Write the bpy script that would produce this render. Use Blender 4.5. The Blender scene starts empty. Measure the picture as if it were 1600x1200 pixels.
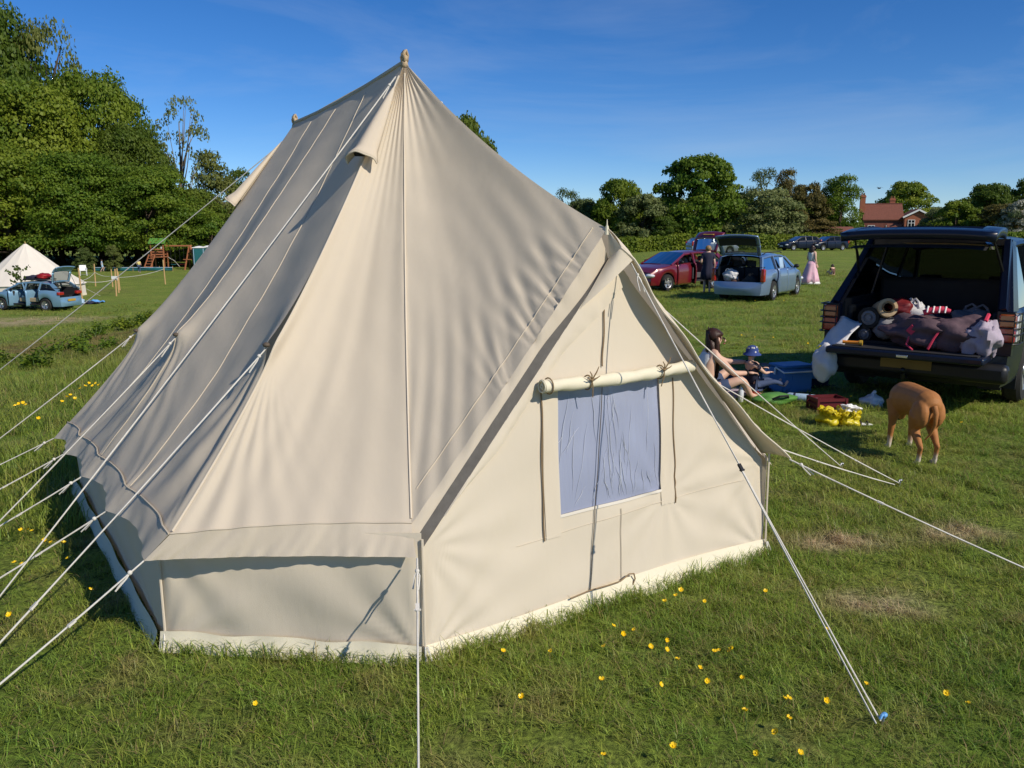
import bpy, bmesh, math, random
import numpy as np
from mathutils import Vector, Matrix

R = math.radians
SC = bpy.context.scene
COL = SC.collection
random.seed(7)
RNG = np.random.default_rng(11)

# ------------------------------------------------------------------ camera, sky, sun, exposure
CAM_H = 1.85
FPX, PITCH = 1290.0, math.atan(238 / 1290)
cam_d = bpy.data.cameras.new("camera")
cam_d.sensor_width = 36.0
cam_d.lens = FPX / 1600 * 36
cam_d.clip_start, cam_d.clip_end = 0.05, 5000
cam = bpy.data.objects.new("camera", cam_d)
COL.objects.link(cam)
cam.location = (0, 0, CAM_H)
cam.rotation_euler = (math.pi / 2 - PITCH, 0, 0)
SC.camera = cam

SUN_DIR = Vector((0.617, -0.508, 0.602)).normalized()      # towards the sun
SUN_EL = math.asin(SUN_DIR.z)
SUN_AZ = math.atan2(SUN_DIR.x, SUN_DIR.y)
world = bpy.data.worlds.new("World")
SC.world = world
world.use_nodes = True
wn = world.node_tree
for n in list(wn.nodes):
    wn.nodes.remove(n)
wo = wn.nodes.new("ShaderNodeOutputWorld")
wb = wn.nodes.new("ShaderNodeBackground")
sky = wn.nodes.new("ShaderNodeTexSky")
sky.sky_type = 'NISHITA'
sky.sun_disc = False
sky.sun_elevation = SUN_EL
sky.sun_rotation = SUN_AZ
sky.altitude = 50
sky.air_density = 0.75
sky.dust_density = 0.0
sky.ozone_density = 6.0
wb.inputs["Strength"].default_value = 0.112
hsv = wn.nodes.new("ShaderNodeHueSaturation")
hsv.inputs["Saturation"].default_value = 1.22
hsv.inputs["Hue"].default_value = 0.507
wn.links.new(sky.outputs[0], hsv.inputs["Color"])
# faint high cirrus
wtc = wn.nodes.new("ShaderNodeTexCoord"); wmp = wn.nodes.new("ShaderNodeMapping")
wmp.inputs["Scale"].default_value = (1.0, 1.6, 5.5); wmp.inputs["Rotation"].default_value = (0.15, 0.25, 0.3)
wnz = wn.nodes.new("ShaderNodeTexNoise"); wnz.inputs["Scale"].default_value = 2.2; wnz.inputs["Detail"].default_value = 8; wnz.inputs["Roughness"].default_value = .6; wnz.inputs["Distortion"].default_value = .5
wmr = wn.nodes.new("ShaderNodeMapRange"); wmr.inputs[1].default_value = .48; wmr.inputs[2].default_value = .85; wmr.inputs[4].default_value = .22
wmx = wn.nodes.new("ShaderNodeMix"); wmx.data_type = 'RGBA'; wmx.inputs["B"].default_value = (5.2, 5.8, 6.6, 1)
wn.links.new(wtc.outputs["Generated"], wmp.inputs[0]); wn.links.new(wmp.outputs[0], wnz.inputs["Vector"])
wn.links.new(wnz.outputs["Fac"], wmr.inputs[0]); wn.links.new(wmr.outputs[0], wmx.inputs["Factor"])
wn.links.new(hsv.outputs[0], wmx.inputs["A"]); wn.links.new(wmx.outputs["Result"], wb.inputs[0])
wn.links.new(wb.outputs[0], wo.inputs[0])

sun_d = bpy.data.lights.new("sun", 'SUN')
sun_d.energy = 4.5
sun_d.angle = R(0.5)
sun_d.color = (1.0, 0.91, 0.77)
sun = bpy.data.objects.new("sun", sun_d)
COL.objects.link(sun)
sun.rotation_euler = SUN_DIR.to_track_quat('Z', 'Y').to_euler()

SC.view_settings.view_transform = 'Standard'
SC.view_settings.look = 'None'
SC.view_settings.exposure = 0.0
SC.view_settings.gamma = 1.0
SC.view_settings.use_curve_mapping = False
SC.cycles.max_bounces = 8
SC.cycles.transparent_max_bounces = 12
SC.cycles.caustics_reflective = False
SC.cycles.caustics_refractive = False


# ------------------------------------------------------------------ helpers: tags, meshes
def tag(o, label=None, cat=None, group=None, kind=None):
    if label: o["label"] = label
    if cat: o["category"] = cat
    if group: o["group"] = group
    if kind: o["kind"] = kind
    return o


def thing(name, label, cat, loc=(0, 0, 0), rotz=0.0, group=None):
    o = bpy.data.objects.new(name, None)
    o.empty_display_size = 0.1
    COL.objects.link(o)
    o.location = loc
    o.rotation_euler = (0, 0, rotz)
    return tag(o, label, cat, group)


def kids(o):
    return [c for c in bpy.data.objects if c.parent is o]


def copy_tree(o, parent=None, table=None):
    if table is None:
        table = {}
        for c in bpy.data.objects:
            if c.parent: table.setdefault(c.parent.name, []).append(c)
    c = o.copy()
    COL.objects.link(c)
    if parent: c.parent = parent
    for ch in table.get(o.name, []):
        copy_tree(ch, c, table)
    return c


def link_mesh(name, me, mats, parent=None, sharp=40):
    o = bpy.data.objects.new(name, me)
    COL.objects.link(o)
    for m in (mats if isinstance(mats, (list, tuple)) else [mats]):
        me.materials.append(m)
    if parent: o.parent = parent
    if sharp is not None and len(me.polygons):
        me.polygons.foreach_set("use_smooth", [True] * len(me.polygons))
        me.set_sharp_from_angle(angle=R(sharp))
    return o


def npmesh(name, V, F):
    """V (n,3), F (m,4) quads or (m,3) tris"""
    me = bpy.data.meshes.new(name)
    V = np.asarray(V, np.float32); F = np.asarray(F, np.int32)
    k = F.shape[1]
    me.vertices.add(len(V)); me.vertices.foreach_set("co", V.ravel())
    me.loops.add(F.size); me.loops.foreach_set("vertex_index", F.ravel())
    me.polygons.add(len(F)); me.polygons.foreach_set("loop_start", np.arange(0, F.size, k, dtype=np.int32))
    me.update(calc_edges=True)
    return me


def rot_to(d, roll=0.0):
    d = Vector(d).normalized()
    return d.to_track_quat('Z', 'Y').to_matrix() @ Matrix.Rotation(roll, 3, 'Z')


class MB:
    def __init__(s):
        s.v, s.f, s.mi, s.cur = [], [], [], 0

    def mat(s, i): s.cur = i; return s

    def add(s, verts, faces):
        b = len(s.v)
        s.v += [tuple(p) for p in verts]
        s.f += [[i + b for i in f] for f in faces]
        s.mi += [s.cur] * len(faces)
        return s

    def box(s, c, size, rot=None):
        c = Vector(c); hx, hy, hz = (k / 2 for k in size)
        P = [Vector((x, y, z)) for z in (-hz, hz) for y in (-hy, hy) for x in (-hx, hx)]
        if rot is not None: P = [rot @ p for p in P]
        return s.add([p + c for p in P], [(0, 2, 3, 1), (4, 5, 7, 6), (0, 1, 5, 4), (2, 6, 7, 3), (0, 4, 6, 2), (1, 3, 7, 5)])

    def beam(s, p0, p1, w, d=None, roll=0.0):
        p0, p1 = Vector(p0), Vector(p1)
        return s.box((p0 + p1) / 2, (w, d or w, (p1 - p0).length), rot_to(p1 - p0, roll))

    def tube(s, pts, r, n=6, closed=False, cap=True):
        pts = [Vector(p) for p in pts]
        m = len(pts); rr = r if isinstance(r, (list, tuple)) else [r] * m
        up = None; V = []
        for i, p in enumerate(pts):
            a = pts[(i - 1) % m] if (closed or i > 0) else p
            b = pts[(i + 1) % m] if (closed or i < m - 1) else p
            t = (b - a).normalized()
            if up is None:
                up = Vector((0, 0, 1)) if abs(t.z) < .9 else Vector((1, 0, 0))
            x = t.cross(up)
            if x.length < 1e-6: x = t.cross(Vector((0, 1, .3)))
            x.normalize(); y = x.cross(t).normalized(); up = y
            for k in range(n):
                a_ = 2 * math.pi * k / n
                V.append(p + (x * math.cos(a_) + y * math.sin(a_)) * rr[i])
        F = []
        for i in range(m if closed else m - 1):
            j = (i + 1) % m
            for k in range(n):
                l = (k + 1) % n
                F.append((i * n + k, i * n + l, j * n + l, j * n + k))
        if cap and not closed:
            F.append(tuple(range(n))[::-1]); F.append(tuple((m - 1) * n + k for k in range(n)))
        return s.add(V, F)

    def cyl(s, p0, p1, r0, r1=None, n=12):
        return s.tube([p0, p1], [r0, r1 if r1 is not None else r0], n)

    def ell(s, c, r, nu=12, nv=8, rot=None, fn=None):
        c = Vector(c); r = (r, r, r) if not isinstance(r, (tuple, list)) else r
        V = [Vector((0, 0, -1))]; F = []
        for j in range(1, nv):
            th = math.pi * j / nv
            for i in range(nu):
                ph = 2 * math.pi * i / nu
                V.append(Vector((math.sin(th) * math.cos(ph), math.sin(th) * math.sin(ph), -math.cos(th))))
        V.append(Vector((0, 0, 1)))
        for i in range(nu):
            F.append((0, 1 + (i + 1) % nu, 1 + i))
            for j in range(nv - 2):
                a = 1 + j * nu
                F.append((a + i, a + (i + 1) % nu, a + nu + (i + 1) % nu, a + nu + i))
            a = 1 + (nv - 2) * nu
            F.append((a + i, a + (i + 1) % nu, len(V) - 1))
        if fn: V = [p * fn(p) for p in V]
        V = [Vector((p.x * r[0], p.y * r[1], p.z * r[2])) for p in V]
        if rot is not None: V = [rot @ p for p in V]
        return s.add([p + c for p in V], F)

    def grid(s, fn, nu, nv, flip=False):
        V = [fn(i / nu, j / nv) for j in range(nv + 1) for i in range(nu + 1)]
        F = []
        for j in range(nv):
            for i in range(nu):
                a = j * (nu + 1) + i
                q = (a, a + 1, a + nu + 2, a + nu + 1)
                F.append(q[::-1] if flip else q)
        return s.add(V, F)

    def poly(s, pts): return s.add(pts, [tuple(range(len(pts)))])

    def lathe(s, prof, n=16, M=None):
        V = []
        for r, z in prof:
            for k in range(n):
                a = 2 * math.pi * k / n
                p = Vector((r * math.cos(a), r * math.sin(a), z))
                V.append(M @ p if M is not None else p)
        F = []
        for i in range(len(prof) - 1):
            for k in range(n):
                l = (k + 1) % n
                F.append((i * n + k, i * n + l, (i + 1) * n + l, (i + 1) * n + k))
        return s.add(V, F)

    def prism(s, poly, d):
        """poly: list of 3D points (planar), d: extrusion vector"""
        n = len(poly); d = Vector(d)
        P = [Vector(p) for p in poly] + [Vector(p) + d for p in poly]
        F = [tuple(range(n))[::-1], tuple(range(n, 2 * n))]
        F += [(i, (i + 1) % n, n + (i + 1) % n, n + i) for i in range(n)]
        return s.add(P, F)

    def build(s, name, mats, parent=None, sharp=40, bevel=0, solid=0, sub=0, label=None):
        me = bpy.data.meshes.new(name)
        me.from_pydata(s.v, [], s.f)
        me.polygons.foreach_set("material_index", s.mi)
        me.update()
        o = link_mesh(name, me, mats, parent, sharp)
        if solid:
            m = o.modifiers.new("solid", 'SOLIDIFY'); m.thickness = solid; m.offset = -1
        if bevel:
            m = o.modifiers.new("bevel", 'BEVEL'); m.width = bevel; m.segments = 2; m.limit_method = 'ANGLE'; m.angle_limit = R(35)
        if sub:
            m = o.modifiers.new("sub", 'SUBSURF'); m.levels = sub; m.render_levels = sub
        if label: o["label"] = label
        return o


# ------------------------------------------------------------------ terrain height and pixel helpers
def sstep(a, b, x):
    t = np.clip((x - a) / (b - a), 0, 1)
    return t * t * (3 - 2 * t)


def terrain(x, y):
    x = np.asarray(x, float); y = np.asarray(y, float)
    q = -x + 0.25 * y
    z = -1.9 * sstep(2.0, 30, q) * sstep(-6, 2, y)
    z = z - 0.26 * sstep(10, 26, y) * (1 - sstep(36, 75, y)) * (1 - sstep(2, 14, q))
    z = z + 0.02 * np.sin(x * .9 + 1.3) * np.sin(y * .7) * sstep(6, 14, np.hypot(x, y))
    return z


def ray(px, py):
    cx, cy = (px - 800) / FPX, (600 - py) / FPX
    return Vector((cx, math.cos(PITCH) + cy * math.sin(PITCH), -math.sin(PITCH) + cy * math.cos(PITCH)))


def ground_at(px, py, dz=0.0):
    """the point of the ground (raised by dz) that a line of sight reaches"""
    r = ray(px, py); t, st = 0.5, 0.02
    o = Vector((0, 0, CAM_H))
    while t < 400:
        p = o + r * t
        if p.z <= float(terrain(p.x, p.y)) + dz: break
        st = max(0.004, t * 0.003); t += st
    return Vector((p.x, p.y, float(terrain(p.x, p.y))))


def at_depth(px, depth):
    """ground point in the compass direction of image column px, depth metres away along the view axis"""
    x = (px - 800) / FPX * (depth * math.cos(PITCH) + .3)
    return Vector((x, depth, float(terrain(x, depth))))


# ------------------------------------------------------------------ materials
def new_mat(name):
    m = bpy.data.materials.new(name); m.use_nodes = True
    nt = m.node_tree
    for n in list(nt.nodes): nt.nodes.remove(n)
    return m, nt, nt.nodes.new("ShaderNodeOutputMaterial")


def pmat(name, col, rough=.6, var=.12, scale=6.0, bump=0.0, bscale=60.0, metal=0.0, spec=.4, coat=0.0, transl=0.0, col2=None, sheen=0.0):
    m, nt, out = new_mat(name)
    N, L = nt.nodes.new, nt.links.new
    b = N("ShaderNodeBsdfPrincipled")
    b.inputs["Roughness"].default_value = rough
    b.inputs["Metallic"].default_value = metal
    b.inputs["Specular IOR Level"].default_value = spec
    b.inputs["Coat Weight"].default_value = coat
    b.inputs["Coat Roughness"].default_value = .05
    if sheen: b.inputs["Sheen Weight"].default_value = sheen
    tc = N("ShaderNodeTexCoord")
    nz = N("ShaderNodeTexNoise"); nz.inputs["Scale"].default_value = scale; nz.inputs["Detail"].default_value = 6
    L(tc.outputs["Object"], nz.inputs["Vector"])
    mix = N("ShaderNodeMix"); mix.data_type = 'RGBA'
    c2 = col2 if col2 else tuple(c * (1 - var * 1.6) for c in col)
    c1 = col if col2 else tuple(min(1, c * (1 + var)) for c in col)
    mix.inputs["A"].default_value = (*c1, 1); mix.inputs["B"].default_value = (*c2, 1)
    L(nz.outputs["Fac"], mix.inputs["Factor"])
    L(mix.outputs["Result"], b.inputs["Base Color"])
    if bump:
        n2 = N("ShaderNodeTexNoise"); n2.inputs["Scale"].default_value = bscale; n2.inputs["Detail"].default_value = 4
        L(tc.outputs["Object"], n2.inputs["Vector"])
        bp = N("ShaderNodeBump"); bp.inputs["Strength"].default_value = bump; bp.inputs["Distance"].default_value = .01
        L(n2.outputs["Fac"], bp.inputs["Height"]); L(bp.outputs["Normal"], b.inputs["Normal"])
    if transl:
        t = N("ShaderNodeBsdfTranslucent"); L(mix.outputs["Result"], t.inputs["Color"])
        ms = N("ShaderNodeMixShader"); ms.inputs[0].default_value = transl
        L(b.outputs[0], ms.inputs[1]); L(t.outputs[0], ms.inputs[2]); L(ms.outputs[0], out.inputs[0])
    else:
        L(b.outputs[0], out.inputs[0])
    return m


def glass_mat(name, tint, opac, rough=.02):
    m, nt, out = new_mat(name)
    N, L = nt.nodes.new, nt.links.new
    tr = N("ShaderNodeBsdfTransparent"); tr.inputs[0].default_value = (*tint, 1)
    df = N("ShaderNodeBsdfDiffuse"); df.inputs[0].default_value = (.02, .025, .03, 1)
    mx = N("ShaderNodeMixShader"); mx.inputs[0].default_value = opac
    L(tr.outputs[0], mx.inputs[1]); L(df.outputs[0], mx.inputs[2])
    gl = N("ShaderNodeBsdfGlossy"); gl.inputs["Roughness"].default_value = rough
    fr = N("ShaderNodeFresnel"); fr.inputs[0].default_value = 1.5
    m2 = N("ShaderNodeMixShader")
    L(fr.outputs[0], m2.inputs[0]); L(mx.outputs[0], m2.inputs[1]); L(gl.outputs[0], m2.inputs[2])
    L(m2.outputs[0], out.inputs[0])
    return m


def field_colour(nt):
    """colour of the turf as a function of the place: patches of fresh, worn and straw-dry grass"""
    N, L = nt.nodes.new, nt.links.new
    g = N("ShaderNodeNewGeometry")
    def noise(s, det=5, dist=0.0, rough=.6):
        n = N("ShaderNodeTexNoise"); n.inputs["Scale"].default_value = s; n.inputs["Detail"].default_value = det
        n.inputs["Roughness"].default_value = rough; n.inputs["Distortion"].default_value = dist
        L(g.outputs["Position"], n.inputs["Vector"]); return n.outputs["Fac"]
    def ramp(f, a, b):
        r = N("ShaderNodeMapRange"); r.inputs[1].default_value = a; r.inputs[2].default_value = b
        L(f, r.inputs[0]); return r.outputs[0]
    def mix(f, a, b):
        m = N("ShaderNodeMix"); m.data_type = 'RGBA'
        L(f, m.inputs["Factor"])
        for k, v in (("A", a), ("B", b)):
            if isinstance(v, tuple): m.inputs[k].default_value = (*v, 1)
            else: L(v, m.inputs[k])
        return m.outputs["Result"]
    c = mix(ramp(noise(.55, 6), .35, .65), (.195, .310, .042), (.325, .405, .068))
    c = mix(ramp(noise(2.6, 5), .50, .76), c, (.38, .35, .12))
    c = mix(ramp(noise(1.1, 4, .6), .66, .84), c, (.36, .27, .12))
    c = mix(ramp(noise(.16, 4), .52, .72), c, (.27, .285, .07))
    return c, noise, ramp, mix, g


def blob(nt, g, cx, cy, rx, ry):
    """0..1 patch around a place on the ground (for the dry straw patch)"""
    N, L = nt.nodes.new, nt.links.new
    s = N("ShaderNodeVectorMath"); s.operation = 'SUBTRACT'; s.inputs[1].default_value = (cx, cy, 0)
    L(g.outputs["Position"], s.inputs[0])
    d = N("ShaderNodeVectorMath"); d.operation = 'MULTIPLY'; d.inputs[1].default_value = (1 / rx, 1 / ry, 0)
    L(s.outputs[0], d.inputs[0])
    ln = N("ShaderNodeVectorMath"); ln.operation = 'LENGTH'; L(d.outputs[0], ln.inputs[0])
    r = N("ShaderNodeMapRange"); r.inputs[1].default_value = 1.0; r.inputs[2].default_value = .3
    L(ln.outputs["Value"], r.inputs[0])
    return r.outputs[0]


STRAW = [(ground_at(50, 503), 4.6, 2.6), (ground_at(1380, 945), .42, .22), (ground_at(1300, 850), .5, .2), (ground_at(1470, 835), .5, .25)]


MEADOW = ground_at(60, 545)


def turf_mat(name, ground):
    m, nt, out = new_mat(name)
    N, L = nt.nodes.new, nt.links.new
    c, noise, ramp, mix, g = field_colour(nt)
    fm = blob(nt, g, MEADOW.x, MEADOW.y, 7.5, 7.0)
    mm = N("ShaderNodeMath"); mm.operation = 'MULTIPLY'; L(fm, mm.inputs[0]); L(ramp(noise(1.3, 6), .30, .62), mm.inputs[1])
    c = mix(mm.outputs[0], c, (.30, .23, .085))
    for i, (p, rx, ry) in enumerate(STRAW):
        f = blob(nt, g, p.x, p.y, rx, ry)
        mu = N("ShaderNodeMath"); mu.operation = 'MULTIPLY'
        L(f, mu.inputs[0]); L(ramp(noise(1.7, 6), .36, .52), mu.inputs[1])
        c = mix(mu.outputs[0], c, (.62, .50, .29))
    if ground:
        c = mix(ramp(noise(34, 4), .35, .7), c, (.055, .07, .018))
        b = N("ShaderNodeBsdfPrincipled"); b.inputs["Roughness"].default_value = .95
        b.inputs["Specular IOR Level"].default_value = .1
        L(c, b.inputs["Base Color"])
        bp = N("ShaderNodeBump"); bp.inputs["Strength"].default_value = .9; bp.inputs["Distance"].default_value = .08
        L(noise(14, 8, .3, .7), bp.inputs["Height"]); L(bp.outputs[0], b.inputs["Normal"])
        L(b.outputs[0], out.inputs[0])
    else:
        oi = N("ShaderNodeObjectInfo")
        at = N("ShaderNodeAttribute"); at.attribute_name = "hue"
        hs = N("ShaderNodeHueSaturation")
        r1 = N("ShaderNodeMapRange"); r1.inputs[3].default_value = .47; r1.inputs[4].default_value = .515; L(oi.outputs["Random"], r1.inputs[0])
        r2 = N("ShaderNodeMapRange"); r2.inputs[3].default_value = .62; r2.inputs[4].default_value = 1.45; L(at.outputs["Fac"], r2.inputs[0])
        L(r1.outputs[0], hs.inputs["Hue"]); L(r2.outputs[0], hs.inputs["Value"]); L(c, hs.inputs["Color"])
        dry = N("ShaderNodeMath"); dry.operation = 'GREATER_THAN'; dry.inputs[1].default_value = .95; L(at.outputs["Fac"], dry.inputs[0])
        c2 = mix(dry.outputs[0], hs.outputs[0], (.36, .27, .12))
        b = N("ShaderNodeBsdfPrincipled"); b.inputs["Roughness"].default_value = .45
        b.inputs["Specular IOR Level"].default_value = .3
        t = N("ShaderNodeBsdfTranslucent")
        L(c2, b.inputs["Base Color"]); L(c2, t.inputs["Color"])
        ms = N("ShaderNodeMixShader"); ms.inputs[0].default_value = .42
        L(b.outputs[0], ms.inputs[1]); L(t.outputs[0], ms.inputs[2]); L(ms.outputs[0], out.inputs[0])
    return m


def leaf_mat(name, c1, c2, transl=.42):
    m, nt, out = new_mat(name)
    N, L = nt.nodes.new, nt.links.new
    at = N("ShaderNodeAttribute"); at.attribute_name = "hue"
    oi = N("ShaderNodeObjectInfo")
    mx = N("ShaderNodeMix"); mx.data_type = 'RGBA'
    mx.inputs["A"].default_value = (*c1, 1); mx.inputs["B"].default_value = (*c2, 1)
    L(at.outputs["Fac"], mx.inputs["Factor"])
    hs = N("ShaderNodeHueSaturation")
    r1 = N("ShaderNodeMapRange"); r1.inputs[3].default_value = .48; r1.inputs[4].default_value = .515; L(oi.outputs["Random"], r1.inputs[0])
    r2 = N("ShaderNodeMapRange"); r2.inputs[3].default_value = 1.15; r2.inputs[4].default_value = .85; L(oi.outputs["Random"], r2.inputs[0])
    L(r1.outputs[0], hs.inputs["Hue"]); L(r2.outputs[0], hs.inputs["Value"]); L(mx.outputs["Result"], hs.inputs["Color"])
    d = N("ShaderNodeBsdfPrincipled"); d.inputs["Roughness"].default_value = .55; d.inputs["Specular IOR Level"].default_value = .25
    t = N("ShaderNodeBsdfTranslucent")
    L(hs.outputs[0], d.inputs["Base Color"]); L(hs.outputs[0], t.inputs["Color"])
    ms = N("ShaderNodeMixShader"); ms.inputs[0].default_value = transl
    L(d.outputs[0], ms.inputs[1]); L(t.outputs[0], ms.inputs[2]); L(ms.outputs[0], out.inputs[0])
    return m


def canvas_mat(name, col, transl=.13, rough=.85):
    m, nt, out = new_mat(name)
    N, L = nt.nodes.new, nt.links.new
    tc = N("ShaderNodeTexCoord")
    def noise(s, det=5, sc=None):
        n = N("ShaderNodeTexNoise"); n.inputs["Scale"].default_value = s; n.inputs["Detail"].default_value = det
        if sc:
            mp = N("ShaderNodeMapping"); mp.inputs["Scale"].default_value = sc
            L(tc.outputs["Object"], mp.inputs[0]); L(mp.outputs[0], n.inputs["Vector"])
        else: L(tc.outputs["Object"], n.inputs["Vector"])
        return n.outputs["Fac"]
    mx = N("ShaderNodeMix"); mx.data_type = 'RGBA'
    mx.inputs["A"].default_value = (*[c * 1.05 for c in col], 1); mx.inputs["B"].default_value = (*[c * .93 for c in col], 1)
    L(noise(1.6, 8), mx.inputs["Factor"])
    ad = N("ShaderNodeMath"); ad.operation = 'ADD'
    w1 = N("ShaderNodeMath"); w1.operation = 'MULTIPLY'; w1.inputs[1].default_value = .25; L(noise(420, 2), w1.inputs[0])
    L(noise(9, 6, (1, 1, .4)), ad.inputs[0]); L(w1.outputs[0], ad.inputs[1])
    bp = N("ShaderNodeBump"); bp.inputs["Strength"].default_value = .22; bp.inputs["Distance"].default_value = .02
    L(ad.outputs[0], bp.inputs["Height"])
    d = N("ShaderNodeBsdfPrincipled"); d.inputs["Roughness"].default_value = rough; d.inputs["Specular IOR Level"].default_value = .15
    L(mx.outputs["Result"], d.inputs["Base Color"]); L(bp.outputs[0], d.inputs["Normal"])
    t = N("ShaderNodeBsdfTranslucent"); L(mx.outputs["Result"], t.inputs["Color"])
    ms = N("ShaderNodeMixShader"); ms.inputs[0].default_value = transl
    L(d.outputs[0], ms.inputs[1]); L(t.outputs[0], ms.inputs[2]); L(ms.outputs[0], out.inputs[0])
    return m


M = {}
M['canvas'] = canvas_mat("canvas", (.77, .685, .545), .21)
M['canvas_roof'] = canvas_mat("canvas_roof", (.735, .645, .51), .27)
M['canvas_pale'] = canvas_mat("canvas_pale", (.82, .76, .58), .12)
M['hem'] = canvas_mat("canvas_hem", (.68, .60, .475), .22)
M['white_canvas'] = canvas_mat("white_canvas", (.80, .74, .64))
M['rope'] = pmat("rope", (.68, .65, .58), .8, .12, 40, .3, 300)
M['cord'] = pmat("cord", (.25, .17, .09), .8, .15, 40)
M['dark_thread'] = pmat("dark_thread", (.11, .085, .06), .7)
M['black'] = pmat("black_plastic", (.012, .012, .013), .45, .2)
M['dark'] = pmat("dark_trim", (.02, .02, .022), .75, .2, 9, .1, 200)
M['rubber'] = pmat("tyre_rubber", (.022, .021, .02), .8, .25, 8, .2, 80)
M['alloy'] = pmat("alloy", (.50, .50, .50), .35, .1, 8, 0, 1, .8)
M['chrome'] = pmat("chrome", (.75, .75, .76), .12, .05, 5, 0, 1, 1.0)
M['glass'] = glass_mat("car_glass", (.45, .5, .5), .25)
M['dark_glass'] = glass_mat("dark_glass", (.25, .28, .3), .6)
M['privacy_glass'] = glass_mat("privacy_glass", (.2, .22, .24), .86)
M['red_lens'] = pmat("red_lens", (.36, .014, .010), .15, .1, 30, .1, 200, 0, .6, 1)
M['amber_lens'] = pmat("amber_lens", (.36, .085, .015), .15, .1, 30, 0, 1, 0, .6, 1)
M['clear_lens'] = pmat("clear_lens", (.70, .72, .74), .12, .1, 30, .15, 150, 0, .7, 1)
M['shaded_plate'] = pmat("shaded_plate", (.20, .125, .025), .5)  # yellow plate with the shade under the tailgate put into its colour
M['plate_y'] = pmat("yellow_plate", (.50, .31, .04), .35)
M['navy_paint'] = pmat("navy_paint", (.006, .010, .026), .3, .1, 3, 0, 1, 0, .3, .2)
M['red_paint'] = pmat("dark_red_paint", (.15, .008, .016), .3, .1, 3, 0, 1, .1, .5, .9)
M['blue_paint'] = pmat("steel_blue_paint", (.17, .25, .40), .32, .1, 3, 0, 1, .35, .5, .9)
M['sky_paint'] = pmat("pale_blue_paint", (.20, .36, .50), .32, .1, 3, 0, 1, .3, .5, .9)
M['silver_paint'] = pmat("silver_paint", (.52, .54, .56), .3, .08, 3, 0, 1, .5, .5, .9)
M['beige_trim'] = pmat("beige_trim", (.36, .29, .18), .8)
M['grey_trim'] = pmat("grey_trim", (.075, .075, .08), .85)
M['skin'] = pmat("skin", (.66, .42, .31), .55, .08, 14, .05, 100)
M['brown_hair'] = pmat("brown_hair", (.045, .018, .010), .42, .3, 30, .4, 120)
M['dark_hair'] = pmat("dark_hair", (.03, .016, .01), .45, .3, 30)
M['fair_hair'] = pmat("fair_hair", (.30, .18, .07), .5, .3, 30)
M['eye'] = pmat("eye_dark", (.02, .015, .012), .2)
M['lips'] = pmat("lips", (.42, .14, .12), .5)
M['white_cloth'] = pmat("white_cloth", (.74, .73, .70), .85, .06, 8, .3, 40)
M['navy_cloth'] = pmat("navy_cloth", (.018, .02, .045), .85, .2, 8, .3, 40)
M['pink_cloth'] = pmat("pink_cloth", (.66, .30, .42), .85, .1, 8, .3, 40, col2=(.72, .55, .58))
M['yellow_cloth'] = pmat("yellow_cloth", (.68, .58, .20), .85)
M['pale_blue_cloth'] = pmat("pale_blue_cloth", (.36, .50, .66), .85, .15, 8, .3, 40)
M['denim'] = pmat("denim", (.05, .075, .15), .85, .15, 10, .3, 80)
M['brown_cloth'] = pmat("brown_cloth", (.13, .065, .045), .85, .15, 10, .3, 80)
M['grey_cloth'] = pmat("grey_cloth", (.20, .20, .22), .85, .2, 6, .4, 30)
M['plum_cloth'] = pmat("plum_cloth", (.115, .07, .085), .8, .25, 6, .9, 14)
M['lilac_cloth'] = pmat("lilac_cloth", (.40, .34, .41), .7, .2, 6, .8, 16)
M['rose_cloth'] = pmat("rose_cloth", (.60, .04, .09), .7)
M['cream_cloth'] = pmat("cream_cloth", (.66, .55, .36), .85, .15, 6, .4, 30, col2=(.36, .20, .08))
M['red_plastic'] = pmat("red_plastic", (.30, .012, .014), .45)
M['crate_red'] = pmat("crate_red", (.11, .008, .012), .5)
M['dark_red'] = pmat("dark_red_plastic", (.16, .012, .016), .5)
M['blue_plastic'] = pmat("blue_plastic", (.035, .16, .40), .45, .1)
M['sky_plastic'] = pmat("sky_blue_plastic", (.13, .36, .70), .4)
M['green_plastic'] = pmat("green_plastic", (.10, .26, .05), .5)
M['teal_plastic'] = pmat("teal_plastic", (.015, .12, .13), .5, .15)
M['orange_plastic'] = pmat("orange_plastic", (.75, .26, .03), .4)
M['yellow_bag'] = pmat("yellow_bag", (.86, .72, .03), .3, .12, 14, .8, 26, transl=.35)
M['white_bag'] = pmat("white_bag", (.72, .72, .74), .35, .1, 12, .8, 22, transl=.2)
M['wood'] = pmat("play_wood", (.36, .13, .055), .75, .2, 12, .2, 60)
M['pole_wood'] = pmat("pole_wood", (.52, .34, .15), .8, .2, 20, .2, 60)
M['bark'] = pmat("bark", (.075, .055, .038), .95, .3, 5, .8, 20)
M['pale_bark'] = pmat("pale_bark", (.20, .17, .13), .95, .3, 5, .6, 20)
M['brick'] = pmat("brick_wall", (.35, .12, .065), .9, .2, 2, .3, 30)
M['dark_brick'] = pmat("dark_brick_wall", (.20, .07, .05), .9, .25, 2, .3, 30)
M['tile'] = pmat("roof_tile", (.20, .072, .047), .9, .25, 3, .4, 20)
M['slate'] = pmat("grey_slate", (.11, .105, .105), .85, .2, 3, .3, 20)
M['white_paint'] = pmat("white_paint", (.80, .80, .78), .5, .05)
M['grey_roof'] = pmat("felt_roof", (.22, .21, .20), .9, .15)
M['peg_steel'] = pmat("galvanised_steel", (.35, .36, .37), .4, .15, 20, 0, 1, .8)
M['dog'] = pmat("tan_fur", (.36, .145, .045), .55, .15, 9, .25, 220, sheen=.2)
M['petal'] = pmat("buttercup_petal", (.85, .58, .01), .3, .08, 40, 0, 1, 0, .5)
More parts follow.
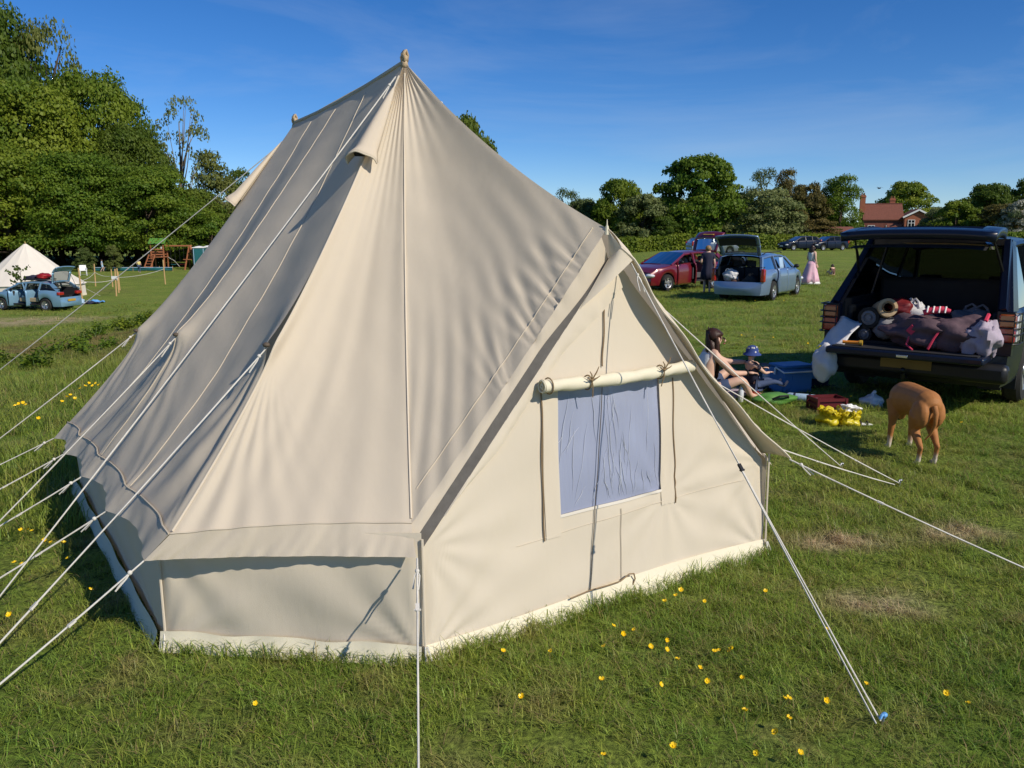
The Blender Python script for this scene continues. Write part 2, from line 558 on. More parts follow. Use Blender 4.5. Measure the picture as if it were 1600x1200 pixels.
M['stem'] = pmat("flower_stem", (.10, .17, .04), .6)
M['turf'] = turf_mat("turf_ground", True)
M['grass'] = turf_mat("grass_blades", False)
M['leaf_oak'] = leaf_mat("oak_leaves", (.100, .175, .016), (.195, .262, .024))
M['leaf_dark'] = leaf_mat("dark_leaves", (.082, .135, .014), (.150, .205, .024))
M['leaf_olive'] = leaf_mat("olive_leaves", (.105, .145, .030), (.165, .20, .050))
M['leaf_grey'] = leaf_mat("grey_green_leaves", (.13, .18, .058), (.20, .245, .09))
M['leaf_rust'] = leaf_mat("reddish_leaves", (.125, .115, .028), (.18, .155, .04))
M['leaf_deep_shade'] = leaf_mat("deep_shade_leaves", (.020, .036, .010), (.036, .058, .014), .1)  # leaf colour darkened to stand for deep shade inside the wood
M['blossom'] = leaf_mat("may_blossom", (.14, .18, .07), (.62, .60, .50))

# ------------------------------------------------------------------ the ground
def axis(lim, n, k):
    t = np.linspace(-1, 1, n)
    return np.sinh(t * k) / np.sinh(k) * lim


gx, gy = axis(2500, 181, 6.5), axis(2500, 181, 6.5)
X, Y = np.meshgrid(gx, gy + 12)
Zg = terrain(X, Y)
far = sstep(95, 240, np.hypot(X, Y))
Zg = Zg * (1 - far) + far * -.4
V = np.stack([X, Y, Zg], -1).reshape(-1, 3)
n_ = 181
idx = (np.arange(n_ - 1)[:, None] * n_ + np.arange(n_ - 1)).ravel()
F = np.stack([idx, idx + 1, idx + n_ + 1, idx + n_], -1)
ground = link_mesh("ground", npmesh("ground", V, F), M['turf'], None, 180)
tag(ground, kind="structure")

# tent frame of reference: local x across the door, local y along the ridge
TU, TV, TO = np.array([-.555, .832]), np.array([.832, .555]), np.array([.54, 3.97])
TENT_RZ = math.atan2(.555, .832)


def tw(v, u, z=0.0):
    p = TO + v * TV + u * TU
    return Vector((p[0], p[1], z))


def in_tent(x, y, m=0.0):
    dx, dy = x - TO[0], y - TO[1]
    v = dx * TV[0] + dy * TV[1]; u = dx * TU[0] + dy * TU[1]
    return (np.abs(v) < 2.03 + m) & (u > -m) & (u < 4.75 + m) & (u > (np.abs(v) - 1.115) * .83 - m * 1.3) & (u < 5.6 - (np.abs(v) - 1.05) * 1.1 - .9 + m)


def blades(n, rad, h, w, lean, seed, curl=.5):
    g = np.random.default_rng(seed)
    V, T, H = [], [], []
    for i in range(n):
        a, r = g.uniform(0, 6.283), rad * math.sqrt(g.uniform(0, 1))
        b = np.array([r * math.cos(a), r * math.sin(a), -.01])
        hh = h * g.uniform(.45, 1.15); ww = w * g.uniform(.7, 1.3)
        d = g.uniform(0, 6.283); ln = lean * g.uniform(.2, 1.4) * hh
        dv = np.array([math.cos(d), math.sin(d), 0]); s = np.array([-math.sin(d), math.cos(d), 0])
        m = b + dv * ln * .35 + np.array([0, 0, hh * .6])
        t = b + dv * ln + np.array([0, 0, hh * (1 - curl * g.uniform(0, .5))])
        k = len(V)
        V += [b - s * ww / 2, b + s * ww / 2, m - s * ww * .42, m + s * ww * .42, t]
        T += [(k, k + 1, k + 3), (k, k + 3, k + 2), (k + 2, k + 3, k + 4)]
        q = g.uniform(0, 1); H += [q, q, q]
    return np.array(V), np.array(T), H


def grass_object(name, P, sc, hz, var_blades, label):
    """P: points on the ground (n,3); var_blades: list of (V,T,H) tufts"""
    V, T, H, gid = [], [], [], []
    off = 0
    for i, (v, t, h) in enumerate(var_blades):
        V.append(v); T.append(t + off); H += h; gid += [i] * len(v); off += len(v)
    V = np.concatenate(V + [P]); T = np.concatenate(T)
    me = npmesh(name, V, T)
    n = len(V); k = len(gid)
    def attr(nm, ty, dom, data):
        a = me.attributes.new(nm, ty, dom); a.data.foreach_set("value", np.asarray(data, np.float32 if ty == 'FLOAT' else np.int32))
    attr("gid", 'INT', 'POINT', gid + [-1] * (n - k))
    attr("sc", 'FLOAT', 'POINT', np.concatenate([np.ones(k), sc]))
    attr("hz", 'FLOAT', 'POINT', np.concatenate([np.ones(k), hz]))
    attr("rz", 'FLOAT', 'POINT', RNG.uniform(0, 6.283, n))
    attr("pick", 'INT', 'POINT', RNG.integers(0, len(var_blades), n))
    attr("hue", 'FLOAT', 'FACE', H)
    o = link_mesh(name, me, M['grass'], None, None)
    tag(o, label, "grass", kind="stuff")
    ng = bpy.data.node_groups.new(name + "_tree", 'GeometryNodeTree')
    ng.interface.new_socket("Geometry", in_out='INPUT', socket_type='NodeSocketGeometry')
    ng.interface.new_socket("Geometry", in_out='OUTPUT', socket_type='NodeSocketGeometry')
    N, L = ng.nodes.new, ng.links.new
    gi, go = N("NodeGroupInput"), N("NodeGroupOutput")
    def named(nm, ty):
        a = N("GeometryNodeInputNamedAttribute"); a.data_type = ty; a.inputs[0].default_value = nm
        return [s for s in a.outputs if s.enabled][0]
    cmp = N("FunctionNodeCompare"); cmp.data_type = 'INT'; cmp.operation = 'GREATER_EQUAL'
    ins = [s for s in cmp.inputs if s.enabled]; L(named("gid", 'INT'), ins[0]); ins[1].default_value = 0
    sp = N("GeometryNodeSeparateGeometry"); sp.domain = 'POINT'
    L(gi.outputs[0], sp.inputs[0]); L(cmp.outputs[0], sp.inputs[1])
    si = N("GeometryNodeSplitToInstances"); si.domain = 'POINT'
    L(sp.outputs[0], si.inputs[0]); L(named("gid", 'INT'), [s for s in si.inputs if s.name == "Group ID"][0])
    ip = N("GeometryNodeInstanceOnPoints")
    L(sp.outputs[1], ip.inputs["Points"]); L(si.outputs[0], ip.inputs["Instance"])
    ip.inputs["Pick Instance"].default_value = True
    L(named("pick", 'INT'), ip.inputs["Instance Index"])
    cb = N("ShaderNodeCombineXYZ"); L(named("rz", 'FLOAT'), cb.inputs[2])
    er = N("FunctionNodeEulerToRotation"); L(cb.outputs[0], er.inputs[0]); L(er.outputs[0], ip.inputs["Rotation"])
    s3 = N("ShaderNodeCombineXYZ")
    L(named("sc", 'FLOAT'), s3.inputs[0]); L(named("sc", 'FLOAT'), s3.inputs[1]); L(named("hz", 'FLOAT'), s3.inputs[2])
    L(s3.outputs[0], ip.inputs["Scale"])
    L(ip.outputs[0], go.inputs[0])
    md = o.modifiers.new("grass", 'NODES'); md.node_group = ng
    return o


def vnoise(x, y, s, seed):
    """cheap smooth 2D noise in 0..1"""
    g = np.random.default_rng(seed); T = g.uniform(0, 1, (64, 64))
    a, b = x * s + 500.37, y * s + 500.71
    i, j = np.floor(a).astype(int), np.floor(b).astype(int); fx, fy = a - i, b - j
    fx, fy = fx * fx * (3 - 2 * fx), fy * fy * (3 - 2 * fy)
    t = lambda p, q: T[p % 64, q % 64]
    return (t(i, j) * (1 - fx) + t(i + 1, j) * fx) * (1 - fy) + (t(i, j + 1) * (1 - fx) + t(i + 1, j + 1) * fx) * fy


def wedge(r0, r1, dens, half=R(37)):
    area = half * (r1 * r1 - r0 * r0); n = int(area * dens)
    r = np.sqrt(RNG.uniform(r0 * r0, r1 * r1, n)); a = RNG.uniform(-half, half, n)
    x, y = r * np.sin(a), r * np.cos(a)
    k = ~in_tent(x, y, .0)
    return x[k], y[k]


def straw_amount(x, y):
    f = np.zeros_like(x)
    for k, (p, rx, ry) in enumerate(STRAW):
        f = np.maximum(f, (1.35 if k == 0 else .45) * (1 - np.hypot((x - p.x) / rx, (y - p.y) / ry)))
    return np.clip(f, 0, 1)


parts_ = []
for r0, r1, d, s in ((1.9, 5.2, 620, .85), (5.2, 9, 300, 1.0), (9, 16, 110, 1.25), (16, 30, 34, 1.7), (30, 48, 9, 2.2)):
    x, y = wedge(r0, r1, d, R(58) if r1 < 20 else R(44))
    nn = vnoise(x, y, 1.3, 3) * .6 + vnoise(x, y, 4.5, 5) * .4
    keep = RNG.uniform(0, 1, len(x)) < np.clip(1.5 * (nn - .1), .3, 1) * (1 - .75 * straw_amount(x, y))
    x, y, nn = x[keep], y[keep], nn[keep]
    sc = s * RNG.uniform(.75, 1.25, len(x)); hz = sc * (.45 + 1.0 * nn) * RNG.uniform(.7, 1.2, len(x))
    parts_.append((np.stack([x, y, terrain(x, y)], -1), sc, hz))
tufts = [blades(28, .060, .066, .0034, 1.35, 40 + i) for i in range(6)]
grass_object("short_grass", np.concatenate([p[0] for p in parts_]), np.concatenate([p[1] for p in parts_]), np.concatenate([p[2] for p in parts_]),
             tufts, "short green turf of the camping field")

# longer, unmown grass on the slope left of the tent, and a taller fringe along the tent walls
x, y = wedge(5.5, 19, 70, R(36))
nn = vnoise(x, y, .55, 9)
m_ = (x < -2.6 - .02 * y) & (nn > .42 - .25 * ((y > 8) & (x < -3.4)))
x, y, nn = x[m_], y[m_], nn[m_]
m_ = ~((np.hypot(x - STRAW[0][0].x, (y - STRAW[0][0].y) * 1.5) < 3.3) & (RNG.uniform(0, 1, len(x)) < .9)) & (y < 16.5)
x, y, nn = x[m_], y[m_], nn[m_]
sc = RNG.uniform(.8, 1.3, len(x)); hz = sc * (.4 + .9 * nn) * RNG.uniform(.7, 1.2, len(x))
pp = [np.stack([x, y, terrain(x, y)], -1)]; ss = [sc]; hh = [hz]
base_pts = [(-2.03, .76), (-1.115, 0), (1.115, 0), (2.03, .76)]
for (a, b), n in zip(zip(base_pts[:-1], base_pts[1:]), (90, 170, 60)):
    t = RNG.uniform(0, 1, n)
    v = a[0] + (b[0] - a[0]) * t; u = a[1] + (b[1] - a[1]) * t - RNG.uniform(.02, .10, n)
    P = TO + v[:, None] * TV + u[:, None] * TU
    pp.append(np.stack([P[:, 0], P[:, 1], terrain(P[:, 0], P[:, 1])], -1)); s_ = RNG.uniform(.45, .7, n); ss.append(s_); hh.append(s_ * RNG.uniform(.5, .95, n))
tall = [blades(16, .085, .17, .0055, .8, 80 + i, .3) for i in range(5)]
grass_object("long_grass", np.concatenate(pp), np.concatenate(ss), np.concatenate(hh), tall, "longer unmown grass on the slope beside the tent")


# ------------------------------------------------------------------ trees, hedge
def leaf_quads(C, Nrm, size, g):
    """C centres (n,3), Nrm normals, size (n) -> V,F : one bent diamond of two triangles per leaf clump"""
    n = len(C)
    Nrm = Nrm / (np.linalg.norm(Nrm, axis=1, keepdims=True) + 1e-9)
    t = g.normal(size=(n, 3)); t -= (t * Nrm).sum(1, keepdims=True) * Nrm
    t /= np.linalg.norm(t, axis=1, keepdims=True) + 1e-9
    b = np.cross(Nrm, t); s = size[:, None]
    asp = g.uniform(.5, .95, (n, 1)); bend = g.uniform(-.25, .25, (n, 1))
    V = np.stack([C - t * s * .5, C + b * s * .5 * asp + Nrm * s * bend, C + t * s * .5, C - b * s * .5 * asp + Nrm * s * bend], 1)
    return V.reshape(-1, 3), np.arange(n * 4).reshape(-1, 4)


def crown_mesh(name, seed, nclump, nleaf, leaf, shape='round', fill=.35, low=.12):
    """unit crown: z 0..1, radius about .5"""
    g = np.random.default_rng(seed)
    CC, RR = [], []
    while len(CC) < nclump:
        z = g.uniform(low, .97)
        if shape == 'round': rad = .5 * math.sqrt(max(0, 1 - ((max(z, .40) - .40) / .60) ** 2)) * (.82 + .18 * min(1, z / .4))
        elif shape == 'tall': rad = .34 * math.sqrt(max(0, 1 - ((z - .52) / .52) ** 2)) * (1.1 - .3 * z)
        elif shape == 'bush': rad = .55 * math.sqrt(max(0, 1 - ((z - .15) / .86) ** 2))
        else: rad = .36 * math.sqrt(max(0, 1 - ((z - .6) / .45) ** 2))
        a = g.uniform(0, 6.283); r = rad * (fill + (1 - fill) * math.sqrt(g.uniform(0, 1))) * g.uniform(.8, 1.08)
        CC.append((r * math.cos(a), r * math.sin(a), z)); RR.append(g.uniform(.065, .15) if shape != 'sparse' else g.uniform(.03, .075))
    CC, RR = np.array(CC), np.array(RR)
    w = RR ** 2 / (RR ** 2).sum(); which = g.choice(nclump, nleaf, p=w)
    d = g.normal(size=(nleaf, 3)); d /= np.linalg.norm(d, axis=1, keepdims=True)
    d[:, 2] = np.where(d[:, 2] < -.3, -d[:, 2] * .6, d[:, 2])
    rr = RR[which] * (.55 + .5 * g.uniform(0, 1, nleaf) ** .6)
    C = CC[which] + d * rr[:, None] * np.array([1.15, 1.15, .8])
    C[:, 2] = np.clip(C[:, 2], .0, None)
    out = CC[which] * np.array([1, 1, .6]) - np.array([0, 0, .25])
    out /= np.linalg.norm(out, axis=1, keepdims=True) + 1e-9
    nr = d * .8 + out * .25 + g.normal(size=(nleaf, 3)) * .55
    size = leaf * g.uniform(.6, 1.35, nleaf)
    V, F = leaf_quads(C, nr, size, g)
    me = npmesh(name, V, F)
    hue = np.clip(.5 + .35 * g.normal(size=nclump)[which] + .2 * g.normal(size=nleaf), 0, 1)
    a = me.attributes.new("hue", 'FLOAT', 'FACE'); a.data.foreach_set("value", hue.astype(np.float32))
    return me, CC


def trunk_mesh(name, CC, seed, r0=.028, limbs=9, top=.7):
    g = random.Random(seed); b = MB()
    sp = [(0, 0, -.03), (g.uniform(-.01, .01), g.uniform(-.01, .01), .15), (g.uniform(-.03, .03), g.uniform(-.03, .03), .4), (g.uniform(-.04, .04), g.uniform(-.04, .04), top)]
    b.tube(sp, [r0 * 1.35, r0, r0 * .7, r0 * .25], 8)
    for k in range(limbs):
        c = Vector(CC[g.randrange(len(CC))]); z0 = max(.14, min(top, c.z * g.uniform(.45, .75)))
        s = Vector((0, 0, z0)); mid = s.lerp(c, .5) + Vector((0, 0, .04 * g.uniform(-1, 1)))
        b.tube([s, mid, c], [r0 * .42, r0 * .26, r0 * .08], 5)
    me = bpy.data.meshes.new(name); me.from_pydata(b.v, [], b.f); me.update()
    return me


CROWNS = {}
FARK = {}
for nm, shape, ncl, nl, leaf, seeds, fill, low in (
        ('round', 'round', 130, 24000, .036, (1, 2, 3), .5, .03),
        ('oak', 'round', 200, 46000, .021, (11, 12, 13), .5, .19),
        ('tall', 'tall', 70, 9000, .028, (21, 22), .35, .10),
        ('bush', 'bush', 100, 14000, .042, (31, 32), .5, .02),
        ('sparse', 'sparse', 70, 2300, .022, (41, 42), .3, .22),
        ('thin', 'round', 60, 4200, .026, (51,), .4, .35)):
    for s in seeds:
        me, CC = crown_mesh(nm + "_crown", s, ncl, nl, leaf, shape, fill, low)
        tm = trunk_mesh(nm + "_trunk", CC, s, .020 if nm in ('sparse',) else .027, 22 if nm in ('sparse', 'thin') else 10, .85 if nm == 'sparse' else .65)
        CROWNS.setdefault(nm, []).append((me, tm))


def tree(name, label, px, depth, top, width, kind, leaf, group=None, bark='bark', base=None, k=0):
    """a tree whose top reaches image row `top` when seen from the camera, `width` image columns across"""
    p = at_depth(px, depth) if base is None else base
    s = FPX / (depth * math.cos(PITCH) + .3)
    h = (362 - top) / s + CAM_H - p.z
    w = width / s
    t = thing(name, label, "bush" if kind == 'bush' else "tree", p, (px * 1.7) % 6.28, group)
    me, tm = CROWNS[kind][k % len(CROWNS[kind])]
    wf = {'round': 1.12, 'oak': 1.12, 'tall': .72, 'bush': 1.18, 'sparse': .78, 'thin': 1.1}[kind]
    for nm, mm, mt in (("trunk", tm, M[bark]), ("crown", me, M[leaf])):
        o = bpy.data.objects.new(nm, mm); COL.objects.link(o); o.parent = t
        o.scale = (w / wf, w / wf, h)
        if not len(mm.materials): mm.materials.append(mt)
        o.material_slots[0].link = 'OBJECT'; o.material_slots[0].material = mt
        if nm == "trunk" and not mm.polygons[0].use_smooth: mm.polygons.foreach_set("use_smooth", [True] * len(mm.polygons))
    return t


BACK_LB = ("dull tree hidden behind the tent's right slope", "dull olive tree beyond the right edge, first of three", "dull tree farther beyond the right edge", "dull tree farthest beyond the right edge",
           "dull tree in the gap between biggest oak and broad willow", "dark tree behind the willow bush left of the biggest oak", "dull tree low behind the round topped tree", "dark tree just above the tent's right slope",
           "dark tree behind the reddish hawthorn", "dull tree far behind the shrub right of the house", "dark tree behind the taller hedgerow tree at right", "dull tree behind the white blossom", "dark tree behind the broad willow's left shoulder", "dull tree behind")
WOOD_LB = ("dark tree beyond the left edge nearest the tallest tree", "dark tree farthest beyond the left edge", "leafy tree beyond the left edge in front of the wood", "dark tree deep in the wood behind the white tent",
           "dark tree deep in the wood behind the rounded shoulder tree", "dark tree deep in the wood behind the climbing frame", "dark tree behind the tent's ridge, near the grey roof", "dark tree behind the tent's left half", "dark tree behind the tent's peak", "dark tree behind the tent's right half")
# the wood along the left edge of the field
tree("oak_tree", "tallest dark green tree at the left edge of the wood", 8, 97, 38, 210, 'oak', 'leaf_dark', k=0)
tree("ash_tree", "loose olive crown showing sky, rising right of the tallest tree", 96, 100, 60, 140, 'thin', 'leaf_olive', k=0)
tree("oak_tree", "rounded green tree on the shoulder of the wood below the loose olive crown", 160, 98, 140, 190, 'oak', 'leaf_oak', k=1)
tree("oak_tree", "green tree filling the wood left of the rounded shoulder tree", 55, 92, 150, 240, 'oak', 'leaf_oak', k=2)
tree("oak_tree", "green tree stepping down to the right edge of the wood", 215, 96, 205, 150, 'oak', 'leaf_dark', k=0)
tree("maple_tree", "bright leafy tree standing behind the white tent at the wood's foot", 15, 85, 240, 230, 'oak', 'leaf_oak', k=1)
tree("maple_tree", "bright leafy tree in front of the wood, between white tent and playground", 128, 86, 250, 200, 'oak', 'leaf_oak', k=2)
tree("maple_tree", "bright leafy tree overhanging the climbing frame", 232, 88, 268, 180, 'oak', 'leaf_oak', k=0)
tree("oak_tree", "dark tree at the end of the wood behind the thin bare tree", 300, 93, 302, 120, 'round', 'leaf_dark', k=1)
tree("poplar_tree", "thin half bare tree with small leaves standing clear against the sky", 292, 100, 160, 105, 'sparse', 'leaf_grey', bark='pale_bark', k=0)
tree("birch_tree", "feathery reddish green tree right of the thin half bare tree", 340, 104, 248, 80, 'tall', 'leaf_olive', k=0)
tree("birch_tree", "small dark tree beside the grey roof", 378, 112, 272, 60, 'tall', 'leaf_dark', k=1)
tree("oak_tree", "low dark tree in front of the grey roof", 330, 90, 340, 90, 'bush', 'leaf_oak', k=0)
tree("young_tree", "pale sapling in the shade at the foot of the wood", 130, 80, 388, 34, 'bush', 'leaf_olive', k=1)
tree("young_tree", "taller pale sapling in the shade nearer the playground", 175, 80, 384, 30, 'bush', 'leaf_olive', k=0)
for i, (px, d, tp, w) in enumerate(((-130, 96, 30, 260), (-260, 94, 60, 260), (-120, 84, 230, 220), (60, 108, 250, 230), (170, 108, 300, 220), (270, 108, 330, 200), (420, 108, 300, 120), (520, 112, 300, 140), (610, 112, 290, 150), (700, 110, 280, 140))):
    tree("wood_tree", WOOD_LB[i], px, d, tp, w, 'oak' if i in (3, 4, 5) else 'round', 'leaf_dark', "trees deeper in the wood", k=i)
tree("oak_tree", "dark tree whose top peeps over the tent's far slope", 727, 95, 196, 118, 'round', 'leaf_dark', k=0)

# the far side: trees beyond the hedge
FAR = [
    ("small_tree", "small loose tree just right of the tent's slope", 884, 104, 300, 70, 'thin', 'leaf_olive', 0),
    ("small_tree", "low grey green tree behind the tent's slope", 912, 106, 316, 70, 'round', 'leaf_grey', 1),
    ("lime_tree", "bright round topped tree beyond the hedge, left of the biggest tree", 965, 102, 286, 88, 'round', 'leaf_oak', 2),
    ("willow_tree", "grey green willow bush between the round topped tree and the biggest tree", 1003, 99, 308, 88, 'bush', 'leaf_grey', 0),
    ("oak_tree", "biggest broad green oak beyond the hedge", 1087, 101, 253, 142, 'round', 'leaf_oak', 1),
    ("thorn_bush", "dark bush under the left side of the biggest oak", 1035, 97, 340, 60, 'bush', 'leaf_dark', 1),
    ("willow_tree", "broad grey green willow beyond the hedge, right of the biggest oak", 1190, 99, 301, 130, 'bush', 'leaf_grey', 1),
    ("distant_tree", "dull tree with feathery top behind the broad willow", 1188, 125, 270, 80, 'thin', 'leaf_olive', 0),
    ("distant_tree", "narrow reddish tree above the broad willow's right side", 1224, 125, 271, 42, 'tall', 'leaf_rust', 1),
    ("hawthorn_tree", "reddish brown tree between willow and the pale green tree", 1258, 112, 292, 70, 'round', 'leaf_rust', 0),
    ("lime_tree", "dark narrow tree behind the pale green tree", 1294, 115, 288, 44, 'tall', 'leaf_dark', 0),
    ("lime_tree", "pale green tree just left of the brick house", 1312, 112, 280, 62, 'tall', 'leaf_oak', 1),
    ("bramble_bush", "brownish bush at the foot of the pale green tree", 1280, 97, 345, 90, 'bush', 'leaf_rust', 1),
    ("oak_tree", "green tree rising behind the brick house roof", 1413, 185, 290, 92, 'round', 'leaf_oak', 1),
    ("shrub", "low pale shrub right of the brick house", 1462, 130, 328, 60, 'bush', 'leaf_grey', 0),
    ("hedgerow_tree", "low bushy tree in the row right of the house", 1490, 108, 318, 80, 'bush', 'leaf_oak', 1),
    ("hedgerow_tree", "taller dark tree in the row right of the house", 1540, 110, 292, 80, 'round', 'leaf_dark', 2),
    ("hedgerow_tree", "reddish bush in the row under the taller dark tree", 1560, 103, 322, 90, 'bush', 'leaf_rust', 0),
    ("may_tree", "hawthorn covered in white blossom at the right edge", 1588, 100, 318, 66, 'bush', 'blossom', 1),
    ("hedgerow_tree", "dark tree behind the white blossom at the right edge", 1600, 112, 286, 80, 'round', 'leaf_dark', 0),
]
for nm, lb, px, d, tp, w, kd, lf, k in FAR:
    tree(nm, lb, px, d, tp, w, kd, lf, k=k)
for i, (px, d, tp, w) in enumerate(((800, 112, 300, 150), (1680, 108, 290, 140), (1790, 110, 280, 160), (1900, 108, 270, 160), (1130, 128, 306, 150), (1030, 124, 312, 150), (930, 126, 326, 130), (870, 118, 330, 110), (1250, 126, 312, 150), (1470, 200, 326, 130), (1540, 128, 312, 150), (1610, 126, 308, 140), (1175, 122, 318, 140))):
    tree("backing_tree", BACK_LB[i], px, d, tp, w, 'round', 'leaf_olive' if i % 2 else 'leaf_dark', "trees behind the hedgerow", k=i)


def hedge(name, label, p0, p1, h, dpt, leaf, n, mt, seed):
    g = np.random.default_rng(seed)
    p0, p1 = np.array(p0[:2]), np.array(p1[:2]); d = p1 - p0; L_ = np.linalg.norm(d); d = d / L_; nn = np.array([d[1], -d[0]])
    s, f, t = g.uniform(0, L_, n), g.uniform(-1, 1, n), g.uniform(0, 1, n)
    side = g.uniform(0, 1, n) < .6
    y = np.where(side, dpt * (.5 + .12 * g.normal(size=n)), f * dpt * .5)
    wob = .12 * np.sin(s * .9) + .08 * np.sin(s * 2.3 + 1) + .1 * g.normal(size=n)
    z = np.where(side, t * h, h * (.96 + .06 * g.normal(size=n))) * (1 + wob * .5)
    xy = p0 + s[:, None] * d + (y + wob * .3)[:, None] * nn
    C = np.stack([xy[:, 0], xy[:, 1], terrain(xy[:, 0], xy[:, 1]) + z], -1)
    nr = np.where(side[:, None], np.array([nn[0], nn[1], .35]), np.array([0, 0, 1.0])) + g.normal(size=(n, 3)) * .6
    V, F = leaf_quads(C, nr, leaf * g.uniform(.6, 1.4, n), g)
    o0 = (p0 + p1) / 2
    V[:, 0] -= o0[0]; V[:, 1] -= o0[1]
    me = npmesh(name, V, F)
    a = me.attributes.new("hue", 'FLOAT', 'FACE'); a.data.foreach_set("value", np.clip(.5 + .3 * np.sin(s * 1.7) + .25 * g.normal(size=n), 0, 1).astype(np.float32))
    t_ = thing(name, label, "hedge", (o0[0], o0[1], 0))
    o = link_mesh("foliage", me, M[mt], t_, None)
    b = MB(); mid = MB()
    for q in np.arange(.4, L_, 1.1):
        x = p0 + d * q - o0
        b.cyl((x[0], x[1], float(terrain(*(x + o0))) - .05), (x[0] + g.uniform(-.1, .1), x[1], float(terrain(*(x + o0))) + h * .8), .04, .015, 5)
    b.build("stem", M['bark'], t_)["kind"] = "stuff"
    return t_


hedge("hedge", "long clipped green hedge along the far side of the field", at_depth(940, 87), at_depth(1330, 90), 1.42, 1.3, .24, 15000, 'leaf_oak', 3)
hedge("hedge", "hedge running on behind the raised tailgate to the right edge", at_depth(1332, 90), at_depth(1760, 93), 1.75, 1.4, .26, 13000, 'leaf_oak', 4)


ug = hedge("added_undergrowth", "undergrowth added and coloured dark for the deep shade beneath the trees of the wood", at_depth(-330, 108), at_depth(352, 116), 5.5, 3.0, .5, 9000, 'leaf_deep_shade', 8)  # backdrop added so the gap under the canopies reads as dark shade


# ------------------------------------------------------------------ buildings far off
def wall_box(b, x0, x1, y0, y1, z0, z1): return b.box(((x0 + x1) / 2, (y0 + y1) / 2, (z0 + z1) / 2), (x1 - x0, y1 - y0, z1 - z0))


def window_part(parent, c, w, h, ax, out, mt='white_paint'):
    """framed window: c centre, ax unit vector along the wall, out unit vector out of it"""
    c, ax, out = Vector(c), Vector(ax), Vector(out); up = Vector((0, 0, 1))
    b = MB(); t = .09
    Rm = Matrix((ax, out, up)).transposed()
    for dx in (-w / 2, 0, w / 2): b.box(c + ax * dx + out * .05, (t, .1, h + t), Rm)
    for dz in (-h / 2, 0.08, h / 2): b.box(c + up * dz + out * .052, (w + t * 1.02, .09, t), Rm)
    f = b.build("window", M[mt], parent)
    MB().box(c + out * .02, (w, .03, h), Rm).build("pane", M['dark_glass'], f)
    return f


def gable_roof(b, x0, x1, y0, y1, ze, zr, along='x', over=.3, th=.16):
    if along == 'x':
        ym = (y0 + y1) / 2
        for ya in (y0 - over, y1 + over):
            zz = ze - over * (zr - ze) / (ym - y0)
            P = [(x0 - over, ya, zz), (x1 + over, ya, zz), (x1 + over, ym, zr), (x0 - over, ym, zr)]
            b.prism(P if ya < ym else P[::-1], (0, 0, th))
    else:
        xm = (x0 + x1) / 2
        for xa in (x0 - over, x1 + over):
            zz = ze - over * (zr - ze) / (xm - x0)
            P = [(xa, y0 - over, zz), (xa, y1 + over, zz), (xm, y1 + over, zr), (xm, y0 - over, zr)]
            b.prism(P if xa > xm else P[::-1], (0, 0, th))
    return b


hb = at_depth(1392, 165)
hp = thing("brick_house", "red brick house with tiled roof and two chimneys beyond the hedge", "house", hb, R(-14))
b = MB(); wall_box(b, -5.6, 1.2, -3, 3, -.6, 4.3)
b.prism([(-5.6, -3, 4.3), (-5.6, 3, 4.3), (-5.6, 0, 7.0)], (.3, 0, 0)); b.prism([(.9, -3, 4.3), (.9, 3, 4.3), (.9, 0, 7.0)], (.3, 0, 0))
b.build("wall", M['dark_brick'], hp)
rf = gable_roof(MB(), -5.6, 1.2, -3, 3, 4.3, 7.1).build("roof", M['tile'], hp)
b = MB(); b.box((0, 0, 0), (7.5, .3, .14)); r_ = b.build("ridge_tiles", M['dark_brick'], rf); r_.location = (-2.2, 0, 7.28)
for x, y, z0, z1 in ((-5.9, -1.2, -.5, 8.9), (-.2, .6, 6.4, 8.3)):
    b = MB(); b.box((x, y, (z0 + z1) / 2), (.95, .8, z1 - z0)); b.box((x, y, z1 - .35), (1.12, .97, .22))
    c = b.build("chimney", M['brick'], hp)
    b = MB()
    for dx in (-.22, .22): b.cyl((x + dx, y, z1), (x + dx, y, z1 + .4), .14, .11, 8)
    b.build("chimney_pot", M['tile'], c)
b = MB(); wall_box(b, 1.3, 6.0, -4.6, 1.5, -.6, 4.5)
b.prism([(1.3, -4.6, 4.5), (6.0, -4.6, 4.5), (3.65, -4.6, 5.6)], (0, .3, 0))
b.build("wall", M['brick'], hp, label="bright red brick gable wing")
gable_roof(MB(), 1.3, 6.0, -4.6, 1.5, 4.6, 6.0, 'y', .35).build("roof", M['tile'], hp)
wall_b = MB(); wall_box(wall_b, 6.05, 8.6, -2.6, 1.5, -.6, 2.7); wall_b.build("wall", M['dark_brick'], hp)
gable_roof(MB(), 6.05, 8.6, -2.6, 1.5, 2.7, 4.2, 'x').build("roof", M['tile'], hp)
b = MB()
b.beam((.9, -5.0, 4.52), (3.65, -5.0, 5.93), .1, .3); b.beam((3.65, -5.0, 5.93), (6.4, -5.0, 4.52), .1, .3); b.build("bargeboard", M['white_paint'], hp)
for x in (2.5, 4.75): window_part(hp, (x, -4.62, 3.4), 1.15, 1.3, (1, 0, 0), (0, -1, 0)); window_part(hp, (x, -4.62, 1.0), 1.15, 1.3, (1, 0, 0), (0, -1, 0))
for x in (-4.3, -1.0): window_part(hp, (x, -3.02, 2.4), 1.2, 1.3, (1, 0, 0), (0, -1, 0))
b = MB(); wall_box(b, -1.4, .9, -4.4, -3.05, -.6, 2.2); b.build("porch", M['white_paint'], hp)
gable_roof(MB(), -1.4, .9, -4.4, -3.05, 2.2, 3.2, 'x', .2).build("porch_roof", M['tile'], hp)

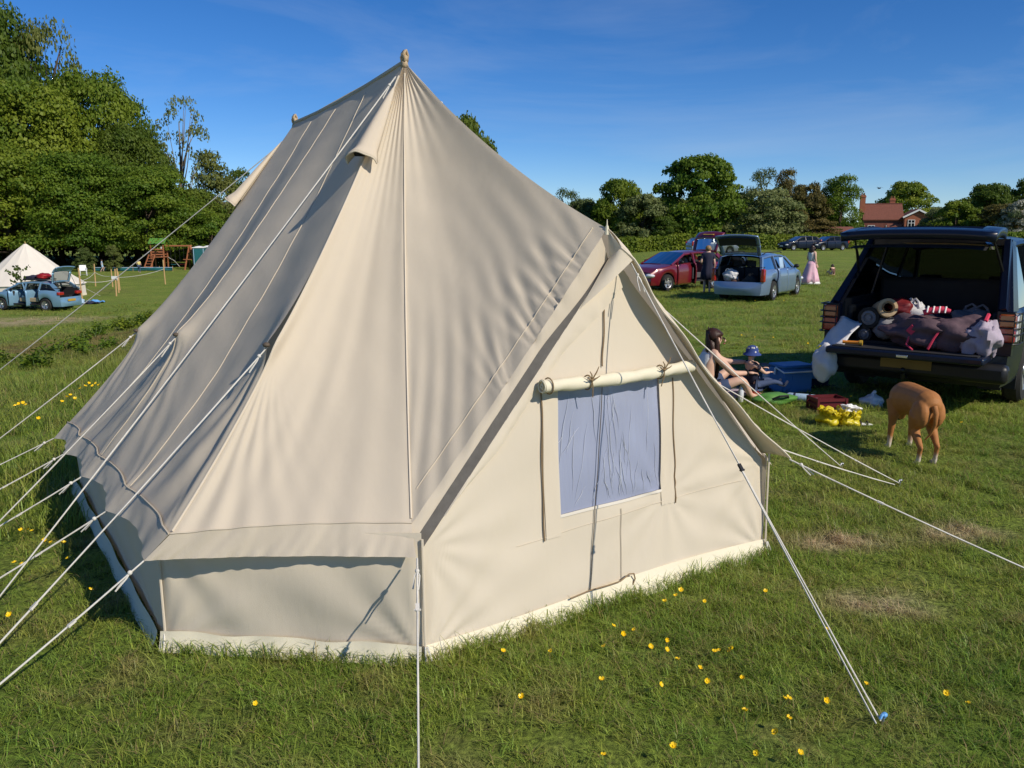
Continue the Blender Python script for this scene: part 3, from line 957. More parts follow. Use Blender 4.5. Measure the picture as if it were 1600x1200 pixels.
fw = at_depth(1440, 140)
fe = thing("picket_fence", "short white picket fence right of the brick house", "fence", (fw.x, fw.y, 0), 0)
b = MB()
for z in (1.5, 1.95): b.box((1.6, 0, z), (4.4, .05, .1))
b.build("rail", M['white_paint'], fe)
pk = None
for k in range(13):
    if pk is None:
        b = MB(); b.box((0, 0, 1.15), (.16, .04, 2.3)); b.prism([(-.08, -.02, 2.3), (.08, -.02, 2.3), (0, -.02, 2.45)], (0, .04, 0)); pk = b.build("picket", M['white_paint'], fe)
        pk.location = (-.5, -.05, 0)
    else:
        c = pk.copy(); COL.objects.link(c); c.location = (-.5 + k * .35, -.05, 0)

for px, d, w, h, lb, mt in ((1243, 106, 5.2, 2.25, "low shed with pale felt roof behind the hedge", 'grey_roof'), (1304, 104, 3.6, 2.3, "low brown shed behind the hedge, left of the house", 'tile')):
    p = at_depth(px, d); s = thing("garden_shed", lb, "shed", p)
    b = MB(); wall_box(b, -w / 2, w / 2, -1.5, 1.5, -.2, h - .5); b.build("wall", M['dark_brick'], s)
    gable_roof(MB(), -w / 2, w / 2, -1.5, 1.5, h - .5, h, 'x', .25).build("roof", M[mt], s)

p = at_depth(372, 118)
gh = thing("grey_roofed_house", "house with grey slate roof half hidden behind the tent and wood", "house", p, R(8))
b = MB(); wall_box(b, -4.5, 9, -3.2, 3.2, -1, 4.2)
for x in (-4.5, 8.7): b.prism([(x, -3.2, 4.2), (x, 3.2, 4.2), (x, 0, 7.6)], (.3, 0, 0))
b.build("wall", M['white_paint'], gh)
rf = gable_roof(MB(), -4.5, 9, -3.2, 3.2, 4.2, 7.7).build("roof", M['slate'], gh)
b = MB(); b.cyl((-1.0, -1.4, 6.1), (-1.0, -1.6, 6.9), .22, .22, 10); b.ell((-1.0, -1.6, 6.95), (.28, .28, .2)); b.build("flue", M['white_paint'], rf)
window_part(gh, (-2.5, -3.22, 2.4), 1.4, 1.3, (1, 0, 0), (0, -1, 0))

# ------------------------------------------------------------------ the big canvas bell tent
tent = thing("bell_tent", "large cream canvas bell tent with ridge, porch and clear window, nearest of all", "tent", (TO[0], TO[1], 0), TENT_RZ)
V3 = Vector
P1, P2 = V3((-.29, 1.70, 2.85)), V3((-.16, 4.03, 2.75))
K = V3((-.03, .105, 1.866))
G = [V3((-1.40, .95, 1.28)), V3((-1.55, 2.22, 1.21)), V3((-1.565, 3.48, 1.11))]
HEM = [V3((-2.115, .62, .475)), V3((-2.145, 1.44, .465)), V3((-2.165, 2.25, .445)), V3((-2.19, 2.97, .42)), V3((-2.19, 3.68, .375))]
SEAM = [h + V3((.105, -.03 if i == 0 else 0, .10)) for i, h in enumerate(HEM)]
A_S = V3((-1.125, .075, .60)); A_H = V3((-1.165, -.045, .50))
B_S = V3((1.12, .085, .60)); B_H = V3((1.16, .0, .52))
RC_S, RC_H = V3((1.62, .58, .58)), V3((1.70, .56, .48))
RD_S, RD_H = V3((1.62, 3.66, .52)), V3((1.70, 3.68, .42))
F1_S, F1_H = V3((-1.12, 4.72, .52)), V3((-1.17, 4.82, .42))
F2_S, F2_H = V3((.80, 4.72, .52)), V3((.85, 4.82, .42))
TG = .6


def lag(a, m, b, t):
    return a * ((t - TG) * (t - 1) / TG) + m * (t * (t - 1) / (TG * (TG - 1))) + b * (t * (t - TG) / (1 - TG))


def gauss(x, s): return math.exp(-(x / s) ** 2)


def pw(pts, s):
    q = s * (len(pts) - 1); i = min(int(q), len(pts) - 2); f = q - i
    return pts[i].lerp(pts[i + 1], f), f


def wrinkle(p, k=1.0):
    """small unordered creases of the cloth"""
    x, y, z = p
    return k * (.004 * math.sin(7.1 * x + 4 * z + 2 * math.sin(3 * y + z)) + .003 * math.sin(13 * y - 9 * z + 3 * math.sin(2.2 * x)) + .002 * math.sin(23 * x + 17 * z + 2 * math.sin(5 * y)))


def gbump(ds, t):
    b = 1.5 * gauss(ds, .034 + .25 * max(0, TG - t)) * (math.exp((t - TG) / .11) if t < TG else math.exp(-(t - TG) / .03))
    return b


def mid_left(s):
    g, f = pw(G, s)
    return g + V3((.03, 0, -.028)) * (math.sin(math.pi * f) ** 2)


def roof_left(s, t):
    bot, f = pw(SEAM, s)
    bot = bot + V3((.022, 0, .012)) * math.sin(math.pi * f)
    top = P1.lerp(P2, s) + V3((0, 0, -.025)) * math.sin(math.pi * s)
    p = lag(top, mid_left(s), bot, t)
    d = 0.0
    e = min(1, s / .015, (1 - s) / .015)
    for k, sk in enumerate((0, .5, 1)):
        d += .045 * gbump(s - sk, t)
        if t > TG - .02:
            q = t - TG + .02
            ph = (s - sk) / (q * .9 + .035)
            d += (.015 if k == 0 else .008) * math.sin(ph * 21 + .6 * math.sin(9 * t)) * gauss(ph, .5) * min(1, q / .08) * (1 if k else e)
    for sk in (0, .25, .5, .75, 1.0):
        q = 1.02 - t
        ph = (s - sk) / (q * .55 + .02)
        d += .006 * math.sin(ph * 9 + sk * 20) * gauss(ph, .75) * math.exp(-q / .30) * e
    d += .005 * math.sin(s * 38 + 4 * t) * sstep(.5, .9, t) * e * (.5 + .5 * math.sin(s * 11))
    d += wrinkle(p, .5) * e
    return p + V3((-.70, -.25, .62)) * d


MID_NA = P1.lerp(A_S, TG) + V3((.03, .09, -.05))


def mid_near(s): return G[0].lerp(MID_NA, s) + V3((.02, .05, -.03)) * math.sin(math.pi * s)


def roof_near(s, t):
    bot = SEAM[0].lerp(A_S, s) + V3((0, .02, .012)) * math.sin(math.pi * s)
    p = lag(P1, mid_near(s), bot, t)
    e = min(1, s / .03, (1 - s) / .03)
    d = .045 * gbump(s * 1.0, t)
    d += .010 * math.sin(s * 46 + 1.2) * math.exp(-t / .13) * e * min(1, t / .04)          # gathers under the peak
    q = max(t - .66, 0)
    d += .0055 * math.sin((s - .0) / (q * .8 + .05) * 14) * gauss(s / (q + .1), 1.1) * min(1, q / .06) * e
    d += .003 * math.sin(s * 31 + 3 * t) * sstep(.72, 1, t) * e
    d += .003 * math.sin(s * 26 - 2 * t + 2) * sstep(.2, .6, t) * (1 - sstep(.7, .95, t)) * e
    # slack folds that fall from the hip towards the eave
    d += .0022 * math.sin(40 * (s + .22 * t)) * sstep(.5, .85, t) * gauss(s - .3, .4) * e
    d += wrinkle(p, .35) * e
    return p + V3((-.25, -.80, .55)) * d


def mid_porch(s): return MID_NA.lerp(P1.lerp(K, TG) + V3((0, -.02, -.085)), s) + V3((.03, .06, -.03)) * math.sin(math.pi * s)


def roof_porch(s, t):
    bot = A_S.lerp(K, s) + V3((.02, .03, -.02)) * math.sin(math.pi * s)
    p = lag(P1, mid_porch(s), bot, t)
    e = min(1, s / .03, (1 - s) / .03)
    d = .009 * math.sin(s * 34 + .5) * math.exp(-t / .12) * e * min(1, t / .04)
    q = 1.03 - t
    for sk, am in ((.62, .012), (.74, .012), (.86, .010), (.45, .007)):                      # puckers along the porch seam
        ph = (s - sk) / (q * .9 + .03)
        d += am * math.sin(ph * 17 + sk * 40) * gauss(ph, .55) * math.exp(-q / .16) * e
    d += .006 * math.sin(s * 52 + 9 * t + 3 * math.sin(7 * t)) * sstep(.55, .95, t) * e * (1 - .3 * t)
    d += .004 * math.sin(s * 15 - 3 * t) * sstep(.1, .4, t) * e * (1 - sstep(.5, .8, t)) * .6
    d += wrinkle(p, .5) * e
    return p + V3((-.35, -.62, .60)) * d


def simple_patch(ta, tb, ma, mb_, ba, bb, n, am=.05):
    def f(s, t):
        p = lag(ta.lerp(tb, s), ma.lerp(mb_, s) + V3((-n[0], -n[1], -.6)) * am * math.sin(math.pi * s), ba.lerp(bb, s), t)
        return p + V3(n) * wrinkle(p, min(1, s / .04, (1 - s) / .04))
    return f


MID_PK = P1.lerp(K, TG) + V3((0, -.02, -.085))
MID_PB = P1.lerp(B_S, TG) + V3((-.05, .08, -.06))
MID_R1, MID_R2 = V3((1.08, .98, 1.26)), V3((1.08, 3.5, 1.15))
MID_F1, MID_F2 = P2.lerp(F1_S, TG) + V3((0, -.06, -.06)), P2.lerp(F2_S, TG) + V3((0, -.06, -.06))
rb = MB()
rb.grid(roof_left, 180, 96)
rb.grid(roof_near, 100, 96, )
rb.grid(roof_porch, 100, 96)
rb.grid(simple_patch(P1, P1, MID_PK, MID_PB, K, B_S, (.4, -.6, .6)), 24, 30)
rb.grid(simple_patch(P1, P1, MID_PB, MID_R1, B_S, RC_S, (.4, -.6, .6)), 16, 30)
rb.grid(simple_patch(P1, P2, MID_R1, MID_R2, RC_S, RD_S, (.8, 0, .6)), 30, 30)
rb.grid(simple_patch(P2, P2, MID_R2, MID_F2, RD_S, F2_S, (.5, .5, .6)), 16, 30)
rb.grid(simple_patch(P2, P2, MID_F2, MID_F1, F2_S, F1_S, (0, .8, .6)), 16, 30)
rb.grid(simple_patch(P2, P2, MID_F1, G[2], F1_S, SEAM[4], (-.5, .5, .6), .03), 24, 30)
roof = rb.build("roof", M['canvas_roof'], tent, 75)

# eave valances: a strip from the roof seam down to the scalloped hem
def strip(name, fa, fb, nu, nv, mt, parent=tent, wr=0.0, nrm=(-.5, -.8, .2), sharp=70, bulge=0.0):
    def f(s, t):
        p = fa(s).lerp(fb(s), t)
        e = min(1, s / .02, (1 - s) / .02)
        w = wr * e * t * (math.sin(s * 60 + 3 * math.sin(s * 17)) * .6 + math.sin(s * 23 + 2 * t) + .5 * math.sin(s * 111 + 5 * t))
        return p + V3(nrm) * (w + bulge * math.sin(math.pi * t))
    return MB().grid(f, nu, nv).build(name, mt, parent, sharp)


def seam_left(s): return roof_left(s, 1.0) + V3((-.004, 0, .006))
def hem_left(s):
    p, f = pw(HEM, s); return p + V3((.045, 0, .026)) * math.sin(math.pi * f)
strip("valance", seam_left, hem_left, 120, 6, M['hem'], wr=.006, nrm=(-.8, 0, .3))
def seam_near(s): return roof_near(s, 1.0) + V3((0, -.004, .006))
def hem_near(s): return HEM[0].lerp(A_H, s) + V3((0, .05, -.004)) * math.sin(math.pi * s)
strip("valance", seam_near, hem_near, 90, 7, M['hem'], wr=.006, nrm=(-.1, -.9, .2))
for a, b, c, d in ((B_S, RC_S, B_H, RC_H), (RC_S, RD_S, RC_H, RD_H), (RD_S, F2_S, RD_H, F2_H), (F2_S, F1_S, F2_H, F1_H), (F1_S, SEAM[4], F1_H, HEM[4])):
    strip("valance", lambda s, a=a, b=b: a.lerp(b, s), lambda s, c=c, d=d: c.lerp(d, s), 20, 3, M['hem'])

# sewn seams of the roof
def curve_tube(f, n, r, name, mt, parent, nrm=(0, 0, 0), m=5):
    return MB().tube([f(k / n) + V3(nrm) for k in range(n + 1)], r, m).build(name, mt, parent)
for s in (.25, .5, .75):
    curve_tube(lambda t, s=s: roof_left(s, .02 + .97 * t), 60, .0022, "seam", M['canvas'], roof, (-.001, 0, .0015))
curve_tube(lambda t: roof_near(.0, .03 + .96 * t), 60, .005, "seam", M['canvas'], roof, (-.002, -.002, .002))
curve_tube(lambda t: roof_near(1.0, .03 + .96 * t), 60, .005, "seam", M['canvas'], roof, (0, -.003, .002))
curve_tube(lambda t: roof_near(t, .998), 60, .0045, "seam", M['hem'], roof, (0, -.006, .006))
curve_tube(lambda t: roof_left(t, .998), 80, .0045, "seam", M['hem'], roof, (-.006, 0, .006))
curve_tube(lambda t: P1.lerp(P2, t) + V3((0, 0, -.025)) * math.sin(math.pi * t), 20, .014, "ridge_seam", M['hem'], roof, (0, 0, .004))
curve_tube(lambda t: roof_porch(.03 + .95 * t, .955), 60, .0022, "seam", M['canvas'], roof, (-.001, -.002, .002))

# walls
def wall(a, b, za, zb_, nu, wr, nrm, fan=None):
    a, b, n = V3((*a, 0)), V3((*b, 0)), V3(nrm)
    def f(s, t):
        p = a.lerp(b, s); z = t * (za + (zb_ - za) * s); p.z = z
        e = min(1, s / .03, (1 - s) / .03) * min(1, t / .08)
        d = wr * (.5 * math.sin(s * 19 + 9 * z) + .4 * math.sin(s * 8 - 14 * z + 1))
        for cs, cz in ((0, 0), (1, 0.0), (0, 1)):
            an = math.atan2(t - cz + .001, (s - cs) * 2 + .001); rr = math.hypot((s - cs) * 2, t - cz)
            d += wr * 1.3 * math.sin(an * 13) * math.exp(-rr / .7) * min(1, rr / .2)
        p += n * (d + .02 * math.sin(math.pi * t)) * e
        return p
    return MB().grid(f, nu, 22).build("wall_panel", M['canvas'], tent, 75)
wall((-2.03, .76), (-1.115, 0), .55, .585, 60, .006, (-.64, -.77, 0))
wall((-2.05, 3.6), (-2.03, .76), .5, .55, 60, .006, (-1, 0, 0))
wall((-1.05, 4.6), (-2.05, 3.6), .5, .5, 16, .004, (-.7, .7, 0))
wall((.75, 4.6), (-1.05, 4.6), .5, .5, 16, .004, (0, 1, 0))
wall((1.56, 3.6), (.75, 4.6), .5, .5, 16, .004, (.7, .7, 0))
wall((1.56, .62), (1.56, 3.6), .55, .5, 24, .004, (1, 0, 0))
wall((1.115, 0), (1.56, .62), .58, .55, 12, .004, (.8, -.5, 0))
for (a, b) in (((-2.035, .765), (-1.12, -.006)), ((-2.06, 3.6), (-2.035, .765))):
    a_, b_ = V3((*a, 0)), V3((*b, 0)); n = V3((b_ - a_).yxz); n = V3(((b_ - a_).y, -(b_ - a_).x, 0)).normalized()
    def f(s, t, a_=a_, b_=b_, n=n):
        return a_.lerp(b_, s) + n * (.030 + .03 * (1 - t) ** 1.5 + .004 * math.sin(s * 31)) + V3((0, 0, (.0 + .085 * t) + .006 * math.sin(s * 17) * t))
    MB().grid(f, 50, 5).build("skirt", M['canvas_pale'], tent, 75)

# door end
LE = lambda t: V3((-1.098, .035, .50)).lerp(V3((.02, .120, 1.735)), t)      # left sloping edge of the door end
RE = lambda t: V3((1.108, .042, .56)).lerp(V3((.02, .120, 1.735)), t)
def top_z(v):
    if v < .02: return .50 + (v + 1.098) / 1.118 * 1.235
    return .56 + (1.108 - v) / 1.088 * 1.175
W0, W1 = -.35, .322
wz0 = lambda v: .504 + (v + .35) * .013
wz1 = lambda v: 1.119 + (v + .35) * .03
def door_pt(v, z):
    d = .004 * math.sin(6 * v + 3 * z) + .003 * math.sin(15 * v - 11 * z)
    for (cv, cz, am, fr) in ((-1.1, .02, .006, 15), (1.1, .03, .006, 14), (-1.08, .5, .005, 12), (.35, .48, .0045, 12), (1.1, .55, .004, 14)):
        dv, dz = v - cv, z - cz; rr = math.hypot(dv, dz)
        d += am * math.sin(math.atan2(dz, dv) * fr) * math.exp(-rr / .55) * min(1, rr / .12)
    d += .020 * math.exp(-(z / .10) ** 2) * math.sin(v * 3.1) * .4
    return V3((v, .07 * z - d, z))
db = MB()
def stack(v0, v1, nu, fz0, fz1, nv):
    db.grid(lambda s, t: door_pt(v0 + (v1 - v0) * s, fz0(v0 + (v1 - v0) * s) + (fz1(v0 + (v1 - v0) * s) - fz0(v0 + (v1 - v0) * s)) * t), nu, nv)
z0_ = lambda v: .0
stack(-1.115, -1.098, 2, z0_, lambda v: .5, 50); stack(-1.098, W0, 44, z0_, top_z, 50)
stack(W0, .02, 22, z0_, wz0, 24); stack(.02, W1, 18, z0_, wz0, 24)
stack(W0, .02, 22, wz1, top_z, 26); stack(.02, W1, 18, wz1, top_z, 26)
stack(W1, 1.108, 46, z0_, top_z, 50); stack(1.108, 1.115, 2, z0_, lambda v: .56, 50)
door = db.build("door_panel", M['canvas'], tent, 75)
# step between roof edge and door end, sleeve coloured dark as its shaded side
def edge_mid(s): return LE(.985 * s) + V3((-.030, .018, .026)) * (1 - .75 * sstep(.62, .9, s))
strip("porch_hem", lambda s: roof_porch(.97 * s, 1.0), edge_mid, 60, 4, M['canvas_roof'], wr=.002, nrm=(-.3, -.6, .3), bulge=.006)
strip("porch_sleeve", edge_mid, lambda s: LE(.985 * s) + V3((.0, -.013, .004)), 60, 3, pmat("sleeve_shade", (.13, .12, .105), .85, .2, 30, .2, 200), wr=.002, nrm=(-.6, -.3, 0))
# padded edge lying on the door end left of the apex
def val_w(t): return (.05 + .10 * sstep(.55, 1, t)) * float(sstep(.0, .3, t))
strip("porch_valance", lambda s: LE(.10 + .89 * s) + V3((.0, -.012, .006)), lambda s: LE(.10 + .89 * s) + V3((val_w(s) * .74, -.016, -val_w(s) * .67)), 60, 6, M['canvas'], wr=.003, nrm=(0, -1, .1), bulge=.006)
HL = LE(.975) + V3((-.010, -.018, .022)); HB = LE(.80) + V3((.0, -.018, .0))
hb2 = MB(); hb2.grid(lambda s, t: (K + V3((0, -.006, -.004))).lerp(HL.lerp(V3((.0, .033, 1.777)), s), t) + V3((0, -.006 * math.sin(math.pi * s), 0)), 8, 6)
hb2.grid(lambda s, t: HL.lerp(HB, t).lerp(V3((.0, .033, 1.777)).lerp(V3((.062, .018, 1.715)), t), s) + V3((-.003, -.014, .002)) * math.sin(math.pi * s), 10, 8)
hb2.build("porch_hood", M['canvas'], tent, 75)
# right-hand flap of the porch, standing out from the door end
FO = [V3((.0, .035, 1.775)), V3((.06, .02, 1.72)), V3((.26, -.012, 1.45)), V3((.655, -.055, 1.022)), V3((.95, -.08, .775)), V3((1.185, -.097, .575))]
def fo(s):
    # by height, so that both edges run together
    z = 1.775 - 1.20 * s
    for a, b in zip(FO[:-1], FO[1:]):
        if z >= b.z - 1e-6:
            return a.lerp(b, (a.z - z) / (a.z - b.z))
    return FO[-1].copy()
def fi(s): return K.lerp(V3((1.13, .06, .585)), s) + V3((0, .02, 0)) * math.sin(math.pi * s)
strip("porch_flap", fi, lambda s: fo(s) + V3((.006, -.004, .004)) * math.sin(s * 21), 70, 8, M['canvas'], wr=.004, nrm=(.5, -.2, .5), bulge=.012).modifiers.new("solid", 'SOLIDIFY').thickness = .004
curve_tube(lambda t: fo(t) + V3((.006, -.004, .004)) * math.sin(t * 21), 60, .006, "flap_hem", M['canvas'], tent)
# pole tip above the porch
b = MB(); b.cyl((K.x, K.y, K.z - .03), (K.x, K.y, K.z + .012), .013, .007, 8); b.cyl((K.x, K.y, K.z + .01), (K.x, K.y, K.z + .042), .004, .002, 6)
b.build("pole_tip", M['canvas_pale'], tent)

# clear window with its rolled blind, zips and side strips
def film_mat():
    m, nt, out = new_mat("window_film"); N, L = nt.nodes.new, nt.links.new
    tc = N("ShaderNodeTexCoord"); mp = N("ShaderNodeMapping"); mp.inputs["Scale"].default_value = (16, 1, 1.1); mp.inputs["Rotation"].default_value = (0, .12, 0)
    L(tc.outputs["Object"], mp.inputs[0])
    nz = N("ShaderNodeTexNoise"); nz.inputs["Scale"].default_value = 1.3; nz.inputs["Detail"].default_value = 5; nz.inputs["Distortion"].default_value = .6
    L(mp.outputs[0], nz.inputs["Vector"])
    bp = N("ShaderNodeBump"); bp.inputs["Strength"].default_value = .75; bp.inputs["Distance"].default_value = .03
    L(nz.outputs["Fac"], bp.inputs["Height"])
    p = N("ShaderNodeBsdfPrincipled"); p.inputs["Base Color"].default_value = (.33, .365, .50, 1); p.inputs["Roughness"].default_value = .55
    p.inputs["Coat Weight"].default_value = .9; p.inputs["Coat Roughness"].default_value = .12; p.inputs["Coat IOR"].default_value = 1.55
    L(bp.outputs[0], p.inputs["Coat Normal"])
    b2 = N("ShaderNodeBump"); b2.inputs["Strength"].default_value = .25; b2.inputs["Distance"].default_value = .02
    L(nz.outputs["Fac"], b2.inputs["Height"]); L(b2.outputs[0], p.inputs["Normal"])
    t = N("ShaderNodeBsdfTransparent"); t.inputs[0].default_value = (.75, .78, .9, 1)
    ms = N("ShaderNodeMixShader"); ms.inputs[0].default_value = .12
    L(p.outputs[0], ms.inputs[1]); L(t.outputs[0], ms.inputs[2]); L(ms.outputs[0], out.inputs[0])
    return m
win = MB().grid(lambda s, t: (lambda v: door_pt(v, wz0(v) + (wz1(v) - wz0(v)) * t) + V3((0, .006 + .004 * math.sin(v * 40 + 2 * t) * t, 0)))(W0 - .006 + (W1 - W0 + .012) * s), 40, 24).build("window", film_mat(), tent, 80)
g_ = random.Random(5)
fold = None
for k in range(34):
    v = W0 + .03 + (W1 - W0 - .06) * ((k * .381 + .12) % 1) if k < 22 else -.06 + .012 * (k - 22) + g_.uniform(-.01, .01); z1 = g_.uniform(.62, 1.1); z0 = max(.53, z1 - g_.uniform(.08, .4)); sl = g_.uniform(-.05, .05) + (v < -.15) * -.05
    MB().tube([V3((v + sl * q + .004 * math.sin(q * 9 + k), (door_pt(v + sl * q, z1 + (z0 - z1) * q)).y + .003, z1 + (z0 - z1) * q)) for q in (0, .2, .4, .6, .8, 1)], [.0004, .0012, .0017, .0015, .0011, .0004], 5).build("crease_glint", M.setdefault('crease_glint', pmat("crease_glint", (.62, .64, .70), .15, .1, 30, 0, 1, 0, .8, 1)), win)  # film creases in a pale colour that stands for streaks of reflection
def vstrip(name, v0, v1, za, zb_, mt, parent, off=.005, n=6):
    return MB().grid(lambda s, t: (lambda v: door_pt(v, za(v) + (zb_(v) - za(v)) * t) + V3((0, -off, 0)))(v0 + (v1 - v0) * s), n, 24).build(name, mt, parent, 75)
vstrip("window_border", W0 - .085, W0 + .004, lambda v: .40, lambda v: 1.12, M['canvas'], tent)
vstrip("window_border", W1 - .004, W1 + .095, lambda v: .43, lambda v: 1.13, M['canvas'], tent)
vstrip("window_border", W0, W1, lambda v: wz0(v) - .012, lambda v: wz0(v) + .004, M['white_canvas'], tent, .006, 24)
for (a, b_) in (((-.442, 1.114), (-.447, .397)), ((.410, 1.098), (.420, .426)), ((-.029, 1.642), (-.062, 1.2))):
    MB().tube([door_pt(a[0] + (b_[0] - a[0]) * q, a[1] + (b_[1] - a[1]) * q) + V3((.003 * math.sin(q * 12), -.008, 0)) for q in [k / 24 for k in range(25)]], .0038, 5).build("zip", M['cord'], tent)
MB().tube([door_pt(-.07 + -.114 * q, 1.11 - 1.05 * q) + V3((0, -.008, 0)) for q in [k / 30 for k in range(31)]], .0022, 5).build("zip", M['dark_thread'], tent)
MB().tube([door_pt(.03, .47 - .4 * q) + V3((0, -.005, 0)) for q in [k / 16 for k in range(17)]], .002, 4).build("seam", M['hem'], tent)
MB().tube([door_pt(-.6 + q * 1.6, .40 + .06 * q + .015 * math.sin(q * 3)) + V3((0, -.004, 0)) for q in [k / 30 for k in range(31)]], .0015, 4).build("seam", M['canvas'], tent)
def roll_c(q): return V3((-.465 + .955 * q, .022 - .006 * math.sin(q * 3), 1.150 + .012 * q - .012 * math.sin(q * math.pi)))
rb = MB()
nR = 44
for j in range(nR + 1):
    q = j / nR; c = roll_c(q)
    for i in range(14):
        a = 2 * math.pi * i / 14
        r = .032 * (1 + .07 * math.sin(q * 25 + a * 2) + .05 * math.sin(q * 60 + a) - .20 * gauss(q - .27, .02) - .22 * gauss(q - .76, .02))
        rb.v.append((c.x, c.y + r * math.cos(a), c.z + r * .95 * math.sin(a)))
for j in range(nR):
    for i in range(14):
        a, b_ = j * 14 + i, j * 14 + (i + 1) % 14
        rb.f.append((a, b_, b_ + 14, a + 14)); rb.mi.append(0)
for j in (0, nR):
    for rr, dx in ((.028, -.004), (.018, .006), (.009, -.003)):
        c = roll_c(j / nR)
        rb.tube([V3((c.x + (dx if j == 0 else -dx), c.y + rr * math.cos(a), c.z + rr * math.sin(a))) for a in [k * .5236 for k in range(12)]], .0042, 5, closed=True)
roll = rb.build("rolled_blind", M['canvas_pale'], tent, 60)
for qx, sg in ((.27, 1), (.76, -1)):
    c = roll_c(qx); b = MB()
    b.tube([c + V3((.004 * math.sin(a), .034 * math.cos(a) - .002, .034 * math.sin(a))) for a in [k * .4488 for k in range(14)]], .0035, 5, closed=True)
    k0 = c + V3((0, -.036, .016))
    for dx, dz, ln in ((-.35, .8, .055), (.5, .9, .07), (.85, .35, .05), (-.8, .25, .045)):
        b.tube([k0, k0 + V3((dx * ln * .5, -.012, dz * ln * .6)), k0 + V3((dx * ln, -.008, dz * ln))], [.004, .0035, .002], 5)
    b.tube([k0, k0 + V3((.004 * sg, -.004, -.03)), k0 + V3((.012 * sg, .006, -.085))], .003, 5)
    b.ell(k0, .009, 8, 6)
    b.build("blind_tie", M['cord'], roll)
c = roll_c(.035)
MB().tube([c + V3((0, .038 * math.cos(a), .038 * math.sin(a))) for a in [k * .4488 for k in range(14)]], .0035, 5, closed=True).build("blind_tie", M['cord'], roll)
# pale skirt at the foot of the door end, with the zip end showing
MB().grid(lambda s, t: (lambda v: V3((v, .07 * .1 * t - .012 - .045 * (1 - t) ** 1.4 - .008 * math.sin(v * 9) * (1 - t), .0 + .085 * t * (1 + .25 * math.sin(v * 2.4 + .6)))))(-1.12 + 2.245 * s), 70, 6).build("skirt", M['canvas_pale'], tent, 75)
MB().tube([V3((v, -.022, z)) for v, z in ((-.32, .088), (-.2, .10), (-.08, .098), (.0, .10), (.06, .125), (.09, .12), (.10, .09), (.085, .06))], .004, 5).build("zip_pull", M['cord'], tent)
for v, u in ((-1.118, -.012), (1.116, -.01), (-2.035, .75)):
    b = MB(); b.tube([(v, u, .56 if v < 0 else .6), (v, u - .004, .3), (v, u - .01, .03)], .006, 6); b.build("corner_seam", M['canvas'], tent)
    b = MB()
    for dx in (-.012, .010): b.tube([(v + dx * .4, u - .02, .075), (v + dx * 1.3, u - .045, .02), (v + dx * 2, u - .06, -.03)], .005, 5)
    b.build("peg_loop", M['rope'], tent)

# vent hoods on the two hips facing the camera
def hood(hip, out, side, t0, t1, r):
    out, side = V3(out).normalized(), V3(side).normalized()
    def f(s, q):
        a = math.pi * s; t = t0 + (t1 - t0) * q; rr = r * (q ** .8)
        fl = .02 * sstep(.85, 1, q)
        return hip(t) - side * math.cos(a) * (rr + fl) * (.9) + out * math.sin(a) ** .8 * (rr * 1.0 + fl) + out * .004 + V3((0, 0, .004 * math.sin(a * 5) * q))
    o = MB().grid(f, 16, 22).build("vent_hood", M['canvas_roof'], tent, 75)
    o.modifiers.new("solid", 'SOLIDIFY').thickness = .005
    MB().tube([f(k / 16, 1.0) for k in range(17)], .005, 6).build("hood_rim", M['canvas'], o)
    MB().add([f(k / 16, .90) for k in range(17)] + [hip(t0 + (t1 - t0) * .90) + out * .002], [(k, k + 1, 17) for k in range(16)]).build("hood_mesh", M['dark'], o)
hood(lambda t: roof_near(.012, t), (-.62, -.42, .62), (.75, -.65, 0), .055, .215, .072)
hood(lambda t: roof_left(.997, t), (-.75, .1, .62), (.35, .9, 0), .05, .225, .08)

# caps at both peaks
for P, sc in ((P1, 1.0), (P2, .95)):
    b = MB()
    b.lathe([(.026, -.03), (.018, .0), (.012, .012)], 10, Matrix.Translation(P))
    for a0, h in ((0.3, .068), (1.9, .045)):
        d = V3((math.cos(a0), math.sin(a0), 0))
        pts = [P + d * .010, P + d * .018 + V3((0, 0, h * .6)), P + d * .006 + V3((0, 0, h)), P - d * .010 + V3((0, 0, h * .7)), P - d * .008]
        sd = V3((-d.y, d.x, 0)) * .016
        b.add([p - sd for p in pts] + [p + sd for p in pts], [(i, i + 1, i + 6, i + 5) for i in range(4)])
    o = b.build("peak_cap", M.setdefault('cap', pmat('leather_cap', (.50, .38, .24), .8, .2, 30, .3, 120)), tent, 60); o.modifiers.new("solid", 'SOLIDIFY').thickness = .006
    MB().cyl(P + V3((0, 0, -.01)), P + V3((0, 0, .055)), .010, .008, 8).build("pole_tip", M['pole_wood'], o)

# dark blobs standing for the shadow holes at the rope eyelets
for g_pt, dv in ((G[0], (.03, .0, -.035)), (G[1], (.02, -.02, -.03)), (G[2], (.02, -.02, -.03))):
    b = MB(); b.ell(g_pt + V3((-.05, -.02, .035)), (.018, .022, .012), 10, 8); b.build("eyelet_shadow", M['dark_thread'], tent)
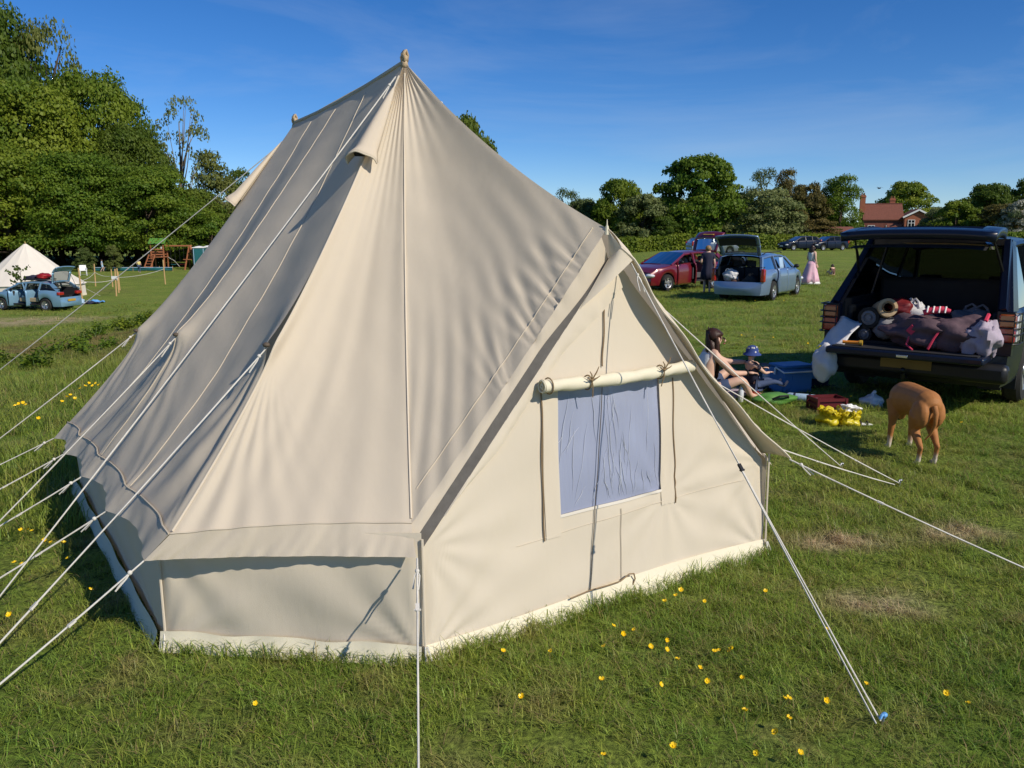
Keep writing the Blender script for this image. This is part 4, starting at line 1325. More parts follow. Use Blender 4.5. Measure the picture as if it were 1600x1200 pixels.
# guy ropes
TI = Matrix.Rotation(-TENT_RZ, 3, 'Z')
def to_local(w): return TI @ (V3(w) - V3((TO[0], TO[1], 0)))
def peg_end(px, py, r=0):
    p = ground_at(px, py); p.z += .03
    return p
def rope(start, end_px, r=.0042, slider=.78, double=0, tie=True):
    a = V3(start); w = peg_end(*end_px); e = to_local(w)
    L_ = (e - a).length
    cv = lambda q: a.lerp(e, q) - V3((0, 0, .006 * L_ * 4 * q * (1 - q)))
    b = MB(); b.tube([cv(k / 16) for k in range(17)], r, 6)
    d = (e - a).normalized(); sd = d.cross(V3((0, 0, 1))).normalized()
    if slider and double:
        b.tube([cv(slider) + sd * .004, e + sd * .03], r, 6)
    if tie:
        k = a + d * .07
        b.tube([k, k + sd * .012 - V3((0, 0, .012)) + d * .02, k + sd * .018 + d * .06 - V3((0, 0, .03))], r * .8, 5)
        b.tube([k, k - sd * .010 - V3((0, 0, .006)) + d * .02, k - sd * .004 + d * .075 - V3((0, 0, .024))], r * .8, 5)
        b.ell(k, (r * 2.4, r * 2.4, r * 2.4), 8, 6)
    o = b.build("guy_rope", M['rope'], tent, 60)
    if slider:
        p = cv(slider); q = MB()
        q.beam(p - d * .018, p + d * .018, .016, .009); q.beam(p + d * .012 - sd * .014, p + d * .012 + sd * .014, .006)
        q.build("slider", M['black'] if double else M['rope'], o)
    return w
rope(P2 + V3((-.06, -.02, -.12)), (-150, 698), slider=0)
rope(P1 + V3((-.09, -.06, -.10)), (-45, 1000), slider=0)
rope(G[0] + V3((-.035, -.012, .03)), (-70, 1092))
rope(G[1] + V3((-.035, -.012, .03)), (-100, 925))
rope(G[2] + V3((-.035, -.012, .03)), (-150, 805))
for h, e in zip(HEM, ((-60, 1131), (-90, 967), (-110, 894), (-120, 835), (-140, 798))): rope(h, e, .0045, .42)
rope(A_H + V3((0, -.01, 0)), (655, 1330), .0042, .22, 0)
pegs = [rope(V3((.055, .02, 1.70)), (1375, 1138), .0032, .50, 1)]
rope(FO[-1], (1700, 942), .0045, .33)
pegs.append(rope(V3((-.16, 1.60, 2.66)), (1313, 735), .0045, 0))
pegs.append(rope(V3((1.20, .95, 1.06)), (1404, 761), .0045, .8))
rope(V3((1.45, .35, .55)), (1397, 764), .0045, .4)

for i, (w, lb) in enumerate(zip(pegs, ("tent peg with bright blue head holding the nearest doubled rope", "steel tent peg left of the other in the grass before the dog", "steel tent peg where two white ropes meet near the dog"))):
    t = thing("tent_peg", lb, "tent peg", (w.x, w.y, w.z - .03), .6)
    b = MB(); b.tube([(0, 0, -.08), (.01, 0, .0), (.022, 0, .04)], .005, 6); b.build("shaft", M['peg_steel'], t)
    b = MB(); b.tube([(.022, 0, .036), (.022, 0, .05), (.004, 0, .052), (-.004, 0, .04)], .006, 6); b.ell((.022, 0, .048), (.014, .012, .01), 8, 6)
    b.build("head", M['sky_plastic'] if i == 0 else M['peg_steel'], t)

# ------------------------------------------------------------------ cars
def interp(poly, y):
    """poly: (y,z) pairs sorted by falling y (front to back)"""
    if y >= poly[0][0]: return poly[0][1]
    for (a, za), (b, zb_) in zip(poly[:-1], poly[1:]):
        if y >= b: return zb_ + (za - zb_) * (y - b) / (a - b + 1e-9)
    return poly[-1][1]


ROWS = ((0, .945), (.10, .975), (.32, .995), (.55, 1.0), (.75, .992), (.92, .965), (1.0, .93))


def car(name, label, pos, heading, P, group=None):
    t = thing(name, label, P.get('cat', 'car'), pos, -heading, group)
    L_, W = P['L'], P['W']; paint = M[P['paint']]
    rw = P.get('rw', .30); ya, yb = P['axle_f'], P['axle_r']; arch = rw + .06
    belt, roofl = P['belt'], P['roof']
    sill = P.get('sill', .22)
    cowl, RF, RR, RB = roofl[0], roofl[1], roofl[-2], roofl[-1]
    wr = W / 2 * P.get('tumble', .74)
    def hw(y):
        e = abs(2 * y / L_); return W / 2 * (1 - P.get('taper', .14) * e ** P.get('tp', 5))
    def zbot(y):
        for c in (ya, yb):
            if abs(y - c) < arch: return max(sill, rw + math.sqrt(arch ** 2 - (y - c) ** 2))
        return sill
    def side_pt(y, r, sx, k):
        z0, z1 = zbot(y), interp(belt, y)
        return V3((sx * hw(y) * k, y, z0 + (z1 - z0) * r))
    # ---- lower body sides, split at the doors
    yF, yB, yR = P['doors']                      # front edge of front door, B post, rear edge of rear door
    def side_strip(b, y0, y1, sx, off=V3((0, 0, 0))):
        n = max(4, int(abs(y1 - y0) / .06)); ys = [y0 + (y1 - y0) * i / n for i in range(n + 1)]
        Vv = [side_pt(y, r, sx, k) - off for y in ys for r, k in ROWS]; m = len(ROWS)
        F_ = []
        for i in range(n):
            for j in range(m - 1):
                q = (i * m + j, i * m + j + 1, (i + 1) * m + j + 1, (i + 1) * m + j)
                F_.append(q if sx < 0 else q[::-1])
        b.add(Vv, F_)
    body = MB()
    gap = .006
    for sx in (-1, 1):
        side_strip(body, L_ / 2, yF + gap, sx); side_strip(body, yR - gap, -L_ / 2, sx)
        bw = P.get('bw', .0)
    # ---- bonnet, front cap, rear cap
    nb = 12
    def cross(y, dz=0.0, crown=.035):
        z = interp(belt, y) + dz; h = hw(y) * .93
        return [V3((h * s, y, z + crown * (1 - abs(s) ** 2.5))) for s in [-1 + 2 * i / 10 for i in range(11)]]
    ys = [L_ / 2 + (cowl[0] - L_ / 2) * i / nb for i in range(nb + 1)]
    Vv = [p for y in ys for p in cross(y)]
    body.add(Vv, [(i * 11 + j, i * 11 + j + 1, (i + 1) * 11 + j + 1, (i + 1) * 11 + j) for i in range(nb) for j in range(10)])
    def cap(y, z1, bulge, sgn):
        def f(s, q):
            x = (s * 2 - 1); z0 = zbot(y); zz = z0 + (z1 - z0) * q
            k = np.interp(q * (z1 - z0) / (interp(belt, y) - z0), [r for r, _ in ROWS], [k for _, k in ROWS])
            return V3((hw(y) * k * x, y + sgn * bulge * (1 - x * x) * math.sin(math.pi * (.15 + .7 * q)), zz))
        return f
    body.grid(cap(L_ / 2, interp(belt, L_ / 2) + .0, .09, 1), 14, 8)
    load = P.get('load', interp(belt, -L_ / 2))
    body.grid(cap(-L_ / 2, load, .07, -1), 14, 8, True)
    # rear bumper top ledge
    # ---- roof skin
    ry0, ry1 = RF[0], RR[0]
    def roof_pt(s, q):
        y = ry0 + (ry1 - ry0) * q; z = interp(roofl, y); x = s * 2 - 1
        return V3((wr * x * (1 - .05 * abs(q - .4)), y, z - .055 * abs(x) ** 3.5 + .012 * (1 - x * x)))
    body.grid(roof_pt, 14, 10, True)
    def rail(y, sx):
        q = (y - ry0) / (ry1 - ry0)
        if 0 <= q <= 1: return roof_pt(0 if sx < 0 else 1, q)
        return V3((sx * wr * .97, y, interp(roofl, y) - .05))
    def blt(y, sx): return V3((sx * hw(y) * .93, y, interp(belt, y)))
    post = MB()
    for sx in (-1, 1):
        for (y0, y1, w, d) in [(cowl[0] + .02, RF[0] + .02, .07, .05), (RB[0], RR[0], P.get('dpost', .13), .06)] + [(y_, y_ + P.get('lean', -.04), .07, .05) for y_ in P['posts']]:
            p0, p1 = blt(y0, sx), rail(y1, sx)
            if y0 == RB[0]: p0 = V3((sx * hw(RB[0]) * .92, RB[0], RB[1]))
            dr = (p1 - p0).normalized()
            nrm = V3((sx, 0, .35)).normalized(); al = dr.cross(nrm).normalized()
            nn = al.cross(dr)
            post.box((p0 + p1) / 2, (w, d, (p1 - p0).length + .02), Matrix((al, nn, dr)).transposed())
        n = 10
        post.tube([rail(ry0 + (ry1 - ry0) * i / n, sx) + V3((0, 0, -.02)) for i in range(n + 1)], .035, 6)
    b_o = body.build("body", paint, t, 35)
    post.build("pillar", paint, b_o, 35)
    # ---- windscreen, side glass, rear glass
    def ws(s, q):
        x = s * 2 - 1; a, c = blt(cowl[0], 1), rail(RF[0], 1)
        w_ = (a.x * (1 - q) + c.x * q) * .96
        return V3((w_ * x, cowl[0] + (RF[0] - cowl[0]) * q + .10 * (1 - x * x) * (1 - q * .5), a.z + .02 + (interp(roofl, RF[0]) - .005 - a.z - .02) * q + .02 * (1 - x * x)))
    MB().grid(ws, 10, 6).build("windscreen", M[P.get('wsglass', 'glass')], t, 60)
    def sg(y0, y1, y0t, y1t, sx, off=V3((0, 0, 0))):
        def f(s, q):
            ybm, yt = y0 + (y1 - y0) * s, y0t + (y1t - y0t) * s
            return blt(ybm, sx).lerp(rail(yt, sx) + V3((0, 0, -.015)), q) * 1.0 - off - V3((sx * .012, 0, 0))
        return f
    for sx in (-1, 1):
        for (y0, y1, y0t, y1t) in P['quarter']:
            MB().grid(sg(y0, y1, y0t, y1t, sx), 6, 4).build("side_window", M[P.get('sideglass', 'glass')], t, 60)
    # ---- doors (each hinged at its front edge)
    for sx in (-1, 1):
        for k, (y0, y1) in enumerate(((yF, yB), (yB, yR))):
            hinge = V3((sx * hw(y0) * .96, y0, 0))
            b = MB(); side_strip(b, y0 - gap, y1 + gap, sx, hinge)
            key = ('l' if sx < 0 else 'r') + ('f' if k == 0 else 'r')
            d_o = b.build("door", paint, t, 35, solid=.05)
            d_o.location = hinge
            ang = P.get('open', {}).get(key, 0)
            d_o.rotation_euler = (0, 0, -sx * R(ang))
            yt0 = min(y0 - .02, RF[0]) if k == 0 else y0 + P.get('lean', -.04)
            yt1 = y1 + P.get('lean', -.04)
            if k == 1: yt1 = max(yt1, ry1 + .02)
            fr = MB()
            c0, c1, c2, c3 = blt(y0 - .03, sx), rail(yt0, sx), rail(yt1, sx), blt(y1 + .03, sx)
            for p, q_ in ((c0, c1), (c1, c2), (c2, c3), (c3, c0)):
                fr.beam(p - hinge + V3((sx * .004, 0, -.008)), q_ - hinge + V3((sx * .004, 0, -.008)), .035, .03)
            f_o = fr.build("window_frame", M['dark'] if P.get('darkframe') else paint, d_o)
            MB().grid(sg(y0 - .03, y1 + .03, yt0, yt1, sx, hinge), 6, 4).build("side_window", M[P.get('sideglass', 'glass')], d_o, 60)
            b = MB(); p = side_pt(y1 + .13, .80, sx, 1.0) - hinge
            b.box(p + V3((sx * .012, .03, 0)), (.025, .15, .03)); b.build("handle", M[P.get('handle', 'black')], d_o, bevel=.006)
            b = MB(); p0 = side_pt(y0 - .05, .5, sx, 1.0) - hinge; p1 = side_pt(y1 + .05, .5, sx, 1.0) - hinge
            b.beam(p0 + V3((sx * .008, 0, 0)), p1 + V3((sx * .008, 0, 0)), .018, .055); b.build("rubbing_strip", M['dark'] if P.get('strip', 1) else paint, d_o)
            if ang:
                b = MB(); pm = (side_pt((y0 + y1) / 2, .5, sx, .93) - hinge)
                b.box(pm - V3((sx * .03, 0, 0)), (.05, abs(y1 - y0) * .88, .42)); b.box(pm - V3((sx * .08, 0, -.02)), (.07, abs(y1 - y0) * .6, .07)); b.build("door_trim", M['grey_trim'], d_o, bevel=.015)
            if k == 0:
                b = MB(); pm = blt(y0 - .16, sx) - hinge
                b.ell(pm + V3((sx * .13, .02, .07)), (.09, .06, .065), 10, 8); b.tube([pm, pm + V3((sx * .10, .02, .04))], .02, 6); b.build("mirror", M[P.get('mirror', 'black')], d_o)
    # ---- wheels
    for y in (ya, yb):
        for sx in (-1, 1):
            Mx = Matrix.Translation((sx * (hw(y) - .10), y, rw)) @ Matrix.Rotation(R(90) * sx, 4, 'Y')
            w = MB().lathe([(rw * .62, -.09), (rw * .93, -.09), (rw, -.055), (rw, .055), (rw * .93, .09), (rw * .64, .09), (rw * .62, .075), (rw * .62, -.09)], 28, Mx)
            wo_ = w.build("wheel", M['rubber'], t, 35)
            b = MB(); b.lathe([(rw * .64, .085), (rw * .57, .07), (rw * .55, .02), (.0, .015)], 28, Mx)
            for k in range(P.get('spokes', 5)):
                a = 2 * math.pi * k / P.get('spokes', 5)
                b.add([Mx @ V3(p) for p in [(math.cos(a + da) * r_, math.sin(a + da) * r_, z) for r_, da, z in ((.05, .7, .055), (.05, -.7, .055), (rw * .60, -.22, .078), (rw * .60, .22, .078), (.05, .7, .02), (.05, -.7, .02), (rw * .60, -.22, .03), (rw * .60, .22, .03))]],
                      [(0, 1, 2, 3), (0, 4, 5, 1), (3, 2, 6, 7), (1, 5, 6, 2), (0, 3, 7, 4)])
            b.lathe([(.06, .06), (.05, .075), (0, .078)], 12, Mx)
            b.build("rim", M['alloy'], wo_, 30)
    # ---- dark inside: floor, arches, seats, dashboard
    b = MB(); wf = W * .80
    b.box((0, (cowl[0] - L_ / 2 + .12) / 2, sill + .10), (wf, cowl[0] + L_ / 2 - .15, .06))
    b.box((0, L_ / 2 - .55, sill + .22), (W * .62, .8, .35))
    for y in (ya, yb):
        for sx in (-1, 1): b.box((sx * (W / 2 - .29), y, rw + .12), (.22, arch * 1.9, arch * 1.5))
    for sx in (-1, 1):
        b.box((sx * (W / 2 - .17), (yR - L_ / 2) / 2, (load + interp(belt, yR)) / 2 - .05), (.05, abs(yR + L_ / 2) * .9, interp(belt, yR) - sill - .12))
    b.build("floor", M['dark'], t)
    b = MB(); b.grid(lambda s, q: roof_pt(s, q) * 1.0 - V3((0, 0, .05)), 8, 6); b.build("headlining", M[P.get('lining', 'grey_trim')], t)
    b = MB(); b.box((0, cowl[0] - .22, interp(belt, cowl[0]) - .12), (W * .78, .42, .26)); b.build("dashboard", M['dark'], t, bevel=.05)
    b = MB()
    b.tube([V3((.36 + .17 * math.cos(a), cowl[0] - .50 + .05 * math.sin(a), interp(belt, cowl[0]) - .08 + .16 * math.sin(a))) for a in [k * .4488 for k in range(14)]], .015, 6, closed=True); b.build("steering_wheel", M['black'], t)
    zs = sill + .12
    for (y, n) in ((yB + .28, 2), (yR + .42, 3)):
        for i in range(n):
            x = (i - (n - 1) / 2) * (W * .42 if n == 2 else W * .27)
            w_ = .46 if n == 2 else W * .26
            b = MB(); b.box((x, y, zs + .18), (w_, .5, .2)); zt = interp(belt, y) + .02
            b.box((x, y - .30, (zs + .25 + zt) / 2), (w_, .14, zt - zs - .25), Matrix.Rotation(R(10), 3, 'X'))
            if not (P.get('nomid') and n == 3 and i == 1): b.box((x, y - .36, zt + .13), (.26, .10, .19)); b.beam((x, y - .35, zt - .02), (x, y - .36, zt + .08), .06)
            b.build("seat", M[P.get('seat', 'grey_trim')], t, bevel=.04)
    # ---- lights, grille, plates
    zb1 = interp(belt, L_ / 2)
    for sx in (-1, 1):
        b = MB(); b.ell((sx * W * .355, L_ / 2 - .06, zb1 - .10), (.20, .16, .085), 12, 8); b.build("headlight", M['clear_lens'], t)
        if P.get('tail', 1):
            x0, zc, hh, ww = P.get('taillight', (.43, load + .22, .36, .13))
            b = MB(); b.box((sx * W * x0, -L_ / 2 + .05, zc), (ww, .16, hh)); b.build("taillight", M['red_lens'], t, bevel=.03)
    b = MB(); b.box((0, L_ / 2 + .05, zb1 - .14), (W * .38, .06, .12)); b.build("grille", M['black'], t, bevel=.02)
    b = MB(); b.grid(lambda s, q: cap(L_ / 2, .46, .13, 1)(s, q) + V3((0, .015, 0)), 14, 4); b.build("front_bumper", paint, t, 35)
    b = MB(); b.box((0, L_ / 2 + .115, .44), (.50, .015, .11)); b.build("number_plate", M['white_paint'], t)
    b = MB(); b.grid(lambda s, q: cap(-L_ / 2, P.get('bump_z', .52), .12, -1)(s, q) * 1.0 + V3((0, -.015, 0)), 14, 5, True)
    zt = P.get('bump_z', .52)
    b.grid(lambda s, q: cap(-L_ / 2, zt, .12 * (1 - q), -1)(s, 1.0) + V3((0, -.015 * (1 - q), 0)), 14, 2, True)
    b.build("rear_bumper", M[P['bumper']] if P.get('bumper') else paint, t, 35)
    # ---- tailgate, hinged at the roof's rear edge
    hinge = V3((0, RR[0] - .01, interp(roofl, RR[0]) - .015))
    tg = bpy.data.objects.new("tailgate", None); COL.objects.link(tg); tg.parent = t; tg.location = hinge
    lower = V3((0, -L_ / 2 - .02, load))
    g1 = V3((0, RB[0], RB[1]))
    wt, wm = wr * .93, hw(-L_ / 2) * .88
    def tp(s, q):                                   # closed shape: roof edge -> glass foot -> load sill
        x = s * 2 - 1
        if q < .5: a, c, w0, w1, f = hinge, g1, wt, (wt + wm) / 2 + .02, q * 2
        else: a, c, w0, w1, f = g1, lower, (wt + wm) / 2 + .02, wm, q * 2 - 1
        p = a.lerp(c, f); w = w0 + (w1 - w0) * f
        return V3((w * x, p.y - .05 * (1 - x * x) - .03 * math.sin(math.pi * f) * (q > .5), p.z)) - hinge
    fr = MB()
    fr.grid(lambda s, q: tp(s, .5 + .5 * q), 12, 6)
    fr.grid(lambda s, q: tp(s, .07 * q), 12, 1)
    fr.grid(lambda s, q: tp(s * .09, .03 + .47 * q), 2, 5); fr.grid(lambda s, q: tp(1 - .09 * (1 - s), .03 + .47 * q), 2, 5)
    po = fr.build("tailgate_shell", paint, tg, 35, solid=.045)
    MB().grid(lambda s, q: tp(.07 + .86 * s, .05 + .44 * q) + V3((0, -.004, .0)), 10, 5).build("rear_window", M[P.get('backglass', 'glass')], tg, 60)
    if P.get('tg_trim'):
        MB().grid(lambda s, q: tp(.06 + .88 * s, .53 + .42 * q) + V3((0, .06, -.005)), 10, 4).build("tailgate_trim", M[P['tg_trim']], tg, 60)
    b = MB(); p = tp(.5, .72); b.box(p + V3((0, -.035, 0)), (.52, .02, .11)); 
    if P.get('plate_on_gate', 1): b.build("number_plate", M['plate_y'], tg)
    tg.rotation_euler = (-R(P.get('gate', 0)), 0, 0)
    if P.get('gate'):
        for sx in (-1, 1):
            e = Matrix.Rotation(-R(P['gate']), 3, 'X') @ tp(.5 + sx * .45, .42) + hinge
            p0 = V3((sx * wm * .98, RB[0] + .03, RB[1] - .05 + .1))
            MB().tube([p0, p0.lerp(e, .55), e], [.012, .012, .007], 6).build("gas_strut", M['black'], t)
    t["_w"] = 0; del t["_w"]
    return t, dict(hw=hw, hinge=hinge, tg=tg, rail=rail, blt=blt, load=load, tp=tp)


ESTATE = dict(L=4.45, W=1.72, paint='blue_paint', axle_f=1.42, axle_r=-1.22, rw=.31, doors=(.92, -.02, -.98),
              belt=[(2.22, .66), (1.9, .80), (1.15, .93), (.9, .95), (-1.4, .99), (-2.22, .98)],
              roof=[(1.12, .95), (.32, 1.38), (-.3, 1.46), (-1.2, 1.455), (-1.98, 1.40), (-2.14, .98)],
              posts=(-.0, -.98), quarter=[(-1.04, -2.05, -1.02, -1.93)], load=.62, bump_z=.60, gate=118, taillight=(.445, .82, .40, .13), tumble=.76, dpost=.10)
HATCH = dict(L=4.05, W=1.66, paint='red_paint', axle_f=1.25, axle_r=-1.22, rw=.30, doors=(.82, -.14, -.92),
             belt=[(2.02, .66), (1.75, .80), (1.05, .93), (.8, .95), (-1.3, 1.0), (-2.02, .95)],
             roof=[(1.05, .95), (.25, 1.36), (-.4, 1.42), (-1.0, 1.40), (-1.52, 1.33), (-1.92, .98)],
             posts=(-.12, -.92), quarter=[(-.98, -1.72, -.98, -1.50)], load=.66, bump_z=.55, gate=112, tumble=.75, dpost=.16)

# steel blue estate with its tailgate up
pe = at_depth(1152, 25.4)
ha = R(34)
fw_ = V3((math.sin(ha), math.cos(ha), 0))
est, E = car("estate_car", "steel blue estate car with its tailgate raised and boot full of bags", pe + fw_ * 2.22 + V3((0, 0, 0)), ha, dict(ESTATE, backglass='glass', darkframe=0, tg_trim='dark', handle='blue_paint'))
b = MB()
for sx in (-1, 1): b.tube([(sx * .60, .1, 1.46), (sx * .60, -.1, 1.50), (sx * .59, -1.5, 1.49), (sx * .58, -1.75, 1.44)], .018, 6)
b.build("roof_rail", M['dark'], est)
MB().grid(lambda s, q: V3((.80 - .06 * q - .0, -.32 - .42 * s, .97 + .36 * q)) + V3((.035, 0, 0)), 3, 4).build("window_cloth", M['pale_blue_cloth'], est, solid=.006)


def lumpy(b, c, r, seed, n=.22, nu=14, nv=10, rot=None):
    g = random.Random(seed); ph = [g.uniform(0, 6.3) for _ in range(6)]
    return b.ell(c, r, nu + 6, nv + 4, rot, lambda p: 1 + n * (.28 * math.sin(p.x * 13 + p.z * 9 + ph[4]) * math.sin(p.y * 15 + ph[5] - p.z * 6) + math.sin(p.x * 5 + ph[0]) * math.sin(p.y * 4 + ph[1]) * .6 + .5 * math.sin(p.z * 6 + ph[2] + p.x * 3) + .3 * math.sin(p.y * 11 + ph[3] + p.z * 7)))


def bag(name, label, cat, pos, rz, r, mt, seed, parts=(), group=None, n=.2, handles=None, flaps=0):
    """soft bag resting on pos: body plus knotted handles"""
    t = thing(name, label, cat, pos, rz, group)
    b = MB(); lumpy(b, (0, 0, r[2] * .92), r, seed, n, 22, 16); b.v = [(x, y, max(z, .0)) for x, y, z in b.v]
    b.build("bag_body", M[mt], t, 60)
    b = MB(); g = random.Random(seed)
    for k in range(flaps):
        a = g.uniform(0, 6.3); c0 = V3((math.cos(a) * r[0] * .45, math.sin(a) * r[1] * .45, r[2] * 1.25)); o_ = V3((math.cos(a + g.uniform(-.5, .5)), math.sin(a), g.uniform(.5, 1.3))).normalized(); sd_ = V3((-math.sin(a), math.cos(a), g.uniform(-.3, .3))).normalized(); p1, p2, p3 = (g.uniform(0, 6) for _ in range(3))
        b.grid(lambda s, q: c0 + sd_ * (s - .5) * r[0] * (1.3 - .3 * q) + o_ * q * r[2] * 1.1 + V3((math.sin(s * 9 + p1 + q * 3), math.sin(q * 8 + p2 + s * 4), math.sin(s * 12 + p3 - q * 5))) * .014, 9, 7)
    if flaps: b.build("bag_mouth", M[mt], t, 70, solid=.003)
    b = MB()
    for k in range(2):
        a = g.uniform(0, 6.3); x, y = .35 * r[0] * math.cos(a), .35 * r[1] * math.sin(a); z = r[2] * 1.75
        b.tube([(x - .3 * r[0], y, z * .93), (x - .25 * r[0], y + .02, z + .22 * r[2]), (x, y + .03, z + .38 * r[2]), (x + .22 * r[0], y, z + .2 * r[2]), (x + .28 * r[0], y, z * .92)], [.02, .014, .012, .014, .02], 6)
    b.build("handles", M[handles or mt], t, 70)
    return t


def in_car(root, x, y, z, heading):
    c, s = math.cos(-heading), math.sin(-heading)
    return V3((root.location.x + c * x - s * y, root.location.y + s * x + c * y, root.location.z + z))


bag("shopping_bag", "pale floral bag in the boot of the blue estate car", "bag", in_car(est, -.33, -1.95, .62, ha), -ha, (.24, .2, .18), 'white_bag', 3)
bag("holdall", "dark brown holdall under the pale bag in the estate's boot", "bag", in_car(est, -.28, -1.86, .36, ha), -ha, (.30, .26, .17), 'brown_cloth', 4)
bag("rucksack", "black rucksack on the right side of the estate's boot", "bag", in_car(est, .30, -1.85, .36, ha), -ha, (.28, .24, .24), 'dark', 6)

# dark red hatchback, seen from its front left, with tailgate and rear door open
pr_ = at_depth(1056, 31.2)
hr = R(-126)
red, RD = car("hatchback_car", "dark red hatchback with tailgate up and a rear door open", pr_, hr, dict(HATCH, open={'lr': 52, 'lf': 12}, backglass='glass', handle='red_paint', strip=1))

# pale blue hatchback by the white tent
pb = at_depth(50, 40.5)
hb_ = R(-78)
blu, BL = car("hatchback_car", "pale blue hatchback parked by the white tent with doors, tailgate open and roof load", pb, hb_, dict(HATCH, L=4.0, paint='sky_paint', open={'lf': 62, 'lr': 70}, gate=116, seat='beige_trim', taillight=(.36, .84, .15, .34), handle='sky_paint'))
b = MB(); b.box((-.1, -L_ / 2 - .13 if False else -2.14, .52), (.50, .02, .11)); b.build("number_plate", M['plate_y'], blu)
t = thing("roof_load", "bundle of red and black kit lying on the pale blue car's roof", "luggage", in_car(blu, 0, -.35, 1.42, hb_), -hb_)
b = MB(); b.box((0, 0, .05), (.95, 1.1, .05)); b.tube([(-.45, -.5, .08), (-.45, .5, .08)], .03, 6); b.build("tray", M['dark'], t, bevel=.01)
b = MB(); lumpy(b, (0, -.25, .20), (.36, .34, .15), 8, .15); b.build("bundle", M['red_plastic'], t, 70)
b = MB(); lumpy(b, (0, .35, .15), (.34, .28, .10), 9, .2); b.build("bundle", M['navy_cloth'], t, 70)

# cars parked by the hedge
for nm, lb, px, d, hd, kw in (
        ("parked_car", "dark blue car parked against the hedge, left of the pair", 1249, 84, R(-108), dict(HATCH, paint='navy_paint', gate=0)),
        ("parked_car", "black car with bright windscreen parked against the hedge, right of the pair", 1293, 84.5, R(-112), dict(HATCH, paint='navy_paint', gate=0)),
        ("parked_car", "pale silver car far off between the two raised tailgates", 1112, 70, R(80), dict(HATCH, paint='silver_paint', gate=0))):
    car(nm, lb, at_depth(px, d), hd, kw)

# ------------------------------------------------------------------ the big dark off-roader on the right
RRV = dict(L=4.70, W=1.88, paint='navy_paint', cat='car', axle_f=1.45, axle_r=-1.30, rw=.36, sill=.30, doors=(.98, .02, -.92), taper=.05, tp=6,
           belt=[(2.33, .88), (2.2, .98), (1.1, 1.06), (.9, 1.06), (-2.35, 1.06)],
           roof=[(1.05, 1.06), (.45, 1.70), (-.2, 1.80), (-1.2, 1.80), (-1.66, 1.775), (-2.34, 1.06)],
           posts=(.02, -.92), quarter=[(-1.0, -2.12, -1.0, -1.56)], load=.62, bump_z=.54, bumper='black', gate=0, tumble=.765, dpost=.13, tail=0,
           sideglass='privacy_glass', wsglass='privacy_glass', seat='dark', lining='dark', plate_on_gate=0, darkframe=1)
hh_ = R(39.5)
cor = V3((4.26, 8.72, 0))       # middle of the rear face
rr_pos = cor + V3((math.sin(hh_), math.cos(hh_), 0)) * 2.35
rr, RQ = car("off_road_car", "large dark blue off-road car with split tailgate open and a loaded boot", rr_pos, hh_, RRV)
for o in [RQ['tg']] + kids(RQ['tg']): bpy.data.objects.remove(o)
# upper half of the split tailgate, raised level; lower half let down flat
tgx = bpy.data.objects.new("upper_tailgate", None); COL.objects.link(tgx); tgx.parent = rr; tgx.location = (0, -1.68, 1.785)
up = lambda s, q: V3(((s * 2 - 1) * (.665 + .06 * q), -.95 * q, .02 + .05 * math.sin(q * 2.2) - .03 * (abs(s * 2 - 1) ** 3) - .07 * q * q))
b = MB(); b.grid(lambda s, q: up(s, q * .16), 14, 3); b.grid(lambda s, q: up(s, .84 + .16 * q), 14, 3); b.grid(lambda s, q: up(s * .1, q), 3, 10); b.grid(lambda s, q: up(.9 + .1 * s, q), 3, 10)
b.build("tailgate_frame", M['navy_paint'], tgx, 50, solid=.09)
MB().grid(lambda s, q: up(.09 + .82 * s, .14 + .72 * q) + V3((0, 0, -.008)), 12, 8).build("rear_window", M['dark_glass'], tgx, 60)
b = MB(); b.grid(lambda s, q: up(.05 + .9 * s, .80 + .19 * q) + V3((0, 0, -.085)), 12, 3); b.build("tailgate_trim", M['dark'], tgx)
b = MB(); b.beam((.50, -.06, -.05), (.60, -.34, -.10), .05, .03); b.build("hinge_arm", M['chrome'], tgx)
MB().grid(lambda s, q: up(.30 + .66 * s, .05 + .35 * q) + V3((0, 0, -.10)), 10, 4).build("tailgate_trim", M['beige_trim'], tgx, 60)
for sx in (-1, 1):
    MB().tube([(sx * .72, -1.98, 1.42), (sx * .69, -2.16, 1.60), (sx * .67, -2.34, 1.75)], [.016, .016, .009], 6).build("gas_strut", M['black'], rr)
b = MB(); b.box((0, -2.35 - .22, .60), (1.52, .46, .075)); b.build("lower_tailgate", M['navy_paint'], rr, bevel=.02)
b = MB(); b.box((0, -2.57, .642), (1.40, .40, .012)); b.build("tailgate_liner", M['dark'], rr)
b = MB(); b.box((.02, -2.803, .595), (.11, .01, .03)); b.build("latch", M['chrome'], rr, bevel=.004)
